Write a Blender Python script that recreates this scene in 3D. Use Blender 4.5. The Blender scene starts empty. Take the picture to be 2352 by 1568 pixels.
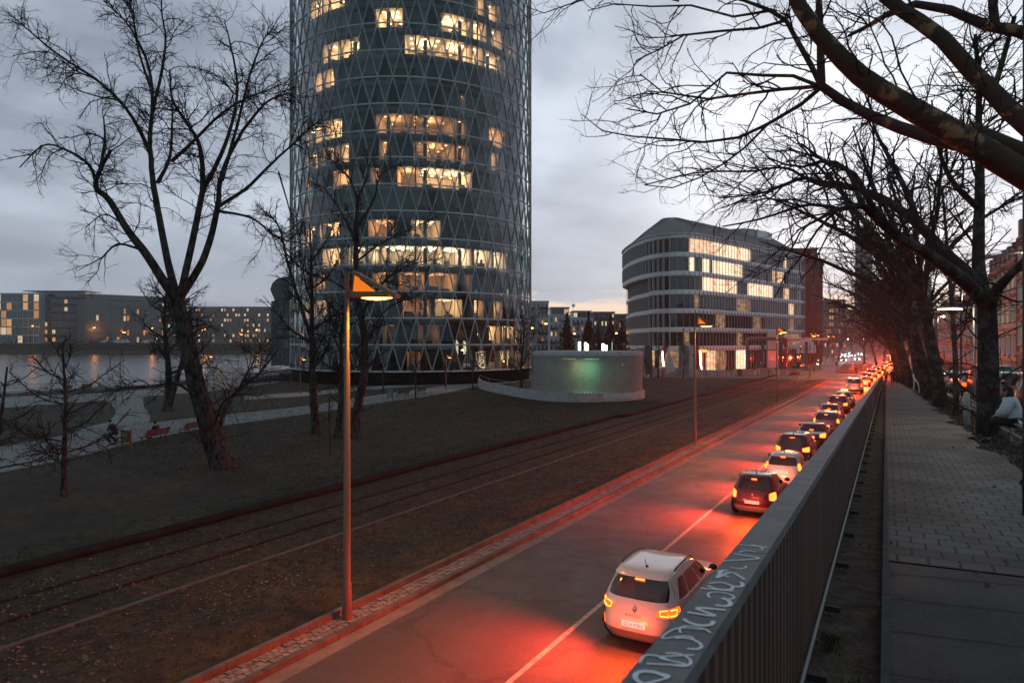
import bpy, bmesh, math, random
import numpy as np
from mathutils import Vector, Matrix

PI = math.pi
R = math.radians
sc = bpy.context.scene
COL = sc.collection

# ------------------------------------------------------------------ camera
FPX, CX, CY = 1568.0, 1176.0, 784.0      # focal length and centre of the photograph at 2352 px width
CAMZ = 6.7                               # eye height above the lower road
cam_d = bpy.data.cameras.new('camera')
cam = bpy.data.objects.new('camera', cam_d); COL.objects.link(cam)
cam.location = (0, 0, CAMZ); cam.rotation_euler = (R(90), 0, 0)
cam_d.sensor_width = 36; cam_d.lens = 36 * FPX / 2352
cam_d.clip_start = 0.05; cam_d.clip_end = 5000
cam_d.dof.use_dof = True; cam_d.dof.focus_distance = 38; cam_d.dof.aperture_fstop = 4.5
sc.camera = cam

# ------------------------------------------------------------------ render + exposure
sc.render.engine = 'CYCLES'
sc.view_settings.view_transform = 'Standard'; sc.view_settings.look = 'None'
sc.view_settings.exposure = 0.08; sc.view_settings.gamma = 1.0
sc.view_settings.use_curve_mapping = False
cy = sc.cycles
cy.max_bounces = 6; cy.diffuse_bounces = 2; cy.glossy_bounces = 3; cy.transmission_bounces = 4
cy.transparent_max_bounces = 16; cy.volume_bounces = 0
cy.sample_clamp_indirect = 4.0; cy.sample_clamp_direct = 0.0
cy.caustics_reflective = False; cy.caustics_refractive = False
cy.use_denoising = True; cy.use_light_tree = True
cy.use_adaptive_sampling = False

# ------------------------------------------------------------------ sky (dusk overcast, light band at the horizon)
SUN_AZ = math.atan2(784, 1568)           # bearing of the sunset glow, right of +Y
world = bpy.data.worlds.new('World'); sc.world = world; world.use_nodes = True
def build_world():
    nt = world.node_tree; N = nt.nodes; L = nt.links; N.clear()
    def nd(t, **k):
        n = N.new(t)
        for a, b in k.items(): setattr(n, a, b)
        return n
    def math_(op, a, b=None, clamp=False):
        n = nd('ShaderNodeMath', operation=op, use_clamp=clamp)
        for i, v in enumerate((a, b)):
            if v is None: continue
            if hasattr(v, 'is_linked'): L.new(v, n.inputs[i])
            else: n.inputs[i].default_value = v
        return n.outputs[0]
    def mixc(f, a, b, mode='MIX'):
        n = nd('ShaderNodeMix', data_type='RGBA', blend_type=mode, clamp_factor=True)
        for s, v in ((n.inputs[0], f), (n.inputs[6], a), (n.inputs[7], b)):
            if hasattr(v, 'is_linked'): L.new(v, s)
            elif isinstance(v, (int, float)): s.default_value = v
            else: s.default_value = (*v, 1)
        return n.outputs[2]
    def maprange(v, a, b, c=0, d=1, smooth=True):
        n = nd('ShaderNodeMapRange', interpolation_type='SMOOTHSTEP' if smooth else 'LINEAR')
        L.new(v, n.inputs[0])
        for i, q in enumerate((a, b, c, d)): n.inputs[i + 1].default_value = q
        return n.outputs[0]
    tc = nd('ShaderNodeTexCoord'); sep = nd('ShaderNodeSeparateXYZ')
    L.new(tc.outputs['Generated'], sep.inputs[0])
    x, y, z = sep.outputs
    # cloud layer: the view direction carried up to a flat ceiling
    den = math_('ADD', math_('MAXIMUM', z, 0.0), 0.22)
    cu = math_('DIVIDE', x, den); cv = math_('DIVIDE', y, den)
    comb = nd('ShaderNodeCombineXYZ'); L.new(cu, comb.inputs[0]); L.new(cv, comb.inputs[1])
    def noise(scale, detail, rough, dist, off):
        mp = nd('ShaderNodeMapping'); mp.inputs[1].default_value = off
        L.new(comb.outputs[0], mp.inputs[0])
        n = nd('ShaderNodeTexNoise'); L.new(mp.outputs[0], n.inputs[0])
        n.inputs['Scale'].default_value = scale; n.inputs['Detail'].default_value = detail
        n.inputs['Roughness'].default_value = rough; n.inputs['Distortion'].default_value = dist
        return n.outputs[0]
    n1 = maprange(noise(1.15, 5, .52, .35, (3.1, 1.7, 0)), .30, .72)
    n2 = maprange(noise(3.2, 6, .55, .5, (7.3, 2.2, 0)), .30, .75)
    cl = math_('ADD', math_('MULTIPLY', n1, .68), math_('MULTIPLY', n2, .32))
    base = mixc(cl, (.235, .28, .36), (.72, .80, .925))
    base = mixc(math_('MULTIPLY', maprange(z, .26, .05), .62), base, (.37, .40, .475))
    # bright thin patch of cloud in front of the sunken sun, and a wide glow round it
    def blob(px, py, lo, hi):
        d = Vector(((px - CX) / FPX, 1, (CY - py) / FPX)).normalized()
        n = nd('ShaderNodeVectorMath', operation='DOT_PRODUCT'); L.new(tc.outputs['Generated'], n.inputs[0])
        n.inputs[1].default_value = d
        return maprange(n.outputs['Value'], lo, hi)
    g1 = math_('MULTIPLY', blob(1990, 330, .93, 1.0), maprange(noise(2.1, 4, .5, .3, (1.3, 4.2, 0)), .22, .6))
    base = mixc(math_('MULTIPLY', g1, .95), base, (1.12, 1.15, 1.22))
    base = mixc(math_('MULTIPLY', blob(1900, 560, .86, 1.0), .34), base, (.97, .98, 1.06))
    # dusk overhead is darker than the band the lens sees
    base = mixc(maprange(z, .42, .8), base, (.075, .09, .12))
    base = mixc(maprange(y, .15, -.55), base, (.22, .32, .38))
    # a clear strip under the cloud deck on the sunset side
    az = nd('ShaderNodeVectorMath', operation='DOT_PRODUCT'); L.new(tc.outputs['Generated'], az.inputs[0])
    az.inputs[1].default_value = (math.sin(SUN_AZ - .2), math.cos(SUN_AZ - .2), 0)
    edge = math_('ADD', z, math_('MULTIPLY', math_('SUBTRACT', n2, .5), .022))
    strip = math_('MULTIPLY', maprange(edge, .070, .058), maprange(az.outputs['Value'], .80, .97))
    glow = mixc(maprange(z, .0, .062), (1.0, .70, .46), (1.02, .82, .66))
    base = mixc(strip, base, glow)
    sky = nd('ShaderNodeTexSky', sky_type='NISHITA', sun_disc=False)
    sky.sun_elevation = R(2.0); sky.sun_rotation = SUN_AZ
    skyc = nd('ShaderNodeVectorMath', operation='SCALE'); L.new(sky.outputs[0], skyc.inputs[0]); skyc.inputs[3].default_value = .07

    # Nishita sky at the low strength it needs, the cloud deck above it in the same units
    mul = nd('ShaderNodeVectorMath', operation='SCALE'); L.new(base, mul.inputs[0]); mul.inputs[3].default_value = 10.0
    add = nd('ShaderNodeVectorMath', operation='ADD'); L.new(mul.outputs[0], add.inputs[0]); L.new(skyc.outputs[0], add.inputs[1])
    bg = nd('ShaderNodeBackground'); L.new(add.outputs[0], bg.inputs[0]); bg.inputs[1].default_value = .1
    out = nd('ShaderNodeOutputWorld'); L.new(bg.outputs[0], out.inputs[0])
build_world()
sun_d = bpy.data.lights.new('sun', 'SUN'); sun = bpy.data.objects.new('sun', sun_d); COL.objects.link(sun)
sun_d.energy = 0.12; sun_d.angle = R(20); sun_d.color = (1, .78, .6)
sun.rotation_euler = (R(86), 0, -SUN_AZ + PI)

# ------------------------------------------------------------------ helpers: photograph pixel <-> place
def U(px, py, Y): return ((px - CX) / FPX * Y, Y, CAMZ - (py - CY) / FPX * Y)
def G(px, py, z=0.0):
    Y = (CAMZ - z) * FPX / (py - CY)
    return ((px - CX) / FPX * Y, Y, z)
def ramp_h(Y):                           # drop of the ramp below the eye
    a = 1.72 + .0415 * Y; b = CAMZ
    k = 0.5; d = max(k - abs(a - b), 0) / k
    return min(a, b) - d * d * k * .25
def ramp_z(Y): return CAMZ - ramp_h(Y) + .004
WD = (math.sin(R(28.7)), math.cos(R(28.7))); WN = (WD[1], -WD[0])
def RP(s, lat, dz=0.0):                  # point on the ramp: s along the parapet, lat to its right
    x = -.45 + WD[0] * s + WN[0] * lat; y = WD[1] * s + WN[1] * lat
    return (x, y, ramp_z(y) + dz)
KD = (math.sin(R(30.2)), math.cos(R(30.2))); KN = (KD[1], -KD[0]); K0 = (-3.29, 16.4)
def KP(s, lat, z=0.0):                   # point by the kerb of the lower road
    return (K0[0] + KD[0] * s + KN[0] * lat, K0[1] + KD[1] * s + KN[1] * lat, z)

# ------------------------------------------------------------------ materials
MATS = {}
def mat(name, col, rough=.7, metal=0.0, col2=None, scale=8.0, detail=6, bump=0.0, bscale=None, emis=None, es=0.0,
        lo=.35, hi=.65, coat=0.0, spec=.5, stretch=None, alpha=None):
    if name in MATS: return MATS[name]
    m = bpy.data.materials.new(name); m.use_nodes = True
    nt = m.node_tree; N = nt.nodes; L = nt.links
    b = N['Principled BSDF']
    b.inputs['Base Color'].default_value = (*col, 1); b.inputs['Roughness'].default_value = rough
    b.inputs['Metallic'].default_value = metal; b.inputs['Specular IOR Level'].default_value = spec
    b.inputs['Coat Weight'].default_value = coat
    if emis: b.inputs['Emission Color'].default_value = (*emis, 1); b.inputs['Emission Strength'].default_value = es
    if col2 or bump:
        tc = N.new('ShaderNodeTexCoord'); src = tc.outputs['Object']
        if stretch:
            mp = N.new('ShaderNodeMapping'); mp.inputs[3].default_value = stretch; L.new(src, mp.inputs[0]); src = mp.outputs[0]
        n = N.new('ShaderNodeTexNoise'); n.inputs['Scale'].default_value = scale; n.inputs['Detail'].default_value = detail
        n.inputs['Roughness'].default_value = .62
        L.new(src, n.inputs[0])
        if col2:
            r = N.new('ShaderNodeValToRGB'); r.color_ramp.elements[0].position = lo; r.color_ramp.elements[1].position = hi
            r.color_ramp.elements[0].color = (*col, 1); r.color_ramp.elements[1].color = (*col2, 1)
            L.new(n.outputs[0], r.inputs[0]); L.new(r.outputs[0], b.inputs['Base Color'])
        if bump:
            n2 = n
            if bscale:
                n2 = N.new('ShaderNodeTexNoise'); n2.inputs['Scale'].default_value = bscale; n2.inputs['Detail'].default_value = 5
                L.new(src, n2.inputs[0])
            bp = N.new('ShaderNodeBump'); bp.inputs['Strength'].default_value = min(bump, 1); bp.inputs['Distance'].default_value = .03
            L.new(n2.outputs[0], bp.inputs['Height']); L.new(bp.outputs[0], b.inputs['Normal'])
    MATS[name] = m
    return m
def glow(name, col, s):
    if name in MATS: return MATS[name]
    m = bpy.data.materials.new(name); m.use_nodes = True; nt = m.node_tree
    for n in list(nt.nodes):
        if n.type != 'OUTPUT_MATERIAL': nt.nodes.remove(n)
    e = nt.nodes.new('ShaderNodeEmission'); e.inputs[0].default_value = (*col, 1); e.inputs[1].default_value = s
    nt.links.new(e.outputs[0], nt.nodes['Material Output'].inputs[0])
    MATS[name] = m; return m
def lit_window(name, c1, c2, s, scale=(.25, .25, .6)):
    """a room seen through a lit window: uneven lamplight, dark furniture low down"""
    if name in MATS: return MATS[name]
    m = bpy.data.materials.new(name); m.use_nodes = True; nt = m.node_tree; N = nt.nodes; L = nt.links
    b = N['Principled BSDF']; b.inputs['Base Color'].default_value = (.03, .03, .03, 1); b.inputs['Roughness'].default_value = .08
    g = N.new('ShaderNodeNewGeometry'); mp = N.new('ShaderNodeMapping'); mp.inputs[3].default_value = scale
    n = N.new('ShaderNodeTexNoise'); n.inputs['Scale'].default_value = 2.2; n.inputs['Detail'].default_value = 3
    L.new(g.outputs['Position'], mp.inputs[0]); L.new(mp.outputs[0], n.inputs[0])
    r = N.new('ShaderNodeValToRGB'); r.color_ramp.elements[0].position = .32; r.color_ramp.elements[1].position = .66
    r.color_ramp.elements[0].color = (*c1, 1); r.color_ramp.elements[1].color = (*c2, 1)
    L.new(n.outputs[0], r.inputs[0]); L.new(r.outputs[0], b.inputs['Emission Color'])
    b.inputs['Emission Strength'].default_value = s
    MATS[name] = m; return m
def glass(name, tint, fac=1.6, rough=.015, ior=1.5, rtint=(.9, .95, 1.0)):
    if name in MATS: return MATS[name]
    m = bpy.data.materials.new(name); m.use_nodes = True; nt = m.node_tree; N = nt.nodes; L = nt.links
    for n in list(N):
        if n.type != 'OUTPUT_MATERIAL': N.remove(n)
    t = N.new('ShaderNodeBsdfTransparent'); t.inputs[0].default_value = (*tint, 1)
    g = N.new('ShaderNodeBsdfGlossy'); g.inputs['Roughness'].default_value = rough; g.inputs[0].default_value = (*rtint, 1)
    f = N.new('ShaderNodeLayerWeight'); f.inputs[0].default_value = .5
    pw = N.new('ShaderNodeMath'); pw.operation = 'POWER'; pw.inputs[1].default_value = ior; L.new(f.outputs['Facing'], pw.inputs[0])
    k = N.new('ShaderNodeMath'); k.operation = 'MULTIPLY_ADD'; k.use_clamp = True; k.inputs[1].default_value = fac; k.inputs[2].default_value = .075
    mx = N.new('ShaderNodeMixShader')
    L.new(pw.outputs[0], k.inputs[0]); L.new(k.outputs[0], mx.inputs[0]); L.new(t.outputs[0], mx.inputs[1]); L.new(g.outputs[0], mx.inputs[2])
    L.new(mx.outputs[0], N['Material Output'].inputs[0])
    MATS[name] = m; return m

# ------------------------------------------------------------------ mesh builder
class MB:
    def __init__(s): s.v = []; s.f = []; s.nv = 0
    def add(s, V, F, mi=0, smooth=False):
        V = np.asarray(V, float).reshape(-1, 3); F = np.asarray(F, int)
        s.v.append(V); s.f.append((F + s.nv, mi, smooth)); s.nv += len(V); return s
    def quad(s, a, b, c, d, mi=0): return s.add([a, b, c, d], [[0, 1, 2, 3]], mi)
    def box(s, c, size, rz=0.0, mi=0, rot=None):
        hx, hy, hz = size[0] / 2, size[1] / 2, size[2] / 2
        P = np.array([(x, y, z) for z in (-hz, hz) for y in (-hy, hy) for x in (-hx, hx)])
        if rot is not None: P = P @ np.array(rot.to_3x3()).T
        elif rz:
            cz, sz = math.cos(rz), math.sin(rz)
            P = np.stack([P[:, 0] * cz - P[:, 1] * sz, P[:, 0] * sz + P[:, 1] * cz, P[:, 2]], 1)
        return s.add(P + np.array(c), [[0, 2, 3, 1], [4, 5, 7, 6], [0, 1, 5, 4], [2, 6, 7, 3], [0, 4, 6, 2], [1, 3, 7, 5]], mi)
    def beam(s, a, b, w, h, mi=0):        # box from a to b, w across, h upright
        a = Vector(a); b = Vector(b); d = (b - a); ln = d.length
        if ln < 1e-6: return s
        d.normalize(); up = Vector((0, 0, 1)) if abs(d.z) < .99 else Vector((0, 1, 0))
        x = d.cross(up).normalized(); u = x.cross(d)
        M = Matrix((x, d, u)).transposed()
        return s.box((a + b) / 2, (w, ln, h), mi=mi, rot=M)
    def prism(s, poly, z0, z1, mi=0, cap=True):
        n = len(poly); b = [(p[0], p[1], z0 if len(p) < 3 else p[2] + z0) for p in poly]
        t = [(p[0], p[1], z1 if len(p) < 3 else p[2] + z1) for p in poly]
        F = [[i, (i + 1) % n, n + (i + 1) % n, n + i] for i in range(n)]
        s.add(b + t, F, mi)
        if cap:
            s.ngon(t, mi); s.ngon(b[::-1], mi)
        return s
    def ngon(s, pts, mi=0):
        s.v.append(np.asarray(pts, float)); s.f.append(([list(range(s.nv, s.nv + len(pts)))], mi, False)); s.nv += len(pts); return s
    def grid(s, A, mi=0, smooth=True, closed_u=False, closed_v=False):
        A = np.asarray(A, float); nu, nv = A.shape[:2]
        I = np.arange(nu * nv).reshape(nu, nv)
        if closed_u: I = np.vstack([I, I[:1]])
        if closed_v: I = np.hstack([I, I[:, :1]])
        F = np.stack([I[:-1, :-1], I[1:, :-1], I[1:, 1:], I[:-1, 1:]], -1).reshape(-1, 4)
        return s.add(A, F, mi, smooth)
    def lathe(s, prof, n=24, c=(0, 0, 0), mi=0, smooth=True, a0=0, a1=2 * PI):
        full = abs(a1 - a0 - 2 * PI) < 1e-6
        th = np.linspace(a0, a1, n, endpoint=not full)
        A = np.array([[(c[0] + r * math.cos(t), c[1] + r * math.sin(t), c[2] + z) for r, z in prof] for t in th])
        return s.grid(A, mi, smooth, closed_u=full)
    def tubes(s, P, Rr, k=6, mi=0, smooth=True, cap=False):
        P = np.asarray(P, float); Rr = np.asarray(Rr, float)
        B, n, _ = P.shape
        T = np.empty_like(P); T[:, 1:-1] = P[:, 2:] - P[:, :-2]; T[:, 0] = P[:, 1] - P[:, 0]; T[:, -1] = P[:, -1] - P[:, -2]
        T /= np.linalg.norm(T, axis=2, keepdims=True) + 1e-9
        m = T.mean(1); ref = np.where(np.abs(m[:, 2:3]) < .75, np.array([[0, 0, 1.]]), np.array([[1., 0, 0]]))
        X = np.cross(T, ref[:, None, :]); X /= np.linalg.norm(X, axis=2, keepdims=True) + 1e-9
        Yv = np.cross(T, X)
        th = np.linspace(0, 2 * PI, k, endpoint=False)
        V = P[:, :, None, :] + Rr[:, :, None, None] * (np.cos(th)[None, None, :, None] * X[:, :, None, :] + np.sin(th)[None, None, :, None] * Yv[:, :, None, :])
        I = np.arange(B * n * k).reshape(B, n, k); J = np.roll(I, -1, 2)
        F = np.stack([I[:, :-1], J[:, :-1], J[:, 1:], I[:, 1:]], -1).reshape(-1, 4)
        s.add(V, F, mi, smooth)
        if cap and k > 2:
            for b in range(B):
                s.ngon(V[b, 0][::-1], mi); s.ngon(V[b, -1], mi)
        return s
    def tube(s, pts, r, k=8, mi=0, cap=True, smooth=True):
        pts = np.asarray(pts, float); rr = np.full(len(pts), r) if np.isscalar(r) else np.asarray(r, float)
        return s.tubes(pts[None], rr[None], k, mi, smooth, cap)
    def sphere(s, c, r, n=12, mi=0, sc_=(1, 1, 1)):
        ph = np.linspace(0, PI, n // 2 + 1); th = np.linspace(0, 2 * PI, n, endpoint=False)
        A = np.array([[(c[0] + r * sc_[0] * math.sin(p) * math.cos(t), c[1] + r * sc_[1] * math.sin(p) * math.sin(t), c[2] + r * sc_[2] * math.cos(p)) for p in ph] for t in th])
        return s.grid(A, mi, True, closed_u=True)
    def build(s, name, mats, parent=None, loc=None, rz=None):
        me = bpy.data.meshes.new(name)
        V = np.concatenate(s.v) if s.v else np.zeros((0, 3))
        loops, starts, totals, mi, sm = [], [], [], [], []; pos = 0
        for F, m, smooth in s.f:
            F = np.asarray(F); nf, k = F.shape
            loops.append(F.ravel()); starts.append(pos + np.arange(nf) * k); totals.append(np.full(nf, k)); pos += nf * k
            mi.append(np.full(nf, m)); sm.append(np.full(nf, smooth))
        me.vertices.add(len(V)); me.vertices.foreach_set('co', V.astype(np.float32).ravel())
        if loops:
            loops = np.concatenate(loops); me.loops.add(len(loops)); me.loops.foreach_set('vertex_index', loops.astype(np.int32))
            st = np.concatenate(starts); me.polygons.add(len(st))
            me.polygons.foreach_set('loop_start', st.astype(np.int32)); me.polygons.foreach_set('loop_total', np.concatenate(totals).astype(np.int32))
            me.polygons.foreach_set('material_index', np.concatenate(mi).astype(np.int32))
            me.polygons.foreach_set('use_smooth', np.concatenate(sm).astype(bool))
        for m in (mats if isinstance(mats, (list, tuple)) else [mats]): me.materials.append(m)
        me.update(calc_edges=True); me.validate()
        o = bpy.data.objects.new(name, me); COL.objects.link(o)
        if parent: o.parent = parent
        if loc is not None: o.location = loc
        if rz is not None: o.rotation_euler = (0, 0, rz)
        return o

def tag(o, label, cat, group=None, kind=None):
    o['label'] = label; o['category'] = cat
    if group: o['group'] = group
    if kind: o['kind'] = kind
    return o
def thing(name, label, cat, loc=(0, 0, 0), rz=0.0, group=None):
    o = bpy.data.objects.new(name, None); COL.objects.link(o); o.empty_display_size = .3
    o.location = loc; o.rotation_euler = (0, 0, rz)
    return tag(o, label, cat, group)
def struct(o): o['kind'] = 'structure'; return o
def dup(root, loc, rz, label, scale=None):
    r = root.copy(); COL.objects.link(r); r.location = loc; r.rotation_euler = (0, 0, rz); r['label'] = label
    if scale: r.scale = (scale,) * 3 if np.isscalar(scale) else scale
    for ch in list(root.children):
        c = ch.copy(); COL.objects.link(c); c.parent = r
        for g in list(ch.children):
            d = g.copy(); COL.objects.link(d); d.parent = c
    return r
def catmull(pts, n):
    P = np.asarray(pts, float); m = len(P)
    if m == 2: return P[0] + (P[1] - P[0]) * np.linspace(0, 1, n)[:, None]
    E = np.vstack([2 * P[0] - P[1], P, 2 * P[-1] - P[-2]])
    t = np.linspace(0, m - 1 - 1e-9, n); i = t.astype(int); f = (t - i)[:, None]
    a, b, c, d = E[i], E[i + 1], E[i + 2], E[i + 3]
    return .5 * (2 * b + (c - a) * f + (2 * a - 5 * b + 4 * c - d) * f * f + (3 * b - a - 3 * c + d) * f ** 3)
def text(name, s, size, m, parent, loc, rot, extrude=.002, align='CENTER', sx=1.0):
    c = bpy.data.curves.new(name, 'FONT'); c.body = s; c.size = size; c.extrude = extrude; c.align_x = align; c.align_y = 'CENTER'
    c.materials.append(m)
    o = bpy.data.objects.new(name, c); COL.objects.link(o); o.parent = parent; o.location = loc; o.rotation_euler = rot; o.scale = (sx, 1, 1)
    return o
# ================================================================== the setting: ground, water, roads, ramp
rng = np.random.default_rng(7); random.seed(7)
M_grass = mat('winter_grass', (.0060, .0050, .0026), .95, col2=(.062, .048, .020), scale=2.6, detail=14, bump=1, bscale=14, lo=.33, hi=.70)
def patchy(m, s, lo, hi):
    nt = m.node_tree; N = nt.nodes; L = nt.links; b = N['Principled BSDF']; src = b.inputs['Base Color'].links[0].from_socket
    g = N.new('ShaderNodeNewGeometry'); n = N.new('ShaderNodeTexNoise'); n.inputs['Scale'].default_value = s; n.inputs['Detail'].default_value = 7; n.inputs['Roughness'].default_value = .7; L.new(g.outputs['Position'], n.inputs[0])
    r = N.new('ShaderNodeValToRGB'); r.color_ramp.elements[0].position = .36; r.color_ramp.elements[1].position = .64; r.color_ramp.elements[0].color = (*lo, 1); r.color_ramp.elements[1].color = (*hi, 1); L.new(n.outputs[0], r.inputs[0])
    x = N.new('ShaderNodeMix'); x.data_type = 'RGBA'; x.blend_type = 'MULTIPLY'; x.inputs[0].default_value = 1; L.new(src, x.inputs[6]); L.new(r.outputs[0], x.inputs[7]); L.new(x.outputs[2], b.inputs['Base Color'])
patchy(M_grass, .33, (.42, .50, .48), (1.55, 1.35, 1.1))
M_path = mat('gravel_path', (.20, .20, .195), .95, col2=(.30, .30, .29), scale=3, bump=.5, bscale=30)
M_conc = mat('concrete', (.30, .30, .29), .85, col2=(.42, .42, .41), scale=1.2, bump=.2, bscale=20)
M_kerb = mat('kerb_stone', (.065, .055, .050), .9, col2=(.13, .115, .10), scale=2, bump=.5, bscale=18)
M_dark = mat('dark_metal', (.02, .02, .022), .5)
M_black = mat('black_plastic', (.008, .008, .009), .55)
M_steel = mat('galvanised_steel', (.32, .33, .34), .45, .6)
M_white = mat('white_paint', (.78, .78, .76), .6)
BANK = [(-158, -60), (-64.6, 86), (-53.7, 103), (-54, 159), (-30, 420), (0, 3000)]

def asphalt(name, c1, c2, rough=.62, cracks=True):
    m = bpy.data.materials.new(name); m.use_nodes = True; nt = m.node_tree; N = nt.nodes; L = nt.links; b = N['Principled BSDF']
    g = N.new('ShaderNodeNewGeometry')
    def noise(scale, det, mp=None):
        n = N.new('ShaderNodeTexNoise'); n.inputs['Scale'].default_value = scale; n.inputs['Detail'].default_value = det; n.inputs['Roughness'].default_value = .65
        src = g.outputs['Position']
        if mp:
            q = N.new('ShaderNodeMapping'); q.vector_type = 'TEXTURE'; q.inputs[2].default_value = (0, 0, -R(30.2)); q.inputs[3].default_value = mp; L.new(src, q.inputs[0]); src = q.outputs[0]
        L.new(src, n.inputs[0]); return n.outputs[0]
    def ramp(v, p0, p1, a, c):
        r = N.new('ShaderNodeValToRGB'); r.color_ramp.elements[0].position = p0; r.color_ramp.elements[1].position = p1
        r.color_ramp.elements[0].color = (*a, 1); r.color_ramp.elements[1].color = (*c, 1); L.new(v, r.inputs[0]); return r.outputs[0]
    def mul(a, c):
        x = N.new('ShaderNodeMix'); x.data_type = 'RGBA'; x.blend_type = 'MULTIPLY'; x.inputs[0].default_value = 1
        L.new(a, x.inputs[6]); L.new(c, x.inputs[7]); return x.outputs[2]
    col = ramp(noise(.55, 8, (1, 5, 1)), .3, .7, c1, c2)              # long worn bands in the driving direction
    col = mul(col, ramp(noise(42, 3), .35, .65, (.6, .6, .6), (1.25, 1.22, 1.2)))
    if cracks:
        v = N.new('ShaderNodeTexVoronoi'); v.feature = 'DISTANCE_TO_EDGE'; v.inputs['Scale'].default_value = .22
        dn = N.new('ShaderNodeVectorMath'); dn.operation = 'ADD'; nn = N.new('ShaderNodeTexNoise'); nn.inputs['Scale'].default_value = 1.6; nn.inputs['Detail'].default_value = 6
        L.new(g.outputs['Position'], nn.inputs[0]); L.new(g.outputs['Position'], dn.inputs[0]); L.new(nn.outputs[1], dn.inputs[1]); L.new(dn.outputs[0], v.inputs[0])
        col = mul(col, ramp(v.outputs[0], .004, .022, (.72, .70, .69), (1, 1, 1)))
        col = mul(col, ramp(noise(1.3, 7), .70, .76, (1, 1, 1), (.62, .6, .58)))   # tar patches
    L.new(col, b.inputs['Base Color'])
    L.new(ramp(noise(.8, 5), .3, .7, (rough - .12,) * 3, (rough + .12,) * 3), b.inputs['Roughness'])
    bp = N.new('ShaderNodeBump'); bp.inputs['Strength'].default_value = .5; bp.inputs['Distance'].default_value = .01
    L.new(noise(60, 4), bp.inputs['Height']); L.new(bp.outputs[0], b.inputs['Normal'])
    return m
M_road = asphalt('asphalt', (.055, .050, .048), (.092, .084, .080))
M_slab = asphalt('slab_asphalt', (.040, .047, .048), (.066, .072, .073), .8, False)
M_street = asphalt('street_asphalt', (.045, .045, .046), (.07, .07, .07), .55, False)

# ground, with the river bank as its left edge
b = MB(); b.ngon([(x, y, 0) for x, y in ([(2500, -60), (2500, 3000)] + BANK[::-1])])
struct(b.build('ground', M_grass))
b = MB(); b.ngon([(-1500, -200, -1.2), (60, -200, -1.2), (60, 600, -1.2), (-1500, 600, -1.2)])
M_water = mat('river_water', (.012, .016, .018), .10, spec=.6, bump=.4, scale=.22, stretch=(1, 3.2, 1), bscale=.35)
MATS['river_water'].node_tree.nodes['Principled BSDF'].inputs['Roughness'].default_value = .27
struct(b.build('river', M_water))
b = MB()
for (x0, y0), (x1, y1) in zip(BANK[:-1], BANK[1:]):
    b.quad((x0, y0, -1.2), (x1, y1, -1.2), (x1, y1, .25), (x0, y0, .25))
struct(b.build('quay_wall', M_conc))
# far bank: low quay, planted slope, street level
b = MB()
b.quad((-1500, 427, -1.2), (-31, 427, -1.2), (-31, 427, .3), (-1500, 427, .3), 1)
b.quad((-1500, 427, .3), (-31, 427, .3), (-31, 436, .4), (-1500, 436, .4), 1)
b.quad((-1500, 436, .4), (-31, 436, .4), (-31, 440, 5.3), (-1500, 440, 5.3), 0)
b.quad((-1500, 440, 5.3), (-31, 440, 5.3), (-31, 3000, 5.4), (-1500, 3000, 5.4), 2)
b.quad((-31, 427, -1.2), (-31, 3000, -1.2), (-31, 3000, 5.4), (-31, 436, 5.3), 1)
struct(b.build('far_bank', [M_grass, M_kerb, M_street]))

def ribbon(name, up, lo, m, z=.008):
    b = MB(); n = 40
    A = catmull([G(x, y) for x, y in up], n); B = catmull([G(x, y) for x, y in lo], n)
    T = np.linspace(0, 1, 4)[None, :, None]; W = A[:, None] * (1 - T) + B[:, None] * T; W[..., 2] = z
    b.grid(W[:, ::-1], 0, False); return struct(b.build(name, m))
ribbon('path', [(-300, 1078), (0, 1026), (130, 1003), (235, 972), (300, 975), (480, 955), (700, 932), (880, 905), (1000, 888), (1095, 871), (1230, 862)],
       [(-300, 1150), (0, 1085), (130, 1059), (260, 1028), (330, 1010), (480, 982), (700, 951), (880, 924), (1000, 907), (1095, 888), (1230, 872)], M_path)
ribbon('path', [(215, 992), (262, 955), (262, 935), (235, 912)], [(330, 990), (345, 958), (330, 930), (330, 905)], M_path, .017)
ribbon('path', [(-200, 925), (0, 912), (200, 904), (360, 892), (500, 873), (640, 853)], [(-200, 955), (0, 937), (200, 922), (360, 908), (500, 896), (640, 878)], M_path, .012)
ribbon('path', [(560, 908), (700, 900), (900, 884), (1050, 876)], [(560, 918), (700, 909), (900, 891), (1060, 882)], M_path, .006)
# plaza of small pavers round the oval office building
M_plaza = mat('plaza_paving', (.10, .095, .095), .7, col2=(.17, .16, .16), scale=2.5, bump=.4, bscale=8)
b = MB(); b.ngon([(27, 128, .01), (45, 123, .01), (62, 128, .01), (78, 150, .01), (110, 190, .01), (140, 300, .01), (20, 300, .01), (18, 170, .01)])
struct(b.build('plaza', M_plaza))

# ------------------------------------------------------------------ lower road
def strip(name, l0, l1, z, m, s0=-24, s1=400, zside=None, n=60, f=None):
    b = MB(); ss = np.linspace(s0, s1, n)
    A = np.array([[KP(s, l0, z), KP(s, l1, z)] for s in ss]); b.grid(A[:, ::-1] if l1 > l0 else A, 0, False)
    if zside is not None:
        for l in (l0, l1):
            b.grid(np.array([[KP(s, l, z), KP(s, l, zside)] for s in ss]), 0, False)
    o = b.build(name, m); return struct(o)
SJ = 118.0                                # the verge ends here, the junction begins
strip('road', -.02, 11.6, .012, M_road, -24, 620)
b = MB()                                  # junction and the oncoming carriageway
J = [KP(SJ - 4, -1, .009), KP(SJ - 2, -12, .009), KP(SJ + 4, -30, .009), (60, 141, .009), (70, 152, .009), (90, 185, .009), (170, 330, .009), (330, 620, .009), KP(620, 12, .009), KP(SJ, 12, .009)]
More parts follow.
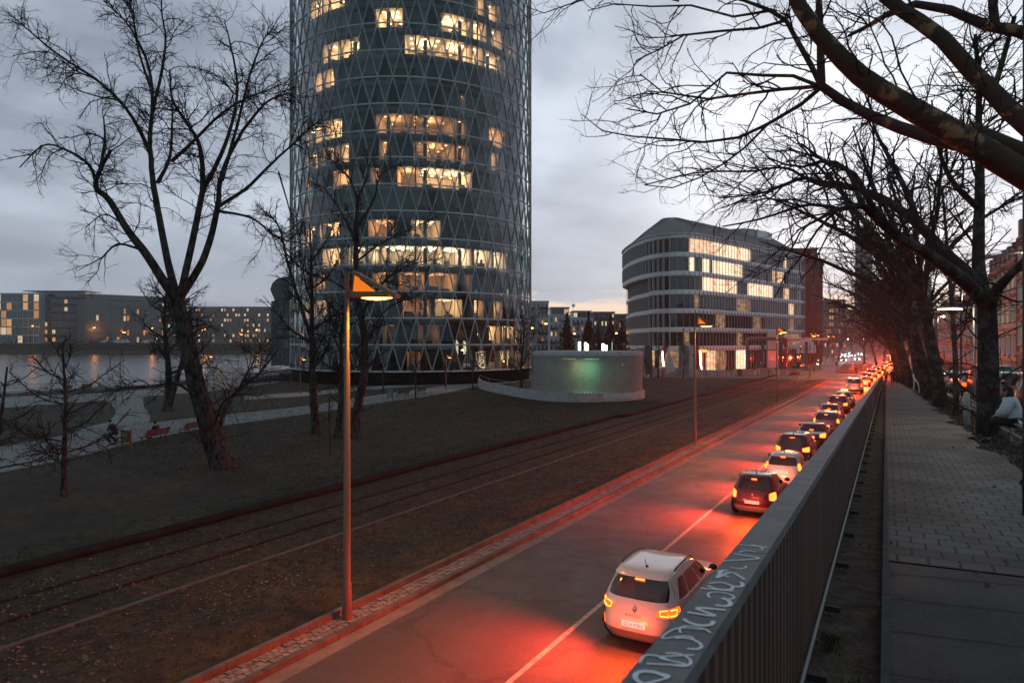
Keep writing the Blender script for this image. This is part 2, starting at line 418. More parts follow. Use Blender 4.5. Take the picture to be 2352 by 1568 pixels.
b.ngon(J[::-1]); struct(b.build('road', M_road))
M_gutter = mat('gutter_concrete', (.13, .115, .105), .8, col2=(.20, .18, .165), scale=2.0, bump=.3, bscale=25)
strip('road_gutter', .02, .42, .016, M_gutter, -24, SJ - 3)
# kerb of single stones, cobbles, upper kerb
def stones(name, l0, l1, z0, z1, ln, m, s0=-24, s1=SJ - 2, jit=.004):
    b = MB(); s = s0
    while s < s1:
        e = s + ln * (1 + random.uniform(-.05, .05)); g = .012
        dz = random.uniform(-jit, jit); c = KP((s + e) / 2, (l0 + l1) / 2, (z0 + z1) / 2 + dz)
        b.box(c, (l1 - l0, e - s - g, z1 - z0), -R(30.2)); s = e
    return struct(b.build(name, m))
stones('kerb', -.16, 0.0, -.05, .13, 1.0, M_kerb)
stones('kerb', -.84, -.70, -.05, .27, 1.2, M_kerb)
M_cob = mat('cobbles', (.11, .095, .09), .75, col2=(.30, .27, .26), scale=5.5, detail=2, bump=.4, bscale=20, lo=.25, hi=.75)
b = MB(); s = -24.0
while s < SJ - 2:
    wcb = .16 if s < 60 else .4
    for k in range(3):
        l = -.70 + .18 * k + random.uniform(-.008, .008); dz = random.uniform(-.012, .012)
        b.box(KP(s + wcb / 2 + (k % 2) * wcb / 2, l + .085, .05 + dz), (.155, wcb - .02, .14), -R(30.2) + random.uniform(-.05, .05))
    s += wcb
struct(b.build('cobble_strip', M_cob))
strip('kerb_bed', -.72, -.14, .085, M_kerb, -24, SJ - 2)
# raised lawn beside the kerb
strip('lawn', -2.2, -.80, .20, M_grass, -24, SJ - 2)
b = MB(); ss = np.linspace(-24, SJ - 2, 60)
b.grid(np.array([[KP(s, -2.2, .20), KP(s, -4.2, .006)] for s in ss]), 0, True); struct(b.build('lawn_bank', M_grass))
# painted lines
M_line = mat('road_paint', (.42, .40, .37), .7, col2=(.16, .15, .14), scale=5, detail=10, lo=.40, hi=.72)
b = MB()
for s0, s1 in [(-24, 52)] + [(55 + 9 * i, 60 + 9 * i) for i in range(9)] + [(150 + 12 * i, 156 + 12 * i) for i in range(20)]:
    b.quad(KP(s0, 4.24, .018), KP(s0, 4.36, .018), KP(s1, 4.36, .018), KP(s1, 4.24, .018))
for i in range(8):                        # hatched area at the junction
    y = 128 + i * 3.2; x = .585 * y - 13.5
    b.quad((x, y, .018), (x + .6, y - .6, .018), (x + 7, y + 2.2, .018), (x + 6.4, y + 2.8, .018))
a0 = G(1868, 893); 
for P0, P1 in [((1890, 866), (1985, 892)), ((1895, 861), (2040, 858)), ((1815, 872), (1880, 862)), ((1840, 878), (1890, 866))]:
    p, q = Vector(G(*P0)), Vector(G(*P1)); d = (q - p).normalized(); w = Vector((d.y, -d.x, 0)) * .12; zz = Vector((0, 0, .018))
    b.quad(p - w + zz, p + w + zz, q + w + zz, q - w + zz)
struct(b.build('road_marking', M_line))
b = MB(); b.lathe([(0, .016), (.32, .016), (.34, .012)], 20, KP(27.5, 3.7)); tag(b.build('manhole_cover', M_dark), 'round dark manhole cover beside the lane line near the hatchbacks', 'manhole cover')
# central island between the carriageways
b = MB(); isl = [G(1872, 855), G(1890, 848), G(1960, 838), (2035 - CX, 0, 0)]
I0 = [(69, 146), (74, 155), (86, 178), (112, 230), (118, 228), (96, 183), (84, 160), (73, 144), (70, 143.5)]
b.ngon([(x, y, .15) for x, y in I0][::-1]); n = len(I0)
for i in range(n):
    x0, y0 = I0[i]; x1, y1 = I0[(i + 1) % n]; b.quad((x0, y0, 0), (x1, y1, 0), (x1, y1, .15), (x0, y0, .15), 1)
struct(b.build('traffic_island', [M_grass, M_kerb]))

# ------------------------------------------------------------------ tram rails and the black hose
M_rail = mat('rusty_rail', (.020, .014, .011), .85, 0, col2=(.045, .034, .028), scale=4, spec=.1)
for lat, lab in ((-9.1, 'thin brown tram rail nearest the black hose on the lawn'), (-7.55, 'thin brown tram rail beside the pale concrete edging')):
    b = MB(); b.box((0, 0, 0), (.055, 210, .06)); b.box((.085, 0, -.012), (.025, 210, .035))
    o = b.build('rail', M_rail, None, KP(66, lat, .012), -R(30.2)); tag(o, lab, 'rail', 'tram rails in the lawn')
M_edge = mat('edging_concrete', (.06, .058, .052), .9, col2=(.11, .105, .095), scale=3)
strip('lawn_edging', -6.08, -5.93, .035, M_edge, -40, SJ - 2, 0)
hp = [KP(s, -11.25 + .05 * math.sin(s * .7), .13) for s in np.arange(-42, 80, 2.0)]
hp += [G(*p) for p in [(1500, 944), (1560, 927), (1620, 910), (1650, 902), (1700, 886), (1740, 876), (1772, 866), (1785, 862)]][0:0]
ex = [(1440, 956), (1500, 939), (1545, 928), (1590, 914), (1630, 905), (1670, 893), (1720, 879), (1765, 867), (1783, 863)]
i0 = min(range(len(hp)), key=lambda i: abs(hp[i][1] - G(1440, 956)[1]))
hp = hp[:i0] + [(x, y, .13) for x, y, z in (G(*p) for p in ex)]
b = MB(); b.tube(catmull(hp, 220), .17, 10)
M_hose = mat('grey_green_hose', (.010, .013, .013), .85, col2=(.020, .025, .025), scale=2, spec=.1)
tag(b.build('drain_hose', M_hose), 'long black pipe lying on the lawn alongside the tram rails', 'pipe')

# ------------------------------------------------------------------ bridge ramp
def rsheet(name, l0, l1, s0, s1, m, dz=0, nl=6, n=120, wob=None):
    b = MB(); A = []
    for s in np.linspace(s0, s1, n):
        row = []
        for j, t in enumerate(np.linspace(0, 1, nl)):
            l = l0 + (l1 - l0) * t
            if wob and j in (0, nl - 1): l += wob(s, j)
            row.append(RP(s, l, dz))
        A.append(row)
    b.grid(np.array(A)[:, ::-1], 0, True); return struct(b.build(name, m))
M_soil = mat('soil_litter', (.040, .028, .019), .95, col2=(.13, .098, .070), scale=7, detail=10, bump=1, bscale=26)
M_verge = mat('leafy_verge', (.014, .012, .008), .95, col2=(.055, .044, .024), scale=3.5, detail=10, bump=1, bscale=18)
rsheet('ramp_fill', -.12, 60, -6, 400, M_soil, -.04, nl=24)
b = MB(); ss = np.linspace(-8, 125, 60)
b.grid(np.array([[RP(s, -.10, -.03), (*RP(s, -.10)[:2], -.1)] for s in ss]), 0, False); struct(b.build('retaining_wall', M_conc))
rsheet('verge', 2.35, 3.95, -4, 200, M_verge, .002)

def paver_mat():
    m = bpy.data.materials.new('grey_pavers'); m.use_nodes = True; nt = m.node_tree; N = nt.nodes; L = nt.links; b = N['Principled BSDF']
    g = N.new('ShaderNodeNewGeometry'); q = N.new('ShaderNodeMapping'); q.vector_type = 'TEXTURE'; q.inputs[2].default_value = (0, 0, -R(28.7)); L.new(g.outputs['Position'], q.inputs[0])
    nz = N.new('ShaderNodeTexNoise'); nz.inputs['Scale'].default_value = .9; nz.inputs['Detail'].default_value = 3; L.new(q.outputs[0], nz.inputs[0])
    wv = N.new('ShaderNodeVectorMath'); wv.operation = 'MULTIPLY_ADD'; L.new(nz.outputs[1], wv.inputs[0]); wv.inputs[1].default_value = (.05, .05, 0); L.new(q.outputs[0], wv.inputs[2])
    br = N.new('ShaderNodeTexBrick'); L.new(wv.outputs[0], br.inputs[0])
    br.inputs['Scale'].default_value = 1; br.inputs['Brick Width'].default_value = .24; br.inputs['Row Height'].default_value = .27; br.inputs['Mortar Size'].default_value = .012
    br.inputs['Mortar Smooth'].default_value = .3; br.inputs['Color1'].default_value = (.15, .155, .15, 1); br.inputs['Color2'].default_value = (.105, .11, .108, 1); br.inputs['Mortar'].default_value = (.014, .013, .011, 1); br.inputs['Bias'].default_value = -.2
    st = N.new('ShaderNodeTexNoise'); st.inputs['Scale'].default_value = .9; st.inputs['Detail'].default_value = 8; L.new(g.outputs['Position'], st.inputs[0])
    r = N.new('ShaderNodeValToRGB'); r.color_ramp.elements[0].position = .35; r.color_ramp.elements[1].position = .62; r.color_ramp.elements[0].color = (.42, .40, .38, 1); r.color_ramp.elements[1].color = (1.05, 1.05, 1.05, 1); L.new(st.outputs[0], r.inputs[0])
    x = N.new('ShaderNodeMix'); x.data_type = 'RGBA'; x.blend_type = 'MULTIPLY'; x.inputs[0].default_value = 1; L.new(br.outputs[0], x.inputs[6]); L.new(r.outputs[0], x.inputs[7])
    L.new(x.outputs[2], b.inputs['Base Color']); b.inputs['Roughness'].default_value = .75
    bp = N.new('ShaderNodeBump'); bp.inputs['Strength'].default_value = .7; bp.inputs['Distance'].default_value = .01; bp.invert = True
    L.new(br.outputs['Fac'], bp.inputs['Height']); L.new(bp.outputs[0], b.inputs['Normal'])
    return m
wob = lambda s, j: (0 if j == 0 else .16 * math.sin(s * .9) + .11 * math.sin(s * 2.3 + 1) + .05 * math.sin(s * 5.1))
rsheet('footpath', .40, 2.35, 7.2, 160, paver_mat(), .010, n=400, wob=wob)
rsheet('footpath_slabs', .40, 4.6, -4, 7.15, M_slab, .010)
# slab joints: thin grooves filled with dirt
b = MB()
for s in np.arange(1.0, 7.0, .72):
    A, B = Vector(RP(s, .40, .016)), Vector(RP(s + .55, 4.5, .016)); d = Vector((WD[0], WD[1], 0)) * .006; b.quad(A - d, A + d, B + d, B - d)
for s in np.arange(-1.5, 6.0, 1.5):
    A, B = Vector(RP(s, .40, .017)), Vector(RP(min(s + 2.4, 7.1), 4.5, .017)); d = Vector((WN[0], WN[1], 0)) * .005; b.quad(A - d, B - d, B + d, A + d)
struct(b.build('slab_joints', M_soil))
b = MB()                                   # edging between soil strip and path
b.grid(np.array([[RP(s, .37, .03), RP(s, .42, .03)] for s in np.linspace(-3, 140, 120)])[:, ::-1], 0, False)
b.grid(np.array([[RP(s, .37, .03), RP(s, .37, -.02)] for s in np.linspace(-3, 140, 120)]), 0, False)
struct(b.build('path_edging', mat('edging_dark', (.05, .05, .048), .9, col2=(.09, .09, .085), scale=5)))
# street on the right with its kerb and pavement
rsheet('street', 4.1, 10.6, -6, 400, M_street, .006, n=160)
b = MB()
for s in np.arange(-4, 140, 1.0):
    x, y, z = RP(s + .5, 4.03); b.box((x, y, z + .02), (.13, .985, .18), -R(28.7))
struct(b.build('kerb', mat('pale_kerb', (.38, .38, .37), .8, col2=(.5, .5, .49), scale=4)))
rsheet('pavement', 10.6, 12.6, -6, 300, M_plaza, .12)
# ------------------------------------------------------------------ parapet
M_cap = mat('parapet_cap_steel', (.12, .125, .125), .62, 0, col2=(.18, .185, .185), scale=6, bump=.12, bscale=60)
M_corr = mat('corrugated_steel', (.10, .046, .036), .6, 0, col2=(.16, .076, .060), scale=1.5, stretch=(1, 1, .2))
t = thing('parapet', 'long corrugated steel parapet with flat grey cap beside the footpath', 'parapet', RP(0, 0))
o0 = Vector(RP(0, 0))
def rel(p): return Vector(p) - o0
b = MB(); prof = [(-.117, .985), (-.117, 1.03), (0.005, 1.03), (.005, .985)]
SS = np.linspace(-2, 126, 130)
b.grid(np.array([[rel(RP(s, l, z)) for l, z in prof] for s in SS]), 0, False)
b.build('cap', M_cap, t)
b = MB(); A = []                           # ribbed sheet
s = -2.0; per = .115
while s < 126:
    k = 1 if s < 30 else (4 if s < 60 else 12)
    for q, dl in ((0, -.02), (.42, -.02), (.5, -.045), (.92, -.045)):
        ps = s + q * per * k; A.append([rel(RP(ps, dl, .985)), rel(RP(ps, dl, .06))])
    s += per * k
b.grid(np.array(A)[:, ::-1], 0, False)
b.grid(np.array([[rel(RP(s, -.10, .985)), rel(RP(s, -.10, -.02))] for s in SS]), 0, False)
b.build('sheet', M_corr, t)
b = MB(); b.grid(np.array([[rel(RP(s, .0, .075)), rel(RP(s, .012, .055)), rel(RP(s, -.01, .045))] for s in SS]), 0, False); b.build('bottom_rail', M_steel, t)
for i, s in enumerate(np.arange(.6, 62, 1.25)):
    b = MB(); c = rel(RP(s, .06, .01)); b.box(c, (.10, .04, .04), -R(28.7)); b.build('foot_bracket', M_dark, t)
# seams between cap lengths
for s in np.arange(2.9, 120, 4.0):
    b = MB(); b.grid(np.array([[rel(RP(s, l, 1.0315)), rel(RP(s + .012, l, 1.0315))] for l in (-.125, .005)]), 0, False); b.build('seam', M_dark, t)
# scrawled white paint on the cap
M_tag = mat('white_spray_paint', (.90, .91, .93), .8, col2=(.68, .69, .72), scale=40, lo=.3, hi=.75)
r2 = random.Random(4)
def scrawl(s0, pts, w=.007):
    b = MB()
    P = catmull([rel(RP(s0 + ds, -.06 + l, 1.0325)) for ds, l in pts], 26)
    T = np.gradient(P, axis=0); Nn = np.stack([T[:, 1], -T[:, 0], np.zeros(len(P))], 1); Nn /= np.linalg.norm(Nn, axis=1, keepdims=True) + 1e-9
    b.grid(np.stack([P - Nn * w, P + Nn * w], 1), 0, False); b.build('graffiti_stroke', M_tag, t)
s = 1.62
shapes = [[(0, .045), (.05, -.03), (.10, .04)], [(0, -.045), (.02, 0), (0, .05)], [(0, .05), (.06, .0), (.0, -.04), (.08, -.045)], [(0, -.05), (.10, .04), (.12, -.03)],
          [(.0, -.04), (.03, .04), (.07, -.02), (.1, .05)], [(0, -.05), (.015, .05)], [(.0, .045), (.04, .0), (.0, -.045), (.05, -.03), (.09, .03)], [(.04, -.05), (.05, .05)]]
for i in range(34):
    if s > 3.0: break
    if i % 3 == 0: pts = [(ds + r2.uniform(-.02, .02), l + r2.uniform(-.012, .012)) for ds, l in shapes[r2.randrange(len(shapes))]]
    else:
        c0, a0_ = (r2.uniform(0, .06), r2.uniform(-.02, .02)), r2.uniform(0, 6.3); sp = r2.uniform(2.0, 5.5); pts = [(c0[0] + .045 * math.cos(a0_ + q * sp / 5) * (1 - q * .08), max(-.052, min(.055, c0[1] + .04 * math.sin(a0_ + q * sp / 5)))) for q in range(6)]
    scrawl(s, pts, r2.uniform(.0025, .007)); s += r2.uniform(.018, .075) * (1 + i * .03)

# ------------------------------------------------------------------ fallen leaves and grass blades (nobody could count them)
def scatter_leaves(name, pts, size, m, seed):
    r = np.random.default_rng(seed); n = len(pts); P = np.asarray(pts)
    a = r.uniform(0, 2 * PI, n); sz = r.uniform(.6, 1.3, n) * size; tx = r.uniform(-.5, .5, (n, 2))
    ux = np.stack([np.cos(a), np.sin(a), tx[:, 0]], 1) * sz[:, None]; uy = np.stack([-np.sin(a), np.cos(a), tx[:, 1]], 1) * sz[:, None] * .7
    V = np.stack([P - ux, P - uy * .8 + ux * .1, P + ux, P + uy], 1); V[:, :, 2] += .02 + np.abs(r.normal(0, .008, (n, 1)))
    b = MB(); idx = np.arange(n * 4).reshape(n, 4)
    b.add(V.reshape(-1, 3), idx, 0); o = b.build(name, m); o['kind'] = 'stuff'; o['label'] = 'fallen leaves lying on the ground'; return o
M_leaf = mat('dead_leaf', (.05, .026, .014), .8, col2=(.15, .085, .055), scale=.8, detail=3)
M_leafp = mat('pale_dead_leaf', (.08, .055, .045), .8, col2=(.20, .15, .13), scale=.8, detail=3)
def kpts(n, s0, s1, l0, l1, z, seed, clump=True):
    r = np.random.default_rng(seed); out = []
    cs = r.uniform((s0, l0), (s1, l1), (14, 2))
    while len(out) < n:
        if clump and r.random() < .6:
            c = cs[r.integers(14)]; s, l = c + r.normal(0, 1.1, 2)
        else: s, l = r.uniform(s0, s1), r.uniform(l0, l1)
        if l > -1.0: continue
        zz = .20 if l > -2.2 else (.20 * (l + 4.2) / 2.0 if l > -4.2 else 0)
        out.append(KP(s, l, zz + z))
    return out
scatter_leaves('fallen_leaves', kpts(1500, -12, 14, -9, -1.0, .01, 3), .042, M_leaf, 1)
scatter_leaves('fallen_leaves', kpts(1500, -14, 4, -10.5, -3.5, .01, 5), .046, M_leafp, 2)
scatter_leaves('fallen_leaves', kpts(700, 4, 60, -26, -1.0, .01, 6, False), .04, M_leafp, 3)
r = np.random.default_rng(9)
scatter_leaves('fallen_leaves', [RP(s, l, .0) for s, l in zip(r.uniform(4, 60, 900), r.uniform(2.4, 3.9, 900))], .05, M_leaf, 4)
scatter_leaves('fallen_leaves', [RP(s, l, -.02) for s, l in zip(r.uniform(1, 30, 500), r.uniform(.02, .36, 500))], .022, M_leaf, 5)
scatter_leaves('fallen_leaves', [RP(s, l, .01) for s, l in zip(r.uniform(2, 30, 90), r.uniform(.4, 2.6, 90))], .03, M_leaf, 6)
def blades(name, pts, h, m, seed, k=3, spread=.03):
    r = np.random.default_rng(seed); P = np.repeat(np.asarray(pts), k, 0); n = len(P)
    P = P + np.stack([r.normal(0, spread, n), r.normal(0, spread, n), np.zeros(n)], 1)
    a = r.uniform(0, 2 * PI, n); hh = r.uniform(.5, 1.3, n) * h; ln = r.normal(0, .45, (n, 2)) * hh[:, None]; w = hh * .10 + .003
    d = np.stack([np.cos(a) * w, np.sin(a) * w, np.zeros(n)], 1); tip = P + np.concatenate([ln, hh[:, None]], 1)
    b = MB(); b.add(np.stack([P - d, P + d, tip], 1).reshape(-1, 3), np.arange(n * 3).reshape(n, 3), 0)
    o = b.build(name, m); o['kind'] = 'stuff'; o['label'] = 'short winter grass on the lawn'; return o
M_blade = mat('grass_blade', (.016, .016, .008), .9, col2=(.060, .050, .022), scale=.7, detail=5)
blades('grass', kpts(26000, -14, 34, -14, -.85, .0, 11, False), .055, M_blade, 1)
scatter_leaves('fallen_leaves', kpts(2600, -19, -4, -11, -3.2, .01, 15), .05, M_leafp, 12)
blades('grass', kpts(30000, 8, 62, -44, -11, -.0, 16, False), .10, M_blade, 9, 2, .12)
blades('grass', kpts(14000, 34, 90, -30, -.85, .0, 12, False), .08, M_blade, 2)
blades('grass', [RP(s, l, .0) for s, l in zip(r.uniform(3, 60, 7000), r.uniform(2.4, 3.9, 7000))], .06, M_blade, 3)
blades('grass', [RP(c + ds, l, -.03) for c, l0 in [(2.2, .10), (2.9, .18), (4.3, .25), (5.0, .08)] for ds, l in zip(r.normal(0, .09, 60), l0 + r.normal(0, .03, 60))], .035, M_blade, 4, 2, .01)
# ================================================================== the round glass tower
RT = 21.6; TC = None
# centre: silhouette from x=667 to 1221 px at eye level
aL, aR = math.atan2(667 - CX, FPX), math.atan2(1219 - CX, FPX)
ac, hw = (aL + aR) / 2, (aR - aL) / 2
dc = RT / math.sin(hw); TC = (dc * math.sin(ac), dc * math.cos(ac))
FRONT = dc - RT
TS = FPX / (FRONT * math.cos(ac))         # px per metre on the front line
RH = 61.5 / TS                            # row height
Z0 = CAMZ - (853.4 - CY) / TS             # lowest ring
NROW = 22; NSEG = 57
PH0 = math.atan2(-TC[1], -TC[0])          # angle of the front line, seen from the centre
def phi_px(px, r=RT):                     # facade angle (from PH0) whose front surface shows at this column
    a = math.atan2(px - CX, FPX) - ac
    q = dc * math.sin(a) / r
    q = max(-1, min(1, q))
    return math.asin(q) - a
def TP(phi, r, z): a = PH0 + phi; return (r * math.cos(a), r * math.sin(a), z)
tower = thing('office_tower', 'tall round glass tower with a diamond lattice and lit office floors', 'tower', (TC[0], TC[1], 0))
M_tl = mat('lattice_steel', (.62, .64, .66), .5, .05)
M_spand = mat('slab_edge', (.008, .016, .020), .3, col2=(.016, .028, .033), scale=.6)
M_tint = glass('tower_glass', (.84, .92, .91), .95, ior=3.0)
nt_ = M_tint.node_tree; g_ = nt_.nodes.new('ShaderNodeNewGeometry'); k_ = [n for n in nt_.nodes if n.type == 'MATH' and n.operation == 'MULTIPLY_ADD'][0]
m_ = nt_.nodes.new('ShaderNodeMapRange'); m_.inputs[3].default_value = .04; m_.inputs[4].default_value = .085; nt_.links.new(g_.outputs['Random Per Island'], m_.inputs[0]); nt_.links.new(m_.outputs[0], k_.inputs[2])
M_inner = mat('inner_frame', (.014, .017, .019), .5)
M_blind = mat('roller_blind', (.009, .022, .026), .5, col2=(.022, .042, .047), scale=.25)
M_dkroom = mat('unlit_room', (.012, .018, .019), .8)
M_wallw = mat('office_wall', (.72, .64, .54), .8)
M_ceil = mat('office_ceiling', (.78, .72, .64), .8)
M_furn = mat('office_furniture', (.05, .045, .04), .6, col2=(.14, .10, .07), scale=.8)
M_base = mat('tower_base', (.005, .006, .006), .9, spec=.1)
zt = Z0 + RH * NROW
# glass skin (faceted like the triangles it is made of)
b = MB(); rows = []
for k in range(NROW + 1):
    off = (k % 2) * .5
    rows.append([TP(2 * PI * (i + off) / NSEG + .02, RT, Z0 + RH * k) for i in range(NSEG)])
A = np.array(rows); F = []
for k in range(NROW):
    for i in range(NSEG):
        a, c = k * NSEG + i, k * NSEG + (i + 1) % NSEG
        if k % 2 == 0:
            u = (k + 1) * NSEG + i; um = (k + 1) * NSEG + (i - 1) % NSEG
            F += [[a, c, u], [a, u, um]]
        else:
            u = (k + 1) * NSEG + i; up = (k + 1) * NSEG + (i + 1) % NSEG
            F += [[a, up, u], [a, c, up]]
V = A.reshape(-1, 3)
b.add(V[np.array(F)].reshape(-1, 3), np.arange(len(F) * 3).reshape(-1, 3)); b.build('glass_skin', M_tint, tower)
b = MB(); P, Q = [], []
for f in F:
    for i, j in ((0, 1), (1, 2), (2, 0)):
        if abs(V[f[i], 2] - V[f[j], 2]) > .1: P.append((V[f[i]], V[f[j]]))
P = np.array(P); P = np.concatenate([P, P[:0]]); sc_ = 1 + .06 / RT
P2 = P.copy(); P2[..., :2] *= sc_
b.tubes(P2, np.full(P2.shape[:2], .095), 4, 0, False)
b.build('lattice', M_tl, tower)
for k in range(NROW + 1):
    ring = A[k].copy(); ring[:, :2] *= sc_; ring = np.vstack([ring, ring[:2]])
    b = MB(); b.tubes(ring[None], np.full((1, len(ring)), .12), 4, 0, False); b.build('ring', M_tl, tower)
b = MB(); b.lathe([(RT - .2, 0), (RT - .2, Z0 - .12), (RT - 1.5, Z0 - .12)], 72); b.build('plinth', M_base, tower)
b = MB(); b.lathe([(RT, zt + .1), (0, zt + .1)], 57); b.build('roof', M_base, tower)
# core so that nothing shines through the tower
b = MB(); b.lathe([(9.0, 0), (9.0, zt)], 32); b.build('core', M_dkroom, tower)
RI = RT - 1.7
th = np.linspace(-PI, PI, 73)
for k in range(NROW):
    zb = Z0 + RH * k
    b = MB(); b.lathe([(9, zb - .02), (RI + .25, zb - .02), (RI + .35, zb - .10), (RI + .35, zb - .95), (RI, zb - 1.0), (9, zb - 1.0)], 72)
    b.build('floor_slab', M_spand, tower)
# inner glazing bars, one set per floor
for k in range(NROW):
    zb = Z0 + RH * k; b = MB()
    for i in range(60):
        ph = 2 * PI * i / 60 + .015; wide = .20 if i % 5 == 0 else .05
        a = PH0 + ph; b.box(TP(ph, RI, zb + (RH - 1.0) / 2), (.12, wide, RH - 1.0), a)
    b.build('glazing_bars', M_inner, tower)
for ph in np.arange(0, 2 * PI, 2 * PI / 20):          # columns just behind the glazing
    b = MB(); x, y, _ = TP(ph + .1, RI - 1.6, 0); b.lathe([(.32, 0), (.32, zt)], 10, (x, y, 0)); b.build('column', M_inner, tower)
# rooms: (row, x0, x1, brightness, warmth, depth) in columns of the photograph
W1 = (1.0, .56, .27); W2 = (1.0, .43, .17); W3 = (1.0, .68, .42)
ROOMS = [
 (0, 1150, 1205, .55, W1), (0, 935, 965, .12, W2),
 (1, 1118, 1150, .75, W1), (1, 1155, 1190, .8, W1), (1, 684, 700, .5, W2), (1, 960, 1010, .10, W2), (1, 878, 905, .10, W2),
 (2, 925, 990, .40, W2), (2, 1000, 1062, .60, W1), (2, 1090, 1112, .5, W1), (2, 1135, 1155, .45, W1), (2, 690, 712, .7, W2), (2, 718, 760, .35, W1),
 (3, 855, 900, .26, W2), (3, 915, 975, .32, W2), (3, 985, 1050, .34, W2), (3, 716, 745, .35, W2), (3, 1070, 1085, .3, W2),
 (4, 870, 960, .95, W3), (4, 960, 1020, 1.15, W3), (4, 1020, 1085, 1.15, W3), (4, 1090, 1130, .8, W3), (4, 1135, 1165, .7, W3), (4, 790, 838, .55, W3), (4, 740, 782, .8, W1), (4, 845, 870, .7, W3),
 (5, 733, 778, .8, W1), (5, 690, 722, .55, W1), (5, 845, 905, .45, W2), (5, 945, 1012, .55, W1),
 (6, 700, 712, .4, W2),
 (7, 912, 960, .75, W2), (7, 960, 1085, .9, W1), (7, 765, 800, .65, W2), (7, 700, 712, .6, W1), (7, 850, 870, .3, W2),
 (8, 770, 800, .4, W1), (8, 700, 728, .45, W1), (8, 735, 765, .35, W1), (8, 870, 890, .4, W2), (8, 950, 1045, .52, W2), (8, 1050, 1078, .42, W2), (8, 1130, 1146, .6, W1),
 (9, 698, 742, .75, W1), (9, 745, 784, .9, W1), (9, 862, 935, .42, W2), (9, 935, 1050, .50, W2), (9, 1052, 1075, .35, W2), (9, 1125, 1160, .6, W2),
 (10, 1060, 1070, .35, W1), (11, 718, 740, .8, W1), (11, 742, 766, .8, W1), (11, 1190, 1200, .5, W1),
 (12, 738, 775, .75, W1), (12, 776, 824, .85, W1), (12, 930, 1025, 1.05, W1), (12, 1025, 1085, 1.0, W1), (12, 1087, 1110, .9, W1), (12, 1115, 1150, .85, W1), (12, 1156, 1163, .5, W1),
 (13, 862, 925, .9, W1), (13, 1014, 1085, .95, W1), (13, 1088, 1118, .8, W1), (13, 1130, 1155, .75, W1), (13, 1170, 1185, .7, W1),
 (14, 708, 740, .7, W1), (14, 742, 790, .9, W1), (14, 1095, 1112, .95, W1), (14, 1120, 1150, .6, W1),
 (15, 720, 786, .8, W1), (15, 840, 880, .8, W1), (15, 1000, 1080, .8, W1)]
rr = random.Random(3)
lampmats = {}
for (k, x0, x1, br, wc) in ROOMS:
    p0, p1 = phi_px(x0, RI), phi_px(x1, RI); zb = Z0 + RH * k; h = RH - 1.0; n = max(2, int((p1 - p0) * RI / 1.2)); rb = RI - 6.5
    ps = np.linspace(p0, p1, n + 1)
    b = MB()
    b.grid(np.array([[TP(p, rb, zb + .02), TP(p, rb, zb + h - .02)] for p in ps]), 0, False)
    for p in (p0, p1):
        b.grid(np.array([[TP(p, q, zb + .02), TP(p, q, zb + h - .02)] for q in (rb, RI - .1)]), 0, False)
    room = b.build('lit_room', M_wallw, tower)
    b = MB(); b.grid(np.array([[TP(p, rb, zb + h - .03), TP(p, RI - .06, zb + h - .03)] for p in ps]), 0, False); b.build('ceiling', M_ceil, room)
    key = (round(br, 2), wc)
    lm = glow('ceiling_lamp_%d_%d' % (int(br * 100), int(wc[1] * 100)), wc, 3.0 + 9 * br)
    b = MB(); arc = (p1 - p0) * RI; m = max(1, int(arc / 2.0))
    for i in range(m):
        for q in (RI - 1.3, RI - 3.2, RI - 5.2):
            if wc is W2 and rr.random() < .35: continue
            p = p0 + (p1 - p0) * (i + .5) / m; w = .24 if wc is not W2 else .17
            dx = w / RI; b.add([TP(p - dx, q - w, zb + h - .06), TP(p + dx, q - w, zb + h - .06), TP(p + dx, q + w, zb + h - .06), TP(p - dx, q + w, zb + h - .06)], [[0, 1, 2, 3]])
    b.build('ceiling_lamp', lm, room)
    for i in range(max(1, int(arc / 4.5))):
        ld = bpy.data.lights.new('room_light', 'POINT'); ld.energy = 95 * br ** 1.2 * min(arc, 5) / max(1, 1); ld.color = wc; ld.shadow_soft_size = .4
        lo = bpy.data.objects.new('room_light', ld); COL.objects.link(lo); lo.parent = tower
        q = TP(p0 + (p1 - p0) * (i + .5) / max(1, int(arc / 4.5)), RI - 2.6, zb + 2.0); lo.location = (q[0], q[1], q[2])
    b = MB()                                # desks, screens and plants along the window
    for i in range(int(arc / 1.1) + 1):
        if rr.random() < .3: continue
        p = p0 + (p1 - p0) * rr.uniform(.06, .94); q = RI - rr.uniform(.6, 3.5); a = PH0 + p; hh = rr.uniform(.5, 1.15)
        b.box(TP(p, q, zb + hh / 2), (.5, rr.uniform(.5, 1.5), hh), a)
        if rr.random() < .35: b.sphere(TP(p, q, zb + hh + .3), .38, 7, 0, (.7, .7, 1.1))
    b.build('furniture', M_furn, room)
# blinds drawn and half drawn on other bays
b = MB()
lit = {}
for (k, x0, x1, *_r) in ROOMS: lit.setdefault(k, []).append((phi_px(x0, RI), phi_px(x1, RI)))
for k in range(NROW):
    zb = Z0 + RH * k; h = RH - 1.0
    for i in range(60):
        ph = 2 * PI * (i + .5) / 60 + .015 - PI; ph = (ph + PI) % (2 * PI) - PI
        if any(a - .03 < ph < c + .03 for a, c in lit.get(k, [])): continue
        if rr.random() < (.55 if k not in (6,) else .85):
            d = rr.choice([1, 1, 1, .6, .35]); w = 2 * PI * RI / 60 * .46
            a = PH0 + ph; b.box(TP(ph, RI - .25, zb + h * (1 - d / 2)), (.03, 2 * w, h * d), a)
o = b.build('blinds', M_blind, tower); o['kind'] = 'stuff'
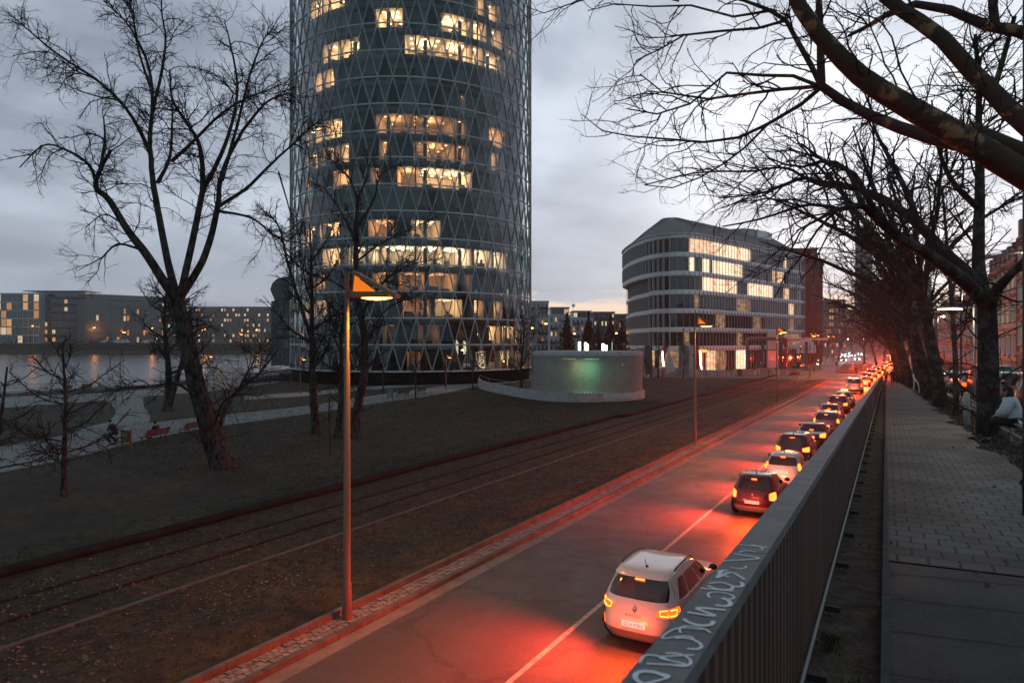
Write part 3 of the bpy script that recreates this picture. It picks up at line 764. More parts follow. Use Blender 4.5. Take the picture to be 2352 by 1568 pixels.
# entrance lattice screen glowing at the foot, on the right
b = MB(); rs = random.Random(5)
for i in range(38):
    for j in range(16):
        if rs.random() < .35: continue
        p = phi_px(1118, RI) + (phi_px(1200, RI) - phi_px(1118, RI)) * (i + .5 * (j % 2)) / 38; z = Z0 + .2 + j * .18; w = .07
        q = RI - 2.5; a = PH0 + p; b.box(TP(p, q, z), (.02, .2, .08), a)
o = b.build('glowing_screen', glow('screen_glow', (1, .78, .5), 2.2), tower); o['kind'] = 'stuff'
# ================================================================== buildings
def outline(pts, n):
    """closed smooth outline, n points at even spacing"""
    P = np.asarray(pts, float); m = len(P); E = np.vstack([P[-1], P, P[0], P[1]])
    t = np.linspace(0, m, 900, endpoint=False); i = t.astype(int); f = (t - i)[:, None]
    a, b, c, d = E[i], E[i + 1], E[i + 2], E[i + 3]
    C = .5 * (2 * b + (c - a) * f + (2 * a - 5 * b + 4 * c - d) * f * f + (3 * b - a - 3 * c + d) * f ** 3)
    C = np.vstack([C, C[0]]); L = np.concatenate([[0], np.cumsum(np.linalg.norm(np.diff(C, axis=0), axis=1))])
    s = np.linspace(0, L[-1], n, endpoint=False)
    return np.stack([np.interp(s, L, C[:, k]) for k in range(2)], 1), L[-1]
def normals2(P):
    T = np.roll(P, -1, 0) - np.roll(P, 1, 0); T /= np.linalg.norm(T, axis=1, keepdims=True); return np.stack([T[:, 1], -T[:, 0]], 1)

M_gl_dark = mat('dark_pane', (.012, .017, .019), .06, spec=.9)
M_gl_mid = mat('curtained_pane', (.035, .05, .052), .12, spec=.9, col2=(.09, .11, .11), scale=.5, stretch=(1, 1, .3))
M_gl_lit = lit_window('lit_pane', (.75, .36, .15), (1.0, .72, .46), 1.05)
M_gl_lit2 = lit_window('bright_lit_pane', (.95, .55, .28), (1.0, .86, .64), 1.3, (.5, .5, 1.1))
M_gl_dim = lit_window('dim_lit_pane', (.10, .05, .03), (.62, .36, .18), .6)
M_band = mat('folded_band', (.62, .63, .65), .45, .1, col2=(.70, .71, .73), scale=.4)
M_fin = mat('fin_metal', (.40, .41, .425), .45, .2)
M_roofz = mat('standing_seam_roof', (.16, .165, .172), .5, .2, col2=(.20, .205, .212), scale=.3)

# ------------------------------------------------------------------ oval office building
def oval_building():
    base = Vector((50, 165, 0))
    t = thing('office_building', 'oval grey office building with folded facade bands, fins and a sloping metal roof', 'building', base)
    ctrl = [(81.5, 191), (70, 178.5), (58, 166), (48, 156), (41, 149.2), (36, 147.2), (31.8, 150.5), (29.6, 158), (28.8, 170), (30, 182), (36, 196), (52, 214), (70, 226), (84, 226), (88, 210)]
    N = 150
    P, Ltot = outline(ctrl, N); P = P[::-1] if np.cross(P[10] - P[0], P[20] - P[0]) < 0 else P
    c = P.mean(0); Nn = normals2(P); Nn *= np.sign(((P - c) * Nn).sum(1))[:, None]
    vis = [i for i in range(N) if np.dot(Nn[i], -P[i]) > -25]
    # arc position of the corner where the recess in the left end stops
    rec = [i for i in range(N) if P[i, 0] < 31.5 and P[i, 1] > 152.5]
    PL = P.copy()
    for i in rec:                               # the five lower storeys step back under the overhang at the left end
        PL[i] = P[i] - Nn[i] * 1.6
    zb = [5.25, 9.3, 13.35, 17.4, 21.45, 25.5, 29.55]
    off = lambda Q, d, z: np.array([(*(Q[i] + Nn[i] * d - np.array(base[:2])), z) for i in range(N)])
    # body behind the glass
    b = MB(); A = np.stack([off(PL, -.55, 0), off(PL, -.55, 20.6)], 1); b.grid(A, 0, False, closed_u=True)
    A = np.stack([off(P, -.55, 20.6), off(P, -.55, 29.4)], 1); b.grid(A, 0, False, closed_u=True)
    b.ngon([tuple(q) for q in off(P, -.2, 21.0)][::-1], 0)
    b.build('wall', M_inner, t)
    # folded bands: each bay is a slanted triangle pair that catches the sky
    for k, z in enumerate(zb):
        Q = PL if k < 4 else P; b = MB(); h = 1.0
        lo, hi = off(Q, .18, z - h / 2), off(Q, .18, z + h / 2); out = off(Q, .42, z - h / 2 + .08); ins = off(Q, .02, z + h / 2)
        for i in range(N):
            j = (i + 1) % N
            b.add([hi[i], hi[j], out[i]], [[0, 2, 1]]); b.add([hi[j], out[i], lo[j]], [[0, 1, 2]])
            b.add([out[i], lo[i], lo[j]], [[0, 1, 2]])
        b.grid(np.stack([lo, off(Q, -.5, z - h / 2)], 1), 0, False, closed_u=True)
        b.grid(np.stack([hi, off(Q, -.5, z + h / 2)], 1), 0, False, closed_u=True)
        b.build('facade_band', M_band, t)
        b = MB(); b.grid(np.stack([off(Q, .30, z - h / 2 - .10), off(Q, .30, z - h / 2 - .02)], 1), 0, False, closed_u=True); b.build('band_trim', M_fin, t)
    # fins and panes per storey
    levels = [(.15, 4.7)] + [(zb[k] + .52, zb[k + 1] - .6) for k in range(6)]
    ang = lambda i: math.atan2(Nn[i][1], Nn[i][0])
    def px(i): return CX + FPX * P[i, 0] / P[i, 1]
    LIT = {6: [(1640, 1775, 'b'), (1590, 1640, 'm'), (1775, 1840, 'm')], 5: [(1578, 1590, 'b'), (1612, 1700, 'b'), (1770, 1800, 'l'), (1590, 1612, 'm'), (1700, 1770, 'm'), (1800, 1840, 'm')],
           4: [(1612, 1690, 'b'), (1715, 1772, 'b'), (1795, 1812, 'l')], 3: [(1812, 1822, 'l')], 2: [(1700, 1704, 'l'), (1812, 1822, 'd')], 1: [(1800, 1840, 'd')], 0: [(1570, 1610, 'd'), (1690, 1712, 'b'), (1640, 1660, 'd'), (1480, 1500, 'l')]}
    LIT[6] = [(1578, 1640, 'l'), (1640, 1720, 'b'), (1720, 1800, 'm')]; LIT[5] += [(1520, 1560, 'm')]; LIT[3] += [(1690, 1720, 'd'), (1590, 1600, 'd')]; LIT[2] += [(1640, 1660, 'd'), (1730, 1745, 'd')]; LIT[1] += [(1560, 1580, 'd'), (1690, 1700, 'd')]; LIT[0] += [(1610, 1640, 'l'), (1505, 1560, 'd')]; LIT[6] += [(1800, 1812, 'l')]; LIT[4] += [(1590, 1612, 'm')]
    shared = {}; extra = MB(); cnt = 0; todo = []
    for k, (z0, z1) in enumerate(levels):
        Q = PL if k < 5 else P; b = MB()
        for i in range(N):
            cpos = off(Q, .05, (z0 + z1) / 2)[i] if False else np.array([*(Q[i] + Nn[i] * .10 - np.array(base[:2])), (z0 + z1) / 2])
            deep = P[i, 0] < 35 and P[i, 1] < 186 and k > 0
            b.box(cpos, (.75 if deep else .13, .16 if deep else .055, z1 - z0 + .1), ang(i))
        b.build('fin', M_fin, t)
        for i in vis:
            j = (i + 1) % N; x = px(i); kind = 'n'
            for a, c2, q in LIT.get(k, []):
                if a <= x < c2: kind = q
            if kind == 'n' and k in (5, 6) and random.random() < .3: kind = 'm'
            if kind == 'b' and random.random() < .25: kind = 'l'
            if kind == 'l' and random.random() < .15: kind = 'm'
            m = {'n': M_gl_dark, 'm': M_gl_mid, 'l': M_gl_lit, 'b': M_gl_lit2, 'd': M_gl_dim}[kind]
            q0, q1 = Q[i] - Nn[i] * .12, Q[j] - Nn[j] * .12
            todo.append((math.hypot(*q0), z0, z1, q0 - np.array(base[:2]), q1 - np.array(base[:2]), m))
    todo.sort(key=lambda e: e[0]); mats = [M_gl_dark, M_gl_mid, M_gl_lit, M_gl_lit2, M_gl_dim]
    for n_, (_, z0, z1, q0, q1, m) in enumerate(todo):
        pts = [(q0[0], q0[1], z0), (q1[0], q1[1], z0), (q1[0], q1[1], z1), (q0[0], q0[1], z1)]
        if n_ < 100: bb = MB(); bb.quad(*pts); bb.build('window', m, t)
        else: extra.quad(*pts, mi=mats.index(m))
    o = extra.build('windows', mats, t); o['kind'] = 'stuff'
    # roof: eaves gutter, seamed slope, rooftop plant
    r0_, r1_ = np.array([37.6, 161.5]), np.array([72, 194.]); dd = r1_ - r0_; tt = np.clip(((P - r0_) @ dd) / (dd @ dd), 0, 1)
    foot = r0_ + tt[:, None] * dd; ins = P - foot; ins = foot + ins / np.linalg.norm(ins, axis=1, keepdims=True) * 2.2
    for _ in range(4): ins = (np.roll(ins, 1, 0) + ins * 2 + np.roll(ins, -1, 0)) / 4
    b = MB(); e0 = off(P, .35, 30.05); r1 = np.array([(*(q - np.array(base[:2])), 35.6) for q in ins])
    b.grid(np.stack([e0, .55 * e0 + .45 * r1 + np.array([0, 0, .25]), r1], 1)[::-1], 0, True, closed_u=True)
    b.ngon([tuple(q) for q in r1], 0)
    rf = b.build('roof', M_roofz, t)
    b = MB()
    for i in range(0, N):
        up = np.array([0, 0, .06]); mid = .55 * e0[i] + .45 * r1[i] + np.array([0, 0, .25])
        b.tubes(np.array([[e0[i] + up, mid + up, r1[i] + up]]), np.full((1, 3), .05), 3, 0, False)
    b.build('roof_ribs', M_roofz, rf)['kind'] = 'stuff'
    b = MB(); b.grid(np.stack([off(P, .62, 29.9), off(P, .62, 30.1), off(P, .2, 30.12)], 1), 0, False, closed_u=True); b.build('gutter', M_band, t)
    b = MB(); cx_, cy_ = (1692 - CX) / FPX * 186, 186; b.lathe([(5.2, 0), (5.2, 2.6), (0, 2.6)], 28, (cx_ - base.x, cy_ - base.y, 34.0)); b.build('plant_drum', M_steel, t)
    b = MB(); b.box((cx_ + 5 - base.x, cy_ - base.y + 2, 35.3), (9, 7, 2.6), R(45)); b.build('plant_box', M_band, t)
    # glazed double-height entrance bay on the right
    i = min(vis, key=lambda i: abs(px(i) - 1772) + (P[i, 1] > 200) * 999)
    b = MB(); p, n2 = P[i], Nn[i]; a = ang(i); cpos = (*(p + n2 * .5 - np.array(base[:2])), 5.2)
    b.box((cpos[0], cpos[1], 6.9), (.5, 6.6, 4.6), a, 0); b.box((cpos[0], cpos[1], 2.2), (.3, 6.6, 4.4), a, 1)
    b.build('entrance_bay', [mat('beige_panel', (.62, .50, .36), .6), M_fin], t)
    # ground floor advert shapes, doors and a long lit shop window
    for k2, (xp, w_, m) in enumerate([(1665, 1.0, M_white), (1752, .9, M_white), (1697, 3.4, M_gl_lit2), (1600, 3.0, M_gl_dim)]):
        i = min(vis, key=lambda i: abs(px(i) - xp) + (P[i, 1] > 200) * 999); a = ang(i); p = P[i] + Nn[i] * .02 - np.array(base[:2]); b = MB()
        if k2 < 2:
            A = [(y * w_, z) for y, z in [(-.25, 0), (.2, 0), (.5, 1.2), (.5, 3.6), (.2, 4.2), (-.1, 3.4), (-.45, 1.2)]]
            tn = np.array([-Nn[i][1], Nn[i][0]]); b.ngon([(*(p + tn * y + Nn[i] * .06), z + .3) for y, z in A]); b.build('advert_panel', m, t)
        else:
            b.box((*p, 2.4), (.12, w_, 4.2), a); b.build('shop_window', m, t)
    # illuminated shop sign and two lit wall strips
    def at(xp, z, d=.6):
        i = min(vis, key=lambda i: abs(px(i) - xp) + (P[i, 1] > 200) * 999); q = P[i] + Nn[i] * d; return i, Vector((*(q - np.array(base[:2])), z))
    i, q = at(1600, 4.6); aa = ang(i) + PI / 2
    M_sign = glow('sign_yellow', (1.0, .45, .08), 2.2)
    text('shop_sign', "L'OSTERIA", .95, M_sign, t, q, (R(90), 0, aa), .03)
    i, q = at(1600, 4.6, .5); b = MB(); b.box(q, (.04, 4.6, .95), ang(i)); b.build('sign_backing', glow('sign_red', (1.0, .06, .01), .3), t)
    return t, P, Nn, px, at, base
OV = oval_building()

# ------------------------------------------------------------------ generic blocks
def shade(col, k): return tuple(c * k for c in col)
class Unit:                                # shared window meshes
    cache = {}
def win_mesh(w, h, m, frame, d=.12):
    key = (round(w, 2), round(h, 2), m.name, frame.name)
    if key not in Unit.cache:
        b = MB(); f = min(.09, w * .08)
        b.quad((-w / 2, -.02, 0), (w / 2, -.02, 0), (w / 2, -.02, h), (-w / 2, -.02, h), 0)
        for x in (-w / 2, w / 2): b.box((x, -.05, h / 2), (f, .14, h + f), mi=1)
        for z in (0, h): b.box((0, -.055, z), (w - f, .15, f), mi=1)
        if w > 1.1: b.box((0, -.05, h / 2), (f * .7, .10, h - f), mi=1)
        o = b.build('window', [m, frame]); me = o.data; bpy.data.objects.remove(o); Unit.cache[key] = me
    return Unit.cache[key]
WCOUNT = {}
def add_window(parent, x, y, z, w, h, m, frame, rz=0.0):
    n = WCOUNT.get(parent.name, 0); WCOUNT[parent.name] = n + 1
    o = bpy.data.objects.new('window', win_mesh(w, h, m, frame)); COL.objects.link(o); o.parent = parent; o.location = (x, y, z); o.rotation_euler = (0, 0, rz); return o
LITM = [lit_window('warm_window', (.70, .30, .09), (1.0, .62, .28), .7, (.6, .6, .8)), lit_window('orange_window', (.55, .18, .05), (.95, .45, .15), .6, (.5, .5, .8)), lit_window('pale_window', (.8, .55, .3), (1.0, .84, .6), .75, (.6, .6, .8))]
def block(name, label, p0, p1, depth, z0, h, wall, floors, bays, lit=.12, wfrac=.62, hfrac=.6, frame=None, group=None, top=.0, roofm=None, side=None, dark=None, seed=1, skip0=0, parapet=.5, wall2=None, cat='building'):
    r = random.Random(seed); a = Vector(p0); c = Vector(p1); W = (c - a).length; rz = math.atan2(c.y - a.y, c.x - a.x)
    t = thing(name, label, cat, (a.x, a.y, z0), rz, group); frame = frame or M_fin; dark = dark or M_gl_dark
    b = MB(); b.box((W / 2, depth / 2, h / 2), (W, depth, h)); b.build('wall', wall, t)
    b = MB(); b.box((W / 2, depth / 2, h + parapet / 2), (W + .4, depth + .4, parapet)); b.build('roof', roofm or wall, t)
    fh = (h - top) / floors; bw = W / bays
    for k in range(skip0, floors):
        for i in range(bays):
            m = r.choice(LITM) if r.random() < lit else dark
            add_window(t, (i + .5) * bw, -.03, k * fh + fh * (1 - hfrac) * .55, bw * wfrac, fh * hfrac, m, frame)
    if side:
        nb = side; bw2 = depth / nb
        for k in range(skip0, floors):
            for i in range(nb):
                m = r.choice(LITM) if r.random() < lit else dark
                add_window(t, W + .03, (i + .5) * bw2, k * fh + fh * (1 - hfrac) * .55, bw2 * wfrac, fh * hfrac, m, frame, PI / 2)
    return t
def D2(px, Y): return ((px - CX) / FPX * Y, Y)
def hz(py, Y, z0): return CAMZ - (py - CY) / FPX * Y - z0

# ---- far bank offices
M_brick = mat('brown_brick', (.085, .06, .052), .9, col2=(.12, .085, .075), scale=.5)
M_brick2 = mat('grey_brown_render', (.13, .115, .105), .9, col2=(.17, .15, .14), scale=.5)
M_reflect = mat('sky_glass', (.03, .04, .045), .05, .0, spec=1.0, coat=.6)
Yf = 458
t = block('glass_office', 'glass corner office block at the left edge across the river', D2(-60, Yf - 6), D2(90, Yf - 6), 30, 5.4, hz(676, Yf, 5.4), mat('white_render', (.42, .43, .44), .7), 6, 12, .24, .90, .86, seed=3, dark=M_reflect)
t = block('river_office', 'dark brick office with rows of dim windows between glass block and long pale grid office', D2(91, Yf), D2(194, Yf), 34, 5.4, hz(684, Yf, 5.4), M_brick, 6, 11, .16, .78, .52, seed=4)
b = MB(); W = 30.3; b.box((W / 2, 8, hz(684, Yf, 5.4) + 2.6), (W - 2, 12, 3.4)); b.build('penthouse', M_reflect, t)
b = MB(); b.box((W / 2 - 4, 7, hz(684, Yf, 5.4) + 4.6), (W + 12, 18, .5)); b.build('canopy', M_fin, t)
t = block('river_office', 'long office with tall window grid and glazed top floor across the river', D2(195, Yf - 14), D2(420, Yf + 30), 30, 5.4, hz(690, Yf, 5.4), M_brick2, 6, 30, .10, .66, .74, seed=5, dark=M_gl_mid)
b = MB(); W = 67; b.box((W / 2, 8, hz(690, Yf, 5.4) + 1.9), (W - 1, 14, 2.8)); b.build('penthouse', M_reflect, t)
b = MB(); b.box((W / 2, 8, hz(690, Yf, 5.4) + 3.5), (W + 4, 17, .4)); b.build('canopy', M_fin, t)
t = block('river_office', 'grey office with many small lit windows behind the leaning tree trunk', D2(428, Yf + 22), D2(625, Yf + 22), 30, 5.4, hz(702, Yf, 5.4), M_brick2, 7, 30, .24, .62, .55, seed=6)
# ---- vaulted roof building left of the tower
Yv = 190; xa, xb = D2(618, Yv)[0], D2(668, Yv)[0]
t = thing('river_building', 'grey building with a rounded vaulted roof half hidden behind the tower', 'building', (xa, Yv, 0))
b = MB(); prof = [(0.6, 0), (.6, hz(692, Yv, 0)), (1.6, hz(690, Yv, 0)), (.3, hz(665, Yv, 0)), (.9, hz(650, Yv, 0)), (2.2, hz(640, Yv, 0)), (4.2, hz(635, Yv, 0)), (14, hz(632, Yv, 0)), (14, 0)]
A = np.array([[(x, y, z) for x, z in prof] for y in (0, 14)]); b.grid(A, 0, False); b.ngon([(x, 0, z) for x, z in prof]); b.build('wall', mat('slate_grey', (.07, .075, .078), .6, col2=(.10, .105, .11), scale=.4), t)
for k in range(5): add_window(t, 3.2 + 1.5 * (k % 2), -.05, 2 + k * 3.1, 1.0, 1.8, M_gl_dark, M_fin)
# ---- apartments behind the kiosk
M_wht = mat('white_apartment_render', (.50, .51, .53), .8, col2=(.58, .59, .60), scale=.3)
M_dbr = mat('dark_apartment_brick', (.085, .055, .050), .9, col2=(.115, .08, .07), scale=.6)
def apartment(label, x0, x1, Ya, ytop, wall, floors, bays, lit, seed, split=.5, pent=True):
    t = block('apartment_block', label, D2(x0, Ya), D2(x1, Ya), 16, 0, hz(ytop, Ya, 0), wall, floors, bays, lit, .42, .60, seed=seed, group='apartment blocks beyond the kiosk', skip0=1)
    W = (x1 - x0) / FPX * Ya; h = hz(ytop, Ya, 0); fh = h / floors; r = random.Random(seed)
    if pent:
        b = MB(); b.box((W * .5, 8.2, h + 1.9), (W * .86, 12.5, 2.7)); b.build('penthouse', M_fin if wall is M_wht else wall, t)
        b = MB(); b.box((W * .5, 8, h + 3.4), (W * .93, 15.2, .35)); b.build('canopy', wall, t)
        for k in range(4): add_window(t, W * (.2 + .2 * k), 1.9, h + .9, 1.5, 1.9, r.choice(LITM) if r.random() < .4 else M_gl_dark, M_fin)
    for k in range(1, floors):
        for x in (.22, .78):
            if r.random() < .75:
                b = MB(); b.box((W * x, -.8, k * fh + .1), (3.0, 1.5, .15)); b.box((W * x, -1.52, k * fh + .65), (3.0, .05, 1.0), mi=1)
                for sx in (-1.48, 1.48): b.box((W * x + sx, -.8, k * fh + .65), (.05, 1.4, 1.0), mi=1)
                b.build('balcony', [wall, M_dark], t)
apartment('white apartment block nearest the tower with narrow upright windows', 1205, 1260, 235, 694, M_wht, 7, 6, .10, 11, pent=False)
apartment('white apartment block with a glazed penthouse second from the tower', 1262, 1311, 262, 726, M_wht, 6, 5, .16, 12)
apartment('white apartment block next to the dark brick flats', 1313, 1362, 280, 733, M_wht, 6, 5, .2, 13)
apartment('dark brick apartment block between white flats and the oval office', 1363, 1412, 300, 718, M_dbr, 6, 6, .2, 14, pent=False)
apartment('dark brick apartment block partly hidden by the oval office', 1413, 1452, 315, 723, M_dbr, 6, 5, .25, 15, pent=False)
b = MB(); b.sphere((0, 0, 1.0), .75, 10, 0, (1, .35, 1)); b.tube([(0, 0, -.6), (0, 0, 1)], .08, 5); tag(b.build('satellite_dish', M_white, None, (*D2(1317, 284), hz(707, 284, 0)) ), 'white satellite dish on the flat roof of a white apartment block', 'dish')
# ---- red brick tower house behind the oval building, further blocks along the avenue
M_red = mat('red_brick', (.20, .035, .022), .9, col2=(.27, .055, .035), scale=.6)
t = block('brick_building', 'tall red brick building behind the right end of the oval office', D2(1812, 196), D2(1877, 196), 24, 0, hz(574, 196, 0), M_red, 8, 3, .0, .16, .35, seed=21)
t = block('brick_building', 'lower dark brick wing stepping down from the red brick building', D2(1877, 205), D2(1890, 205), 30, 0, hz(602, 205, 0), M_red, 7, 2, .05, .4, .5, seed=22)
t = block('office_block', 'dark office block with a few yellow windows behind the avenue trees', D2(1893, 330), D2(1942, 330), 40, 0, hz(690, 330, 0), M_brick, 8, 9, .22, .6, .5, seed=23)
t = block('office_block', 'low dark office block closing the avenue behind the headlights', D2(1945, 520), D2(2040, 520), 40, 0, hz(712, 520, 0), M_brick, 7, 18, .12, .6, .5, seed=24)
t = block('high_rise', 'slim dark high rise standing behind the bare avenue trees', D2(1980, 600), D2(2004, 600), 12, 0, hz(520, 600, 0), mat('dusky_tower', (.035, .035, .04), .7), 24, 3, .02, .5, .4, seed=25)
t = block('office_block', 'grey office block behind the crowns of the right hand trees', D2(2045, 380), D2(2140, 380), 40, 0, hz(640, 380, 0), M_brick2, 9, 12, .14, .6, .5, seed=26)
# ---- old town houses along the street on the right
M_sand = mat('sandstone', (.30, .23, .17), .85, col2=(.38, .30, .22), scale=.8)
M_rose = mat('rose_sandstone', (.24, .135, .12), .85, col2=(.30, .18, .16), scale=.8)
M_cream = mat('cream_render', (.40, .37, .34), .85, col2=(.46, .43, .40), scale=.5)
M_roof = mat('slate_roof', (.045, .042, .045), .7, col2=(.07, .065, .065), scale=1)
def townhouse(label, s0, s1, h, wall, band, floors, bays, lit, seed, stripes=True, attic=True, lat=12.6):
    a = RP(s0, lat); c = RP(s1, lat)      # facade looks back across the street, towards the ramp
    z0 = min(a[2], c[2]) - .5
    rz = math.atan2(c[1] - a[1], c[0] - a[0]); W = math.hypot(c[0] - a[0], c[1] - a[1]); r = random.Random(seed)
    t = thing('town_house', label, 'house', (c[0], c[1], z0), rz + PI, 'old town houses along the street')
    b = MB(); b.box((W / 2, 7, h / 2), (W, 14, h)); b.build('wall', wall, t)
    fh = h / floors
    for k in range(floors + 1):
        b = MB(); b.box((W / 2, -.08, k * fh + (.12 if k else .3)), (W + .1, .3, .28 if k < floors else .7)); b.build('cornice', band, t)
    if stripes:
        b = MB()
        for q in range(7): b.box((W / 2, -.02, .55 + q * .52), (W + .03, .08, .26))
        b.build('striped_base', band, t)
    for x in (.3, W - .3): b = MB(); b.box((x, -.03, h / 2), (.5, .12, h)); b.build('corner_stones', band, t)
    for k in range(floors):
        for i in range(bays):
            m = LITM[1] if r.random() < lit else M_gl_dark; x = (i + .5) * W / bays; z = k * fh + fh * .26
            w = add_window(t, x, -.06, z, W / bays * .42, fh * .56, m, M_white if k else band)
            b = MB(); b.box((x, -.10, z + fh * .56 + .12), (W / bays * .6, .22, .22)); b.build('lintel', band, t)
            b = MB(); b.box((x, -.10, z - .10), (W / bays * .58, .24, .12)); b.build('sill', band, t)
    b = MB(); A = [(-.3, -.4, h), (W + .3, -.4, h), (W - 1, 3.2, h + 3.6), (1, 3.2, h + 3.6), (W - 1, 11, h + 3.6), (1, 11, h + 3.6), (W + .3, 14.3, h), (-.3, 14.3, h)]
    b.add(A, [[0, 1, 2, 3], [3, 2, 4, 5], [5, 4, 6, 7]]); b.add(A, [[0, 3, 5, 7], [1, 6, 4, 2]]); b.build('roof', M_roof, t)
    if attic:
        for i in range(bays):
            x = (i + .5) * W / bays; b = MB(); b.box((x, .6, h + 1.2), (1.3, 1.6, 1.9)); b.build('dormer', band, t)
    return t
townhouse('pale town house with rose stone bands and a lit orange window at the right edge', 66, 88.5, 15.5, M_cream, M_rose, 4, 6, .22, 31)
townhouse('cream town house with rose striped base behind the nearest plane trunk', 89, 111, 14.5, M_cream, M_rose, 4, 6, .18, 32)
townhouse('sandstone town house lit orange beside the striped house', 111.5, 134, 13.5, M_sand, M_sand, 4, 6, .2, 33, stripes=False)
townhouse('plain sandstone house further down the street', 134.5, 160, 13, M_sand, M_rose, 4, 8, .25, 34, stripes=False)
townhouse('farthest cream house on the right hand street', 160.5, 190, 14, M_cream, M_sand, 4, 9, .25, 35, stripes=False)
townhouse('dark gabled house at the far end of the street', 190.5, 230, 14, M_sand, M_rose, 4, 12, .25, 36, stripes=False)

# ------------------------------------------------------------------ round brick kiosk with a perforated wall
def kiosk():
    Yc = 79.5; Rk = 6.55; c = D2(1347, Yc + 3); t = thing('kiosk', 'round pavilion of open brickwork glowing green from inside', 'pavilion', (*c, 0))
    n = 112; rows = 26; H0, H1 = .95, 5.05; dz = (H1 - H0) / rows
    b = MB(); r = random.Random(2)
    for j in range(rows):
        for i in range(n):
            a = 2 * PI * (i + .5 * (j % 2)) / n; w = 2 * PI * Rk / n
            q = Rk + r.uniform(-.012, .012); b.box((q * math.cos(a), q * math.sin(a), H0 + (j + .5) * dz), (.22, w * .66, dz * .93), a)
    b.build('brick_lattice', mat('grey_brick', (.30, .285, .28), .85, col2=(.42, .40, .395), scale=3), t)
    b = MB(); b.lathe([(Rk + .35, 0), (Rk + .35, .9), (Rk - .3, .95)], 64); b.build('base', M_conc, t)
    b = MB(); b.lathe([(Rk + .16, 5.05), (Rk + .16, 5.5), (Rk - .1, 5.55), (0, 5.6)], 64); b.lathe([(Rk + .16, 5.05), (0, 5.05)], 64); b.build('roof', M_conc, t)
    b = MB(); b.lathe([(3.2, .9), (3.2, 5.0)], 32); b.build('inner_wall', mat('pale_inner_wall', (.5, .52, .48), .8), t)
    b = MB(); b.lathe([(Rk - .1, .93), (0, .93)], 32); b.build('inner_floor', M_conc, t)
    for dx, col, e, m in ((.1, (.25, 1.0, .50), 115, 'green_tube'), (-2.4, (.95, .85, .30), 60, 'yellow_tube')):
        p = (dx, -4.6 + abs(dx) * .35, 4.7); b = MB(); b.box((0, 0, 0), (1.6, .12, .08)); lt = b.build('lamp_tube', glow(m, col, 1.5), t, p)
        ld = bpy.data.lights.new('lamp_light', 'AREA'); ld.shape = 'RECTANGLE'; ld.size = 2.2; ld.size_y = .5; ld.energy = e; ld.color = col
        lo = bpy.data.objects.new('lamp_light', ld); COL.objects.link(lo); lo.parent = t; lo.location = (p[0], p[1], p[2] - .08)
    b = MB(); b.box((0, 0, 0), (.12, .34, .12), rot=Matrix.Rotation(R(50), 4, 'X')); b.beam((0, .12, -.02), (-.25, .5, -.05), .05, .05)
    b.build('camera_box', M_white, t, (Rk * .52, -Rk * .88 - .2, 4.1))
    # ramp wall sweeping round it
    rp = [(1097, 884), (1104, 893), (1140, 902), (1200, 914), (1270, 922), (1350, 924), (1420, 921)]
    w = thing('ramp_wall', 'low curved concrete ramp wall rising along the foot of the round pavilion', 'wall', G(1250, 920))
    o = Vector(w.location); P = catmull([G(*q) for q in rp], 40); hgt = np.interp(np.linspace(0, 1, 40), [0, .04, 1], [.3, 1.25, .95])
    N_ = np.gradient(P, axis=0); N_ = np.stack([-N_[:, 1], N_[:, 0], 0 * N_[:, 0]], 1); N_ /= np.linalg.norm(N_, axis=1, keepdims=True)
    b = MB(); A = []
    for i in range(40):
        q0, q1 = P[i] - np.array(o), P[i] + N_[i] * .25 - np.array(o); z = np.array([0, 0, hgt[i]]); A.append([q0, q0 + z, q1 + z, q1])
    b.grid(np.array(A), 0, False); b.build('wall', M_conc, w)
    b = MB(); pr = [tuple(P[i] + N_[i] * .12 - np.array(o) + np.array([0, 0, hgt[i] + .55])) for i in (4, 10, 18)]; b.tube(catmull(pr, 12), .03, 6)
    for q in pr: b.tube([q, (q[0], q[1], q[2] - .6)], .025, 5)
    b.build('handrail', M_steel, w)
kiosk()
# low concrete wall in front of the oval building
P0 = [G(1440, 865), G(1560, 864.5), G(1678, 864)]
t = thing('plaza_wall', 'long low concrete wall with a slanted end in front of the flags', 'wall', P0[0]); o = Vector(P0[0]); b = MB(); A = []
for f, h in ((-.35, 1.75), (0, 1.75), (.62, 1.6), (.66, 1.35), (.97, 1.1), (1.0, .15)):
    p = Vector(P0[0]).lerp(Vector(P0[2]), f) - o; A.append([p + Vector((0, 0, -.1)), p + Vector((0, 0, h)), p + Vector((-.1, .6, h)), p + Vector((-.1, .6, -.1))])
b.grid(np.array([[tuple(q) for q in r_] for r_ in A]), 0, False); b.build('wall', M_conc, t)
# round white stair drum by the river
b = MB(); Yd = 6.7 * FPX / (891 - CY); xc = (505 - CX) / FPX * Yd
t = thing('stair_drum', 'round white walled lookout with a rail beside the river', 'lookout', (xc, Yd + 2, 0))
b.lathe([(2.45, 0), (2.45, 2.9), (2.2, 2.95), (0, 2.95)], 36); b.build('wall', mat('lookout_white', (.42, .43, .44), .8), t)
b = MB()
for zz in (3.4, 3.8): b.tube([(2.2 * math.cos(a), 2.2 * math.sin(a), zz) for a in np.linspace(-1, PI + .6, 24)], .025, 5)
for a in np.linspace(-1, PI + .6, 10): b.tube([(2.2 * math.cos(a), 2.2 * math.sin(a), 2.9), (2.2 * math.cos(a), 2.2 * math.sin(a), 3.8)], .025, 5)
b.build('railing', M_steel, t)
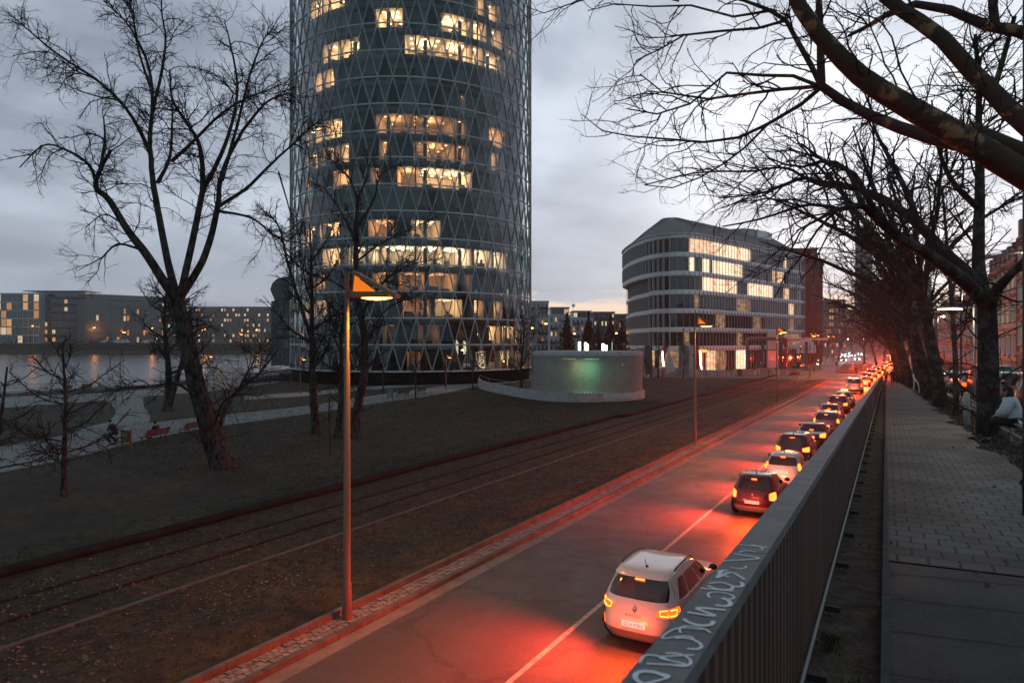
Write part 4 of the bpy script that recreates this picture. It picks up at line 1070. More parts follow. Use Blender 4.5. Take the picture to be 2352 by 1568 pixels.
# ================================================================== bare winter trees
M_bark = mat('dark_bark', (.014, .012, .011), .95, col2=(.095, .084, .075), scale=6, detail=10, bump=1, bscale=16, spec=.1, lo=.38, hi=.66, stretch=(1, 1, .35))
M_twig = mat('twig_bark', (.014, .012, .011), .95)
M_birch = mat('grey_bark', (.05, .047, .044), .9, col2=(.15, .14, .13), scale=2.2, detail=8, bump=.8, bscale=18, stretch=(1, 1, .5))
M_plane2 = mat('row_plane_bark', (.030, .027, .025), .95, col2=(.085, .072, .060), scale=2.6, detail=6, bump=1, bscale=14, lo=.50, hi=.62, spec=.15)
M_plane = mat('plane_bark', (.075, .052, .040), .95, col2=(.30, .18, .10), scale=3.2, detail=6, bump=1, bscale=14, lo=.57, hi=.62, spec=.15)

def unit(v): return v / (np.linalg.norm(v, axis=-1, keepdims=True) + 1e-9)
class Tree:
    def __init__(s, seed): s.r = np.random.default_rng(seed); s.limbs = []; s.k = 1.0     # (points, radii)
    def limb(s, pts, r0, r1, n=None, wob=.0, pw=1.0):
        L = sum(np.linalg.norm(np.subtract(pts[i + 1], pts[i])) for i in range(len(pts) - 1))
        n = n or max(6, int(L * 3)); P = catmull(pts, n)
        if wob: P[1:-1] += np.cumsum(s.r.normal(0, wob, (n, 3)), 0)[1:-1] * np.sin(np.linspace(0, PI, n))[1:-1, None]
        rr = r0 + (r1 - r0) * np.linspace(0, 1, n) ** pw
        rr = rr * s.k; s.limbs.append((P, rr)); return P
    def grow(s, levels, first_t=.12):
        """levels: dicts per order of branching; returns the tube arrays per level"""
        r = s.r; out = []; par = s.limbs
        for li, lv in enumerate(levels):
            O, Dv, Ln, R0 = [], [], [], []
            for P, rr in par:
                seg = np.linalg.norm(np.diff(P, axis=0), axis=1); L = seg.sum(); t0 = lv.get('t0', first_t)
                n = r.poisson(lv['per_m'] * L * (1 - t0)); 
                if n == 0: continue
                t = t0 + (1 - t0) * r.random(n) ** lv.get('bias', .8); f = t * (len(P) - 1); i = np.minimum(f.astype(int), len(P) - 2); fr = (f - i)[:, None]
                O.append(P[i] + (P[i + 1] - P[i]) * fr); tan = unit(P[i + 1] - P[i]); q = rr[i]
                rnd = unit(np.cross(tan, r.normal(0, 1, (n, 3)))); a = R(lv['ang']) * r.uniform(.65, 1.25, n)[:, None]
                d = tan * np.cos(a) + rnd * np.sin(a); d[:, 2] += lv.get('up', 0); 
                if 'pull' in lv: d += np.array(lv['pull'])
                Dv.append(unit(d)); Ln.append(lv['len'] * r.uniform(.45, 1.25, n) * (1 - lv.get('tl', .45) * t) * min(1, .45 + .11 * L)); R0.append(np.minimum(q * .62, lv['r'] * r.uniform(.7, 1.15, n)))
            if not O: break
            O = np.concatenate(O); d = np.concatenate(Dv); Ln = np.concatenate(Ln); R0 = np.concatenate(R0); n = lv['n']
            P = np.empty((len(O), n, 3)); P[:, 0] = O; step = (Ln / (n - 1))[:, None]
            for k in range(1, n):
                d = d + r.normal(0, lv.get('wob', .18), d.shape); d[:, 2] += lv.get('trop', .0); 
                if 'bend' in lv: d = d + np.array(lv['bend'])
                d = unit(d); P[:, k] = P[:, k - 1] + d * step
            rad = R0[:, None] * np.linspace(1, lv.get('tip', .35), n)[None]
            out.append((P, rad)); par = [(P[i], rad[i]) for i in range(len(P))]
        return out
    def build(s, name, label, base, levels, group=None, bark=None, twig=None, k0=8, flare=1.0, cat='tree', sides=(5, 4, 3, 3, 3)):
        """trunk (with the limbs) and crown become two meshes under one Empty; points are in world space"""
        bark = bark or M_bark; twig = twig or M_twig; base = np.array(base, float)
        t = thing(name, label, cat, tuple(base), 0, group)
        b = MB()
        P0, r0_ = s.limbs[0]; ds = np.concatenate([[0], np.cumsum(np.linalg.norm(np.diff(P0, axis=0), axis=1))]); s.limbs[0] = (P0, r0_ * (1 + .45 * np.exp(-ds / (1.3 * r0_[0] + .02))))
        for P, rr in s.limbs: b.tubes((P - base)[None], rr[None], k0 if rr[0] > .05 else 6, 0, True, True)
        b.build('trunk', bark, t)
        b = MB()
        for i, (P, rad) in enumerate(s.grow(levels)): b.tubes(P - base, rad, sides[i], 0 if i else 0, True)
        b.build('crown', twig, t); return t

# ------------------------------------------------------------------ the big leaning tree in the park
def seg(Y, pts): return [U(x, y, Y + (p[0] if p else 0)) for x, y, *p in pts]
T = Tree(11); T.k = .88; Y0 = 36.5; base = G(497, 1073)
T.limb([(base[0] + .62, base[1], -.55), (base[0] + .42, base[1], -.05)] + seg(Y0, [(492, 1020), (472, 950), (450, 880), (432, 790), (415, 720), (405, 680)]), .74, .38, 26)
L = lambda pts, r0, r1: T.limb(seg(Y0, pts), r0, r1, wob=.012)
L([(405, 690), (372, 640, -.6), (330, 575, -1.2), (290, 520, -1.6), (250, 455, -1.8), (222, 432, -2.2), (228, 395, -2.6), (255, 345, -3)], .30, .09)
L([(222, 430, -2.2), (205, 380, -2.8), (150, 345, -3.2), (100, 335, -3.4), (45, 385, -3.6)], .10, .03)
L([(228, 400, -2.5), (240, 330, -2.2), (238, 268, -2)], .11, .035)
L([(408, 690), (385, 600, .8), (362, 480, 1.5), (350, 400, 2), (346, 330, 2.2), (350, 250, 2.4), (338, 150, 2.6), (295, 60, 2.8), (240, 5, 3)], .26, .03)
L([(346, 355, 2.2), (320, 300, 2), (280, 240, 1.4), (215, 180, 1), (130, 125, .8), (70, 75, .8), (20, 30, 1)], .14, .025)
L([(215, 180, 1), (170, 160, .5), (110, 120, .2), (30, 128, 0)], .06, .02)
L([(270, 230, 1.3), (200, 215, .6), (140, 190, 0)], .06, .02)
L([(362, 420, 2), (392, 360, 2.6), (398, 270, 3), (392, 200, 3.2)], .13, .03)
L([(395, 370, 2.4), (450, 320, 2), (500, 270, 1.6), (560, 230, 1), (610, 210, .6), (660, 190, .2)], .12, .025)
L([(350, 260, 2.4), (372, 160, 3), (380, 90, 3.4), (370, 20, 3.6), (375, -60, 3.6)], .11, .03)
L([(345, 200, 2.5), (315, 110, 2), (302, 40, 1.6), (290, -40, 1.6)], .09, .03)
L([(412, 690), (430, 610, -.5), (455, 500, -1), (470, 420, -1.6), (466, 340, -2), (440, 290, -2.3), (400, 230, -2.4), (390, 160, -2.4)], .25, .04)
L([(464, 440, -1.4), (500, 370, -2), (530, 290, -2.4), (545, 200, -2.6), (530, 110, -2.6), (515, 45, -2.6)], .15, .025)
L([(410, 690), (470, 590, .5), (500, 480, 1), (508, 410, 1.4), (550, 320, 2), (610, 240, 2.4), (660, 215, 2.6)], .25, .04)
L([(510, 415, 1.4), (540, 300, 2), (570, 170, 2.6), (600, 95, 2.8), (630, 60, 3)], .12, .025)
L([(500, 475, 1), (570, 430, 1.4), (630, 370, 1.8), (690, 315, 2), (740, 270, 2.2)], .13, .03)
L([(505, 485, 1), (580, 500, .6), (640, 545, .4), (700, 560, .4)], .09, .025)
L([(640, 395, 1.8), (655, 450, 1.6), (670, 500, 1.5), (690, 540, 1.4)], .06, .02)
L([(330, 575, -1.2), (270, 560, -1.6), (235, 590, -2), (180, 620, -2.2)], .08, .02)
L([(290, 520, -1.6), (240, 490, -2), (200, 520, -2.4)], .06, .02)
L([(500, 1000), (522, 930, 1), (560, 885, 1.8), (600, 850, 2.2), (640, 800, 2.6)], .17, .06)
L([(492, 985), (510, 930, -1), (550, 890, -1.5), (600, 800, -2)], .10, .03)
L([(445, 905, -.5), (400, 880, -1.2), (330, 890, -1.8), (240, 895, -2.4)], .10, .02)
LV = [dict(per_m=3.6, len=2.7, ang=50, r=.030, n=9, wob=.22, trop=-.012, tip=.5, t0=.2, bias=.7, tl=.3),
      dict(per_m=5.0, len=1.5, ang=46, r=.0155, n=7, wob=.24, trop=-.015, tip=.6, t0=.08, tl=.3),
      dict(per_m=5.4, len=.7, ang=44, r=.0105, n=5, wob=.22, tip=.7, t0=.1, tl=.3)]
T.build('park_tree', 'large bare tree with a leaning dark trunk and wide crown beside the park benches', base, LV, bark=M_bark)

# ------------------------------------------------------------------ other park trees
def simple_tree(seed, base, h, r0, lean=(0, 0), fork=.35, nl=6, spread=.55, droop=0, top=.04, upright=1.0):
    T = Tree(seed); g = T.r; b = np.array(base, float); tip = b + np.array([lean[0], lean[1], h])
    P = T.limb([b + np.array([0, 0, -.15]), b + (tip - b) * .3 + g.normal(0, h * .006, 3) * [1, 1, 0], b + (tip - b) * .65 + g.normal(0, h * .012, 3) * [1, 1, 0], tip], r0, top, max(14, int(h * 2.2)))
    a0 = g.uniform(0, 6.28)
    for i in range(nl):
        t = fork + (.85 - fork) * i / max(1, nl - 1); o = P[int(t * (len(P) - 1))]; a = a0 + i * 2.4; ln = h * spread * (1 - t * .55) * g.uniform(.8, 1.2)
        d = np.array([math.cos(a), math.sin(a), upright * (.55 + .5 * t)]); d /= np.linalg.norm(d)
        e = o + d * ln; m = o + d * ln * .5 + np.array([0, 0, -.06 * ln + droop]) ; T.limb([o, m, e + np.array([0, 0, .10 * ln])], r0 * .42 * (1 - t * .5), .02, 12, wob=.02)
    return T
def LVs(k=1.0, r=1.0, ln=1.0, trop=0.0, up=.1):
    return [dict(per_m=2.9 * k, len=2.0 * ln, ang=48, r=.032 * r, n=7, wob=.2, trop=trop, tip=.5, t0=.12, up=up, tl=.35), dict(per_m=3.8 * k, len=1.15 * ln, ang=45, r=.018 * r, n=6, wob=.22, trop=trop, tip=.6, t0=.08, tl=.3), dict(per_m=4.0 * k, len=.6 * ln, ang=43, r=.012 * r, n=4, wob=.2, tip=.7, t0=.1, tl=.3)]
T = simple_tree(21, G(146, 1138), 6.6, .13, (-.2, .2), .25, 10, .62, upright=.55); T.build('park_tree', 'small bare tree with drooping twigs at the left edge of the lawn', G(146, 1138), LVs(1.25, .75, .85, -.05, 0))
b0 = G(-20, 1110); T = simple_tree(20, b0, 5.5, .12, (.6, .2), .2, 9, .6, upright=.5); T.build('park_tree', 'low spreading bare tree cut off by the left edge of the picture', b0, LVs(1.1, .75, .8, -.04, 0))
b0 = G(726, 995); T = simple_tree(22, b0, 15.0, .34, (-.5, .3), .35, 9, .45); T.limb(seg(b0[1], [(722, 800), (690, 700), (660, 600), (640, 520), (600, 480)]), .16, .03); T.build('park_tree', 'upright bare tree left of the big orange street lamp', b0, LVs(1.0, 1.2, 1.1))
b0 = G(775, 1005); T = simple_tree(23, b0, 11.0, .26, (.8, .3), .4, 8, .45); T.build('park_tree', 'bare tree with dark trunk just behind the orange lamp post', b0, LVs(1.0, 1.1, 1.0))
Yt = 47.5; b0 = (*U(812, 985, Yt)[:2], 0); T = Tree(24); T.k = .78
T.limb([(b0[0], b0[1], -.1)] + seg(Yt, [(822, 930), (838, 850), (835, 760), (820, 660), (818, 560), (822, 450)]), .44, .17)
for pts, r0 in [([(818, 560), (790, 500, .5), (750, 440, 1), (720, 420, 1.5)], .13), ([(822, 520), (860, 460, -.5), (880, 400, -1), (930, 370, -1.5)], .14), ([(822, 460), (800, 410, .3), (770, 380, .6), (740, 330, 1)], .12), ([(822, 455), (845, 400, -.4), (840, 350, -.6)], .12),
                ([(830, 720), (880, 650, -1), (940, 610, -1.6), (1020, 590, -2.4)], .15), ([(826, 690), (770, 650, 1), (720, 630, 1.5), (660, 600, 2)], .12), ([(838, 800), (880, 720, 1), (930, 690, 1.6), (980, 690, 2.2)], .12), ([(820, 600), (870, 560, 1), (930, 530, 1.6), (1000, 500, 2)], .11)]:
    T.limb(seg(Yt, pts), r0, .025, wob=.015)
T.build('park_tree', 'tall bare tree with thick pale trunk standing before the glass tower', b0, LVs(1.25, 1.25, 1.1))
b0 = G(386, 942); T = simple_tree(25, b0, 13.5, .42, (-1.0, 2), .3, 10, .42); T.limb([b0, (b0[0] + 1.4, b0[1], 5), (b0[0] + 2.2, b0[1], 10)], .32, .05); T.build('park_tree', 'twin stemmed bare tree standing behind the leaning tree by the river path', b0, LVs(1.1, 1.3, 1.1))
b0 = G(1199, 912); T = simple_tree(26, b0, 10.5, .20, (0, 0), .25, 16, .36, upright=1.1); T.build('park_tree', 'slender bare tree in front of the curved ramp wall of the round pavilion', b0, LVs(1.5, 1.25, .8, .01, .15))
b0 = G(757, 1048); T = simple_tree(27, b0, 3.4, .035, nl=4, spread=.4); T.build('sapling', 'thin young sapling on the dark lawn right of the lamp post trees', b0, LVs(1.6, .5, .4))
for i, (px, py, h, lab) in enumerate([(1086, 897, 6.0, 'young street tree at the path corner beside the ramp wall'), (955, 915, 5.0, 'young tree beside the two benches in front of the tower'), (1570, 868, 9.0, 'thin young tree between the flags and the second lamp'), (880, 905, 5.0, 'young tree in front of the tower plinth left of the benches'), (1022, 888, 4.5, 'spindly young tree before the black tower plinth')]):
    b0 = G(px, py); T = simple_tree(40 + i, b0, h, .10, nl=9, spread=.38, fork=.3); T.build('young_tree', lab, b0, LVs(1.4, 1.1, .65, 0, .15), 'young trees in the park')
b0 = G(1512, 868); T = simple_tree(48, b0, 8.2, .16, nl=9, spread=.6, fork=.25, upright=.7); T.build('young_tree', 'spreading bare tree between the round pavilion and the flags', b0, LVs(1.4, 1.2, .8), 'young trees in the park')
# bank trees across the river, each its own copy
proto = simple_tree(60, (0, 0, 0), 13, .22, nl=11, spread=.45, fork=.2).build('bank_tree', 'bare tree on the far bank in front of the glass office block', (0, 0, 0), [dict(per_m=1.3, len=2.2, ang=44, r=.06, n=5, wob=.2, tip=.5, t0=.15), dict(per_m=1.7, len=1.1, ang=44, r=.045, n=4, wob=.2, tip=.7, t0=.1)], 'bare trees along the far bank')
spots = [(40, 'bare tree on the far bank in front of the glass office block'), (128, 'bare bank tree in front of the brown brick office'), (205, 'bare bank tree at the seam of two far offices'), (250, 'bare bank tree before the long grid office, left of the white van'), (290, 'bare bank tree right above the white van'), (345, 'bare bank tree before the right half of the long grid office'), (520, 'bare bank tree behind the lookout drum'), (585, 'bare bank tree closest to the vaulted building')]
for i, (px, lab) in enumerate(spots):
    p = D2(px, 446)
    if i == 0: proto.location = (*p, 5.2); proto.rotation_euler = (0, 0, 0)
    else: dup(proto, (*p, 5.2), i * 1.7, lab, .8 + .3 * ((i * 7) % 5) / 5)
# reddish columnar trees behind the kiosk: leaves still hanging
M_redleaf = mat('dry_red_leaves', (.055, .018, .014), .9, col2=(.12, .045, .03), scale=1.5)
def leafy_column(seed, h, w):
    r = np.random.default_rng(seed); b = MB(); n = 1500
    t = r.random(n) ** .8; ph = r.uniform(0, 2 * PI, n); prof = np.sin(np.clip(t * 1.1 + .05, 0, 1) * PI) ** .6 * (1 - t * .45); q = w * prof * np.sqrt(r.random(n)) * (1 + .25 * np.sin(ph * 3 + t * 9))
    P = np.stack([q * np.cos(ph), q * np.sin(ph), .9 + t * (h - .9)], 1); a = r.normal(0, 1, (n, 3)); c = r.normal(0, 1, (n, 3)); s_ = r.uniform(.10, .26, (n, 1)); a = unit(a) * s_; c = unit(np.cross(a, c)) * s_
    b.add(np.stack([P - a, P - c, P + a, P + c], 1).reshape(-1, 3), np.arange(n * 4).reshape(n, 4)); return b
proto = thing('columnar_tree', 'dark red columnar tree before the white flats, tallest left of the light tubes', 'tree', (0, 0, 0), 0, 'red leaved columnar trees behind the pavilion')
leafy_column(3, 10, 1.5).build('crown', M_redleaf, proto); b = MB(); b.tube([(0, 0, 0), (0, 0, 8)], [.14, .03], 6); b.build('trunk', M_bark, proto)
for i, (px, Y, s_, lab) in enumerate([(1302, 118, 1.15, 0), (1352, 124, 1.2, 'broad dark red columnar tree right above the paired light tubes'), (1374, 132, .95, 'narrow red columnar tree before the seam of white and brick flats'), (1402, 124, 1.15, 'wide dark red columnar tree before the first brick flats'), (1428, 128, 1.05, 'dark red columnar tree nearest the oval office')]):
    if lab: dup(proto, (*D2(px, Y), 0), i * 1.3, lab, s_)
    else: proto.location = (*D2(px, Y), 0); proto.scale = (s_,) * 3

# ------------------------------------------------------------------ plane trees of the avenue, on the right
LP = lambda k=1.0, r=1.0: [dict(per_m=2.8 * k, len=2.6, ang=48, r=.042 * r, n=9, wob=.2, trop=-.008, tip=.4, t0=.15, up=.05, tl=.3), dict(per_m=4.4 * k, len=1.2, ang=46, r=.017 * r, n=7, wob=.22, tip=.5, t0=.08, tl=.3), dict(per_m=5 * k, len=.55, ang=44, r=.009 * r, n=5, wob=.2, tip=.7, t0=.1, tl=.3)]
# the nearest one, with limbs reaching far over the road
Yn = 17.9; x0, y0, z0 = RP(21.9, 2.78); T = Tree(71); T.k = .92
T.limb([(x0, y0, z0 - .2)] + seg(Yn, [(2270, 960), (2270, 850), (2268, 760), (2266, 700)]), .29, .24, 14)
LN = lambda pts, r0, r1=.02: T.limb(seg(Yn, pts), r0, r1, wob=.008)
LN([(2268, 705), (2235, 665, -.3), (2177, 615, -.9), (2110, 570, -1.4), (2067, 549, -1.8), (2010, 500, -2.2), (1980, 474, -2.4), (1930, 480, -2.6), (1890, 498, -2.8), (1830, 530, -3)], .21)
LN([(2262, 690), (2234, 637, .4), (2170, 580, .9), (2111, 518, 1.3), (2050, 470, 1.7), (1990, 440, 2), (1936, 426, 2.2), (1880, 420, 2.4), (1848, 408, 2.6), (1800, 425, 2.6), (1740, 445, 2.7), (1650, 455, 2.8)], .19)
LN([(2264, 700), (2247, 615, .6), (2248, 500, .9), (2250, 395, 1.1), (2247, 300, 1.2), (2247, 200, 1.3), (2240, 80, 1.4)], .20, .05)
LN([(2272, 710), (2287, 668, -.6), (2330, 620, -1), (2390, 560, -1.4), (2460, 520, -1.8)], .19)
LN([(2067, 549, -1.8), (2000, 470, -2.6), (1960, 400, -3), (1900, 375, -3.2), (1840, 330, -3.4)], .09)
LN([(1980, 474, -2.4), (1965, 430, -2), (1940, 385, -1.8), (1890, 372, -1.6), (1830, 385, -1.4), (1760, 360, -1)], .08)
LN([(2111, 518, 1.3), (2080, 430, 1.6), (2040, 350, 1.8), (2010, 290, 2), (1990, 200, 2)], .10)
LN([(2249, 480, .9), (2190, 420, 0), (2150, 330, -.6), (2140, 230, -1)], .10)
LN([(1848, 408, 2.6), (1800, 385, 2.4), (1720, 395, 2.4), (1600, 400, 2.4), (1480, 425, 2.3)], .05)
LN([(1930, 480, -2.6), (1850, 470, -2.2), (1760, 500, -2), (1660, 520, -2)], .05)
T.build('plane_tree', 'nearest bare plane tree standing whole on the verge, limbs arching left over the road', (x0, y0, z0), LP(1.0, .75), bark=M_plane2, group='plane trees on the verge')
# three builds of avenue plane tree, copied down the row
def plane(seed, h=13.5):
    T = Tree(seed); g = T.r; lean = np.array([-1.1, .3, 0]) * g.uniform(.5, 1.2)
    P = T.limb([(0, 0, -.3), lean * .35 + (0, 0, 2.2), lean * .8 + (0, 0, 4.6), lean + (0, 0, 6)], .29, .20, 14)
    for a, el, ln, r0 in [(170, 28, 8.5, .17), (205, 50, 8.0, .18), (100, 60, 7.0, .16), (275, 55, 7.0, .16), (20, 45, 6.0, .14), (150, 68, 8.0, .17), (240, 30, 7.5, .14), (130, 35, 7.5, .13)]:
        a = R(a + g.uniform(-18, 18)); el = R(el + g.uniform(-8, 8)); o = P[int(len(P) * g.uniform(.68, .99)) - 1]; d = np.array([math.cos(a) * math.cos(el), math.sin(a) * math.cos(el), math.sin(el)])
        m = o + d * ln * .5 + np.array([0, 0, .5]); e = o + d * ln + np.array([0, 0, .2 if el < .7 else .8]); T.limb([o, m, e], r0, .03, 14, wob=.04)
    return T
protos = []
for i, sd in enumerate((81, 82, 83)):
    lv = [dict(per_m=1.7, len=3.2, ang=48, r=.045, n=7, wob=.2, tip=.45, t0=.12, up=.05, tl=.3), dict(per_m=2.5, len=1.6, ang=45, r=.024, n=6, wob=.22, tip=.55, t0=.08, tl=.3), dict(per_m=2.8, len=.85, ang=43, r=.016, n=4, wob=.2, tip=.7, t0=.1, tl=.3)]
    protos.append(plane(sd).build('plane_tree', 'plane tree', (0, 0, 0), lv, 'plane trees on the verge', bark=M_plane2))
row = [(37.6, 2.7, 0, 'second bare plane tree of the row, pale trunk leaning over the footpath'), (47.5, 2.8, 1, 'third bare plane tree of the verge row with a mottled trunk'), (57, 2.9, 2, 'fourth bare plane tree of the verge row'), (66, 2.8, 0, 'fifth bare plane tree of the verge row'), (75, 2.6, 1, 'sixth bare plane tree of the verge row'),
       (84, 2.5, 2, 'seventh plane tree of the row, lit red by the brake lights'), (93, 2.3, 0, 'eighth plane tree of the row, lit red by the brake lights'), (103, 2.0, 1, 'ninth plane tree of the row beside the end of the parapet'), (114, 1.8, 2, 'tenth plane tree of the row beyond the walking man')]
used = set()
for s, lat, k, lab in row:
    p = RP(s, lat, -.05); rz = -R(28.7) + random.uniform(-.35, .35); sc2 = random.uniform(.92, 1.08)
    if k not in used: used.add(k); o = protos[k]; o.location = p; o.rotation_euler = (0, 0, rz); o['label'] = lab; o.scale = (sc2,) * 3
    else: dup(protos[k], p, rz, lab, sc2)
far = [(2062, 170, 'bare avenue tree beyond the parapet, nearest the queue'), (2080, 150, 'bare avenue tree beyond the parapet beside the far street'), (2030, 215, 'bare avenue tree straight above the far brake lights'), (2048, 260, 'bare avenue tree far down the red lit queue'), (2095, 190, 'bare tree behind the verge row in front of the town houses'),
       (1925, 235, 'bare tree left of the oncoming headlights'), (1958, 300, 'bare tree behind the oncoming headlights'), (2005, 330, 'bare tree in the middle of the far avenue'), (1900, 270, 'bare tree close to the dark office with yellow windows'), (1985, 200, 'bare tree on the strip between queue and headlights'), (2015, 180, 'bare tree on the right end of the strip between the carriageways'), (2120, 230, 'bare tree far down the right hand street')]
for i, (px, Y, lab) in enumerate(far):
    p = (*D2(px, Y), 0.0); r_ = dup(protos[i % 3], p, i * 1.9, lab, random.uniform(.9, 1.2)); r_['group'] = 'bare trees of the far avenue'
# thin tree next to the pole
b0 = RP(30.5, 2.7); T = simple_tree(90, b0, 8.5, .11, (-.4, .2), .4, 8, .42); T.build('young_tree', 'thin young tree beside the galvanised lamp pole on the verge', b0, LVs(1.2, .8, .9))
# ------------------------------------------------------------------ plane tree outside the right edge: its limbs cross the sky
Yo = 6.6; s0 = 9.6; bx = RP(s0, 3.1); T = Tree(95); T.k = .9; 
def OU(pts): return [U(x, y, Yo + (p[0] if p else 0)) for x, y, *p in pts]
top = U(2480, 470, Yo)
T.limb([(bx[0], bx[1], bx[2] - .3), (bx[0] - .05, bx[1] - .2, bx[2] + 1.6), top], .34, .25, 12)
LO = lambda pts, r0, r1, wob=.003: T.limb(OU(pts), r0, r1, wob=wob)
LO([(2480, 470), (2352, 403), (2230, 330), (2155, 286), (2067, 236), (1995, 190), (1958, 160), (1900, 100), (1848, 35), (1805, -60), (1760, -180)], .150, .062)
LO([(2240, 340, .1), (2150, 320, .4), (2094, 303, .6), (2030, 278, .8), (1980, 255, .9), (1930, 228, 1), (1887, 198, 1)], .082, .052)
LO([(1887, 198, 1), (1862, 150, 1.1), (1830, 95, 1.1), (1804, 48, 1.2), (1760, 22, 1.2), (1694, -4, 1.3)], .042, .018)
LO([(1887, 200, 1), (1885, 140, .9), (1884, 88, .9), (1880, 20, .8), (1876, -60, .8)], .05, .035)
LO([(1887, 198, 1), (1820, 205, 1.2), (1764, 206, 1.3), (1700, 220, 1.5), (1640, 230, 1.6), (1560, 222, 1.7), (1500, 205, 1.8), (1470, 170, 1.8)], .026, .008)
LO([(1887, 200, 1), (1830, 175, 1), (1780, 182, .9), (1700, 160, .8), (1640, 190, .7), (1560, 260, .6), (1500, 262, .6), (1440, 250, .5)], .024, .007)
LO([(1887, 200, 1), (1840, 240, 1.3), (1764, 285, 1.5), (1700, 315, 1.6), (1620, 325, 1.7), (1540, 318, 1.8), (1450, 312, 1.9), (1385, 300, 1.9), (1335, 262, 2)], .028, .006)
LO([(1764, 285, 1.5), (1700, 350, 1.5), (1640, 390, 1.4), (1560, 430, 1.4), (1480, 425, 1.4)], .018, .006)
LO([(1804, 48, 1.2), (1740, 65, 1), (1650, 72, .8), (1570, 80, .6), (1520, 110, .5), (1460, 140, .5)], .020, .007)
LO([(1770, 25, 1.2), (1700, 40, 1.4), (1620, 20, 1.6), (1540, 5, 1.8), (1470, 20, 1.9), (1400, 8, 2), (1350, 25, 2)], .018, .006)
LO([(1560, 3, 1.8), (1450, -20, 1.9), (1330, 0, 2), (1260, 30, 2), (1215, 18, 2.1)], .014, .005)
LO([(2500, 380, .8), (2352, 285, .8), (2300, 230, .9), (2243, 176, 1), (2155, 79, 1.1), (2090, 35, 1.2), (2041, 0, 1.2), (1960, -80, 1.3)], .125, .07)
LO([(2480, 130, 1.5), (2352, 75, 1.5), (2287, 66, 1.6), (2220, 35, 1.7), (2133, 9, 1.8), (2080, 15, 1.8), (2024, 40, 1.9), (1990, 62, 2), (1949, 83, 2)], .085, .022)
LO([(2230, 300, .4), (2300, 330, .5), (2400, 370, .5)], .10, .10)
LO([(2287, 66, 1.6), (2280, 0, 1.6), (2290, -80, 1.6)], .06, .05)
LO([(2243, 176, 1), (2275, 215, 1.3), (2300, 140, 1.6), (2330, 40, 1.8)], .05, .03)
lv = [dict(per_m=5.2, len=1.4, ang=50, r=.0105, n=9, wob=.22, tip=.5, t0=.1, up=.02, pull=(-.15, .1, 0), tl=.3), dict(per_m=8, len=.6, ang=48, r=.0055, n=7, wob=.24, tip=.6, t0=.08, tl=.3), dict(per_m=8, len=.24, ang=45, r=.0038, n=5, wob=.22, tip=.7, t0=.1, tl=.3)]
T.build('plane_tree', 'thick mottled plane limbs reaching in from the right edge across the sky', bx, lv, bark=M_plane, group='plane trees on the verge', k0=12)
# ================================================================== street lamps, furniture, flags, pipes
M_post = mat('lamp_post_steel', (.13, .085, .06), .5, .1)
M_post2 = mat('grey_lamp_post', (.19, .20, .20), .5, .3)
SOD = (1.0, .36, .05)
M_sod = glow('sodium_glass', (1.0, .36, .06), 12)
M_hood = mat('lamp_hood', (.20, .12, .07), .5)
def wedge_lamp(label, base, h, rz, energy, k=1.0, group='orange wedge topped lamps along the avenue', full=True):
    """post with a sloping wedge shaped hood; the lit glass is on its underside"""
    t = thing('street_lamp', label, 'street lamp', base, rz, group)
    b = MB(); b.tube([(0, 0, -.05), (0, 0, .95), (0, 0, 1.0), (0, 0, h * .80), (0, 0, h * .81), (0, 0, h + .55 * k)], [.115 * k, .112 * k, .088 * k, .072 * k, .055 * k, .05 * k], 12); b.build('post', M_post, t)
    z = h; b = MB(); W = .26 * k; x0, x1, xt = .16 * k, 1.16 * k, .22 * k; zt = z + .56 * k
    # wedge: upright end by the post, sloping roof running down to the tip
    A = [(x0, -W, z), (x0, W, z), (x1, -W * .9, z - .02), (x1, W * .9, z - .02), (xt, -W, zt), (xt, W, zt), (x0, -W, z + .16 * k), (x0, W, z + .16 * k)]
    b.beam((xt - .02, 0, zt + .015), (x1 + .06, 0, z + .01), 2 * W, .085 * k, 0)
    b.beam((x0, 0, z + .05 * k), (x1 - .12 * k, 0, z + .05 * k), 1.8 * W, .13 * k, 0)
    for sy in (-W * .5, W * .5): b.beam((x0 + .02, sy, z + .1), (xt, sy, zt), .03, .03, 0)
    b.beam((0, 0, z + .05 * k), (x0 + .05, 0, z + .05 * k), .06, .06, 0)
    b.build('hood', M_hood, t)
    b = MB(); b.add([(x0 + .05, -W * .8, z + .13 * k), (x0 + .05, W * .8, z + .13 * k), (xt + .03, W * .8, zt - .05), (xt + .03, -W * .8, zt - .05), (x0 + .50 * k, -W * .8, z + .13 * k), (x0 + .50 * k, W * .8, z + .13 * k)], [[0, 1, 2, 3]]); b.add([(x0 + .05, -W * .82, z + .13 * k), (xt + .03, -W * .82, zt - .12 * k), (x0 + .50 * k, -W * .82, z + .13 * k)], [[0, 2, 1]]); b.add([(x0 + .05, W * .82, z + .13 * k), (xt + .03, W * .82, zt - .12 * k), (x0 + .50 * k, W * .82, z + .13 * k)], [[0, 1, 2]])
    b.build('side_glass', glow('amber_glass', (1.0, .22, .015), .85), t)
    b = MB(); th = np.linspace(0, 2 * PI, 20, endpoint=False); cxm = (x0 + x1) / 2 + .06
    A = np.array([[(cxm + .38 * k * q * math.cos(a), .20 * k * q * math.sin(a), z - .02 - .06 * (1 - q * q) * k) for q in (1, .8, .5, .01)] for a in th]); b.grid(A, 0, True, closed_u=True)
    b.build('lamp_glass', M_sod, t)
    ld = bpy.data.lights.new('lamp_light', 'SPOT'); ld.energy = energy; ld.color = SOD; ld.spot_size = R(165); ld.spot_blend = .6; ld.shadow_soft_size = .25
    lo = bpy.data.objects.new('lamp_light', ld); COL.objects.link(lo); lo.parent = t; lo.location = (cxm, 0, z - .14 * k)
    return t
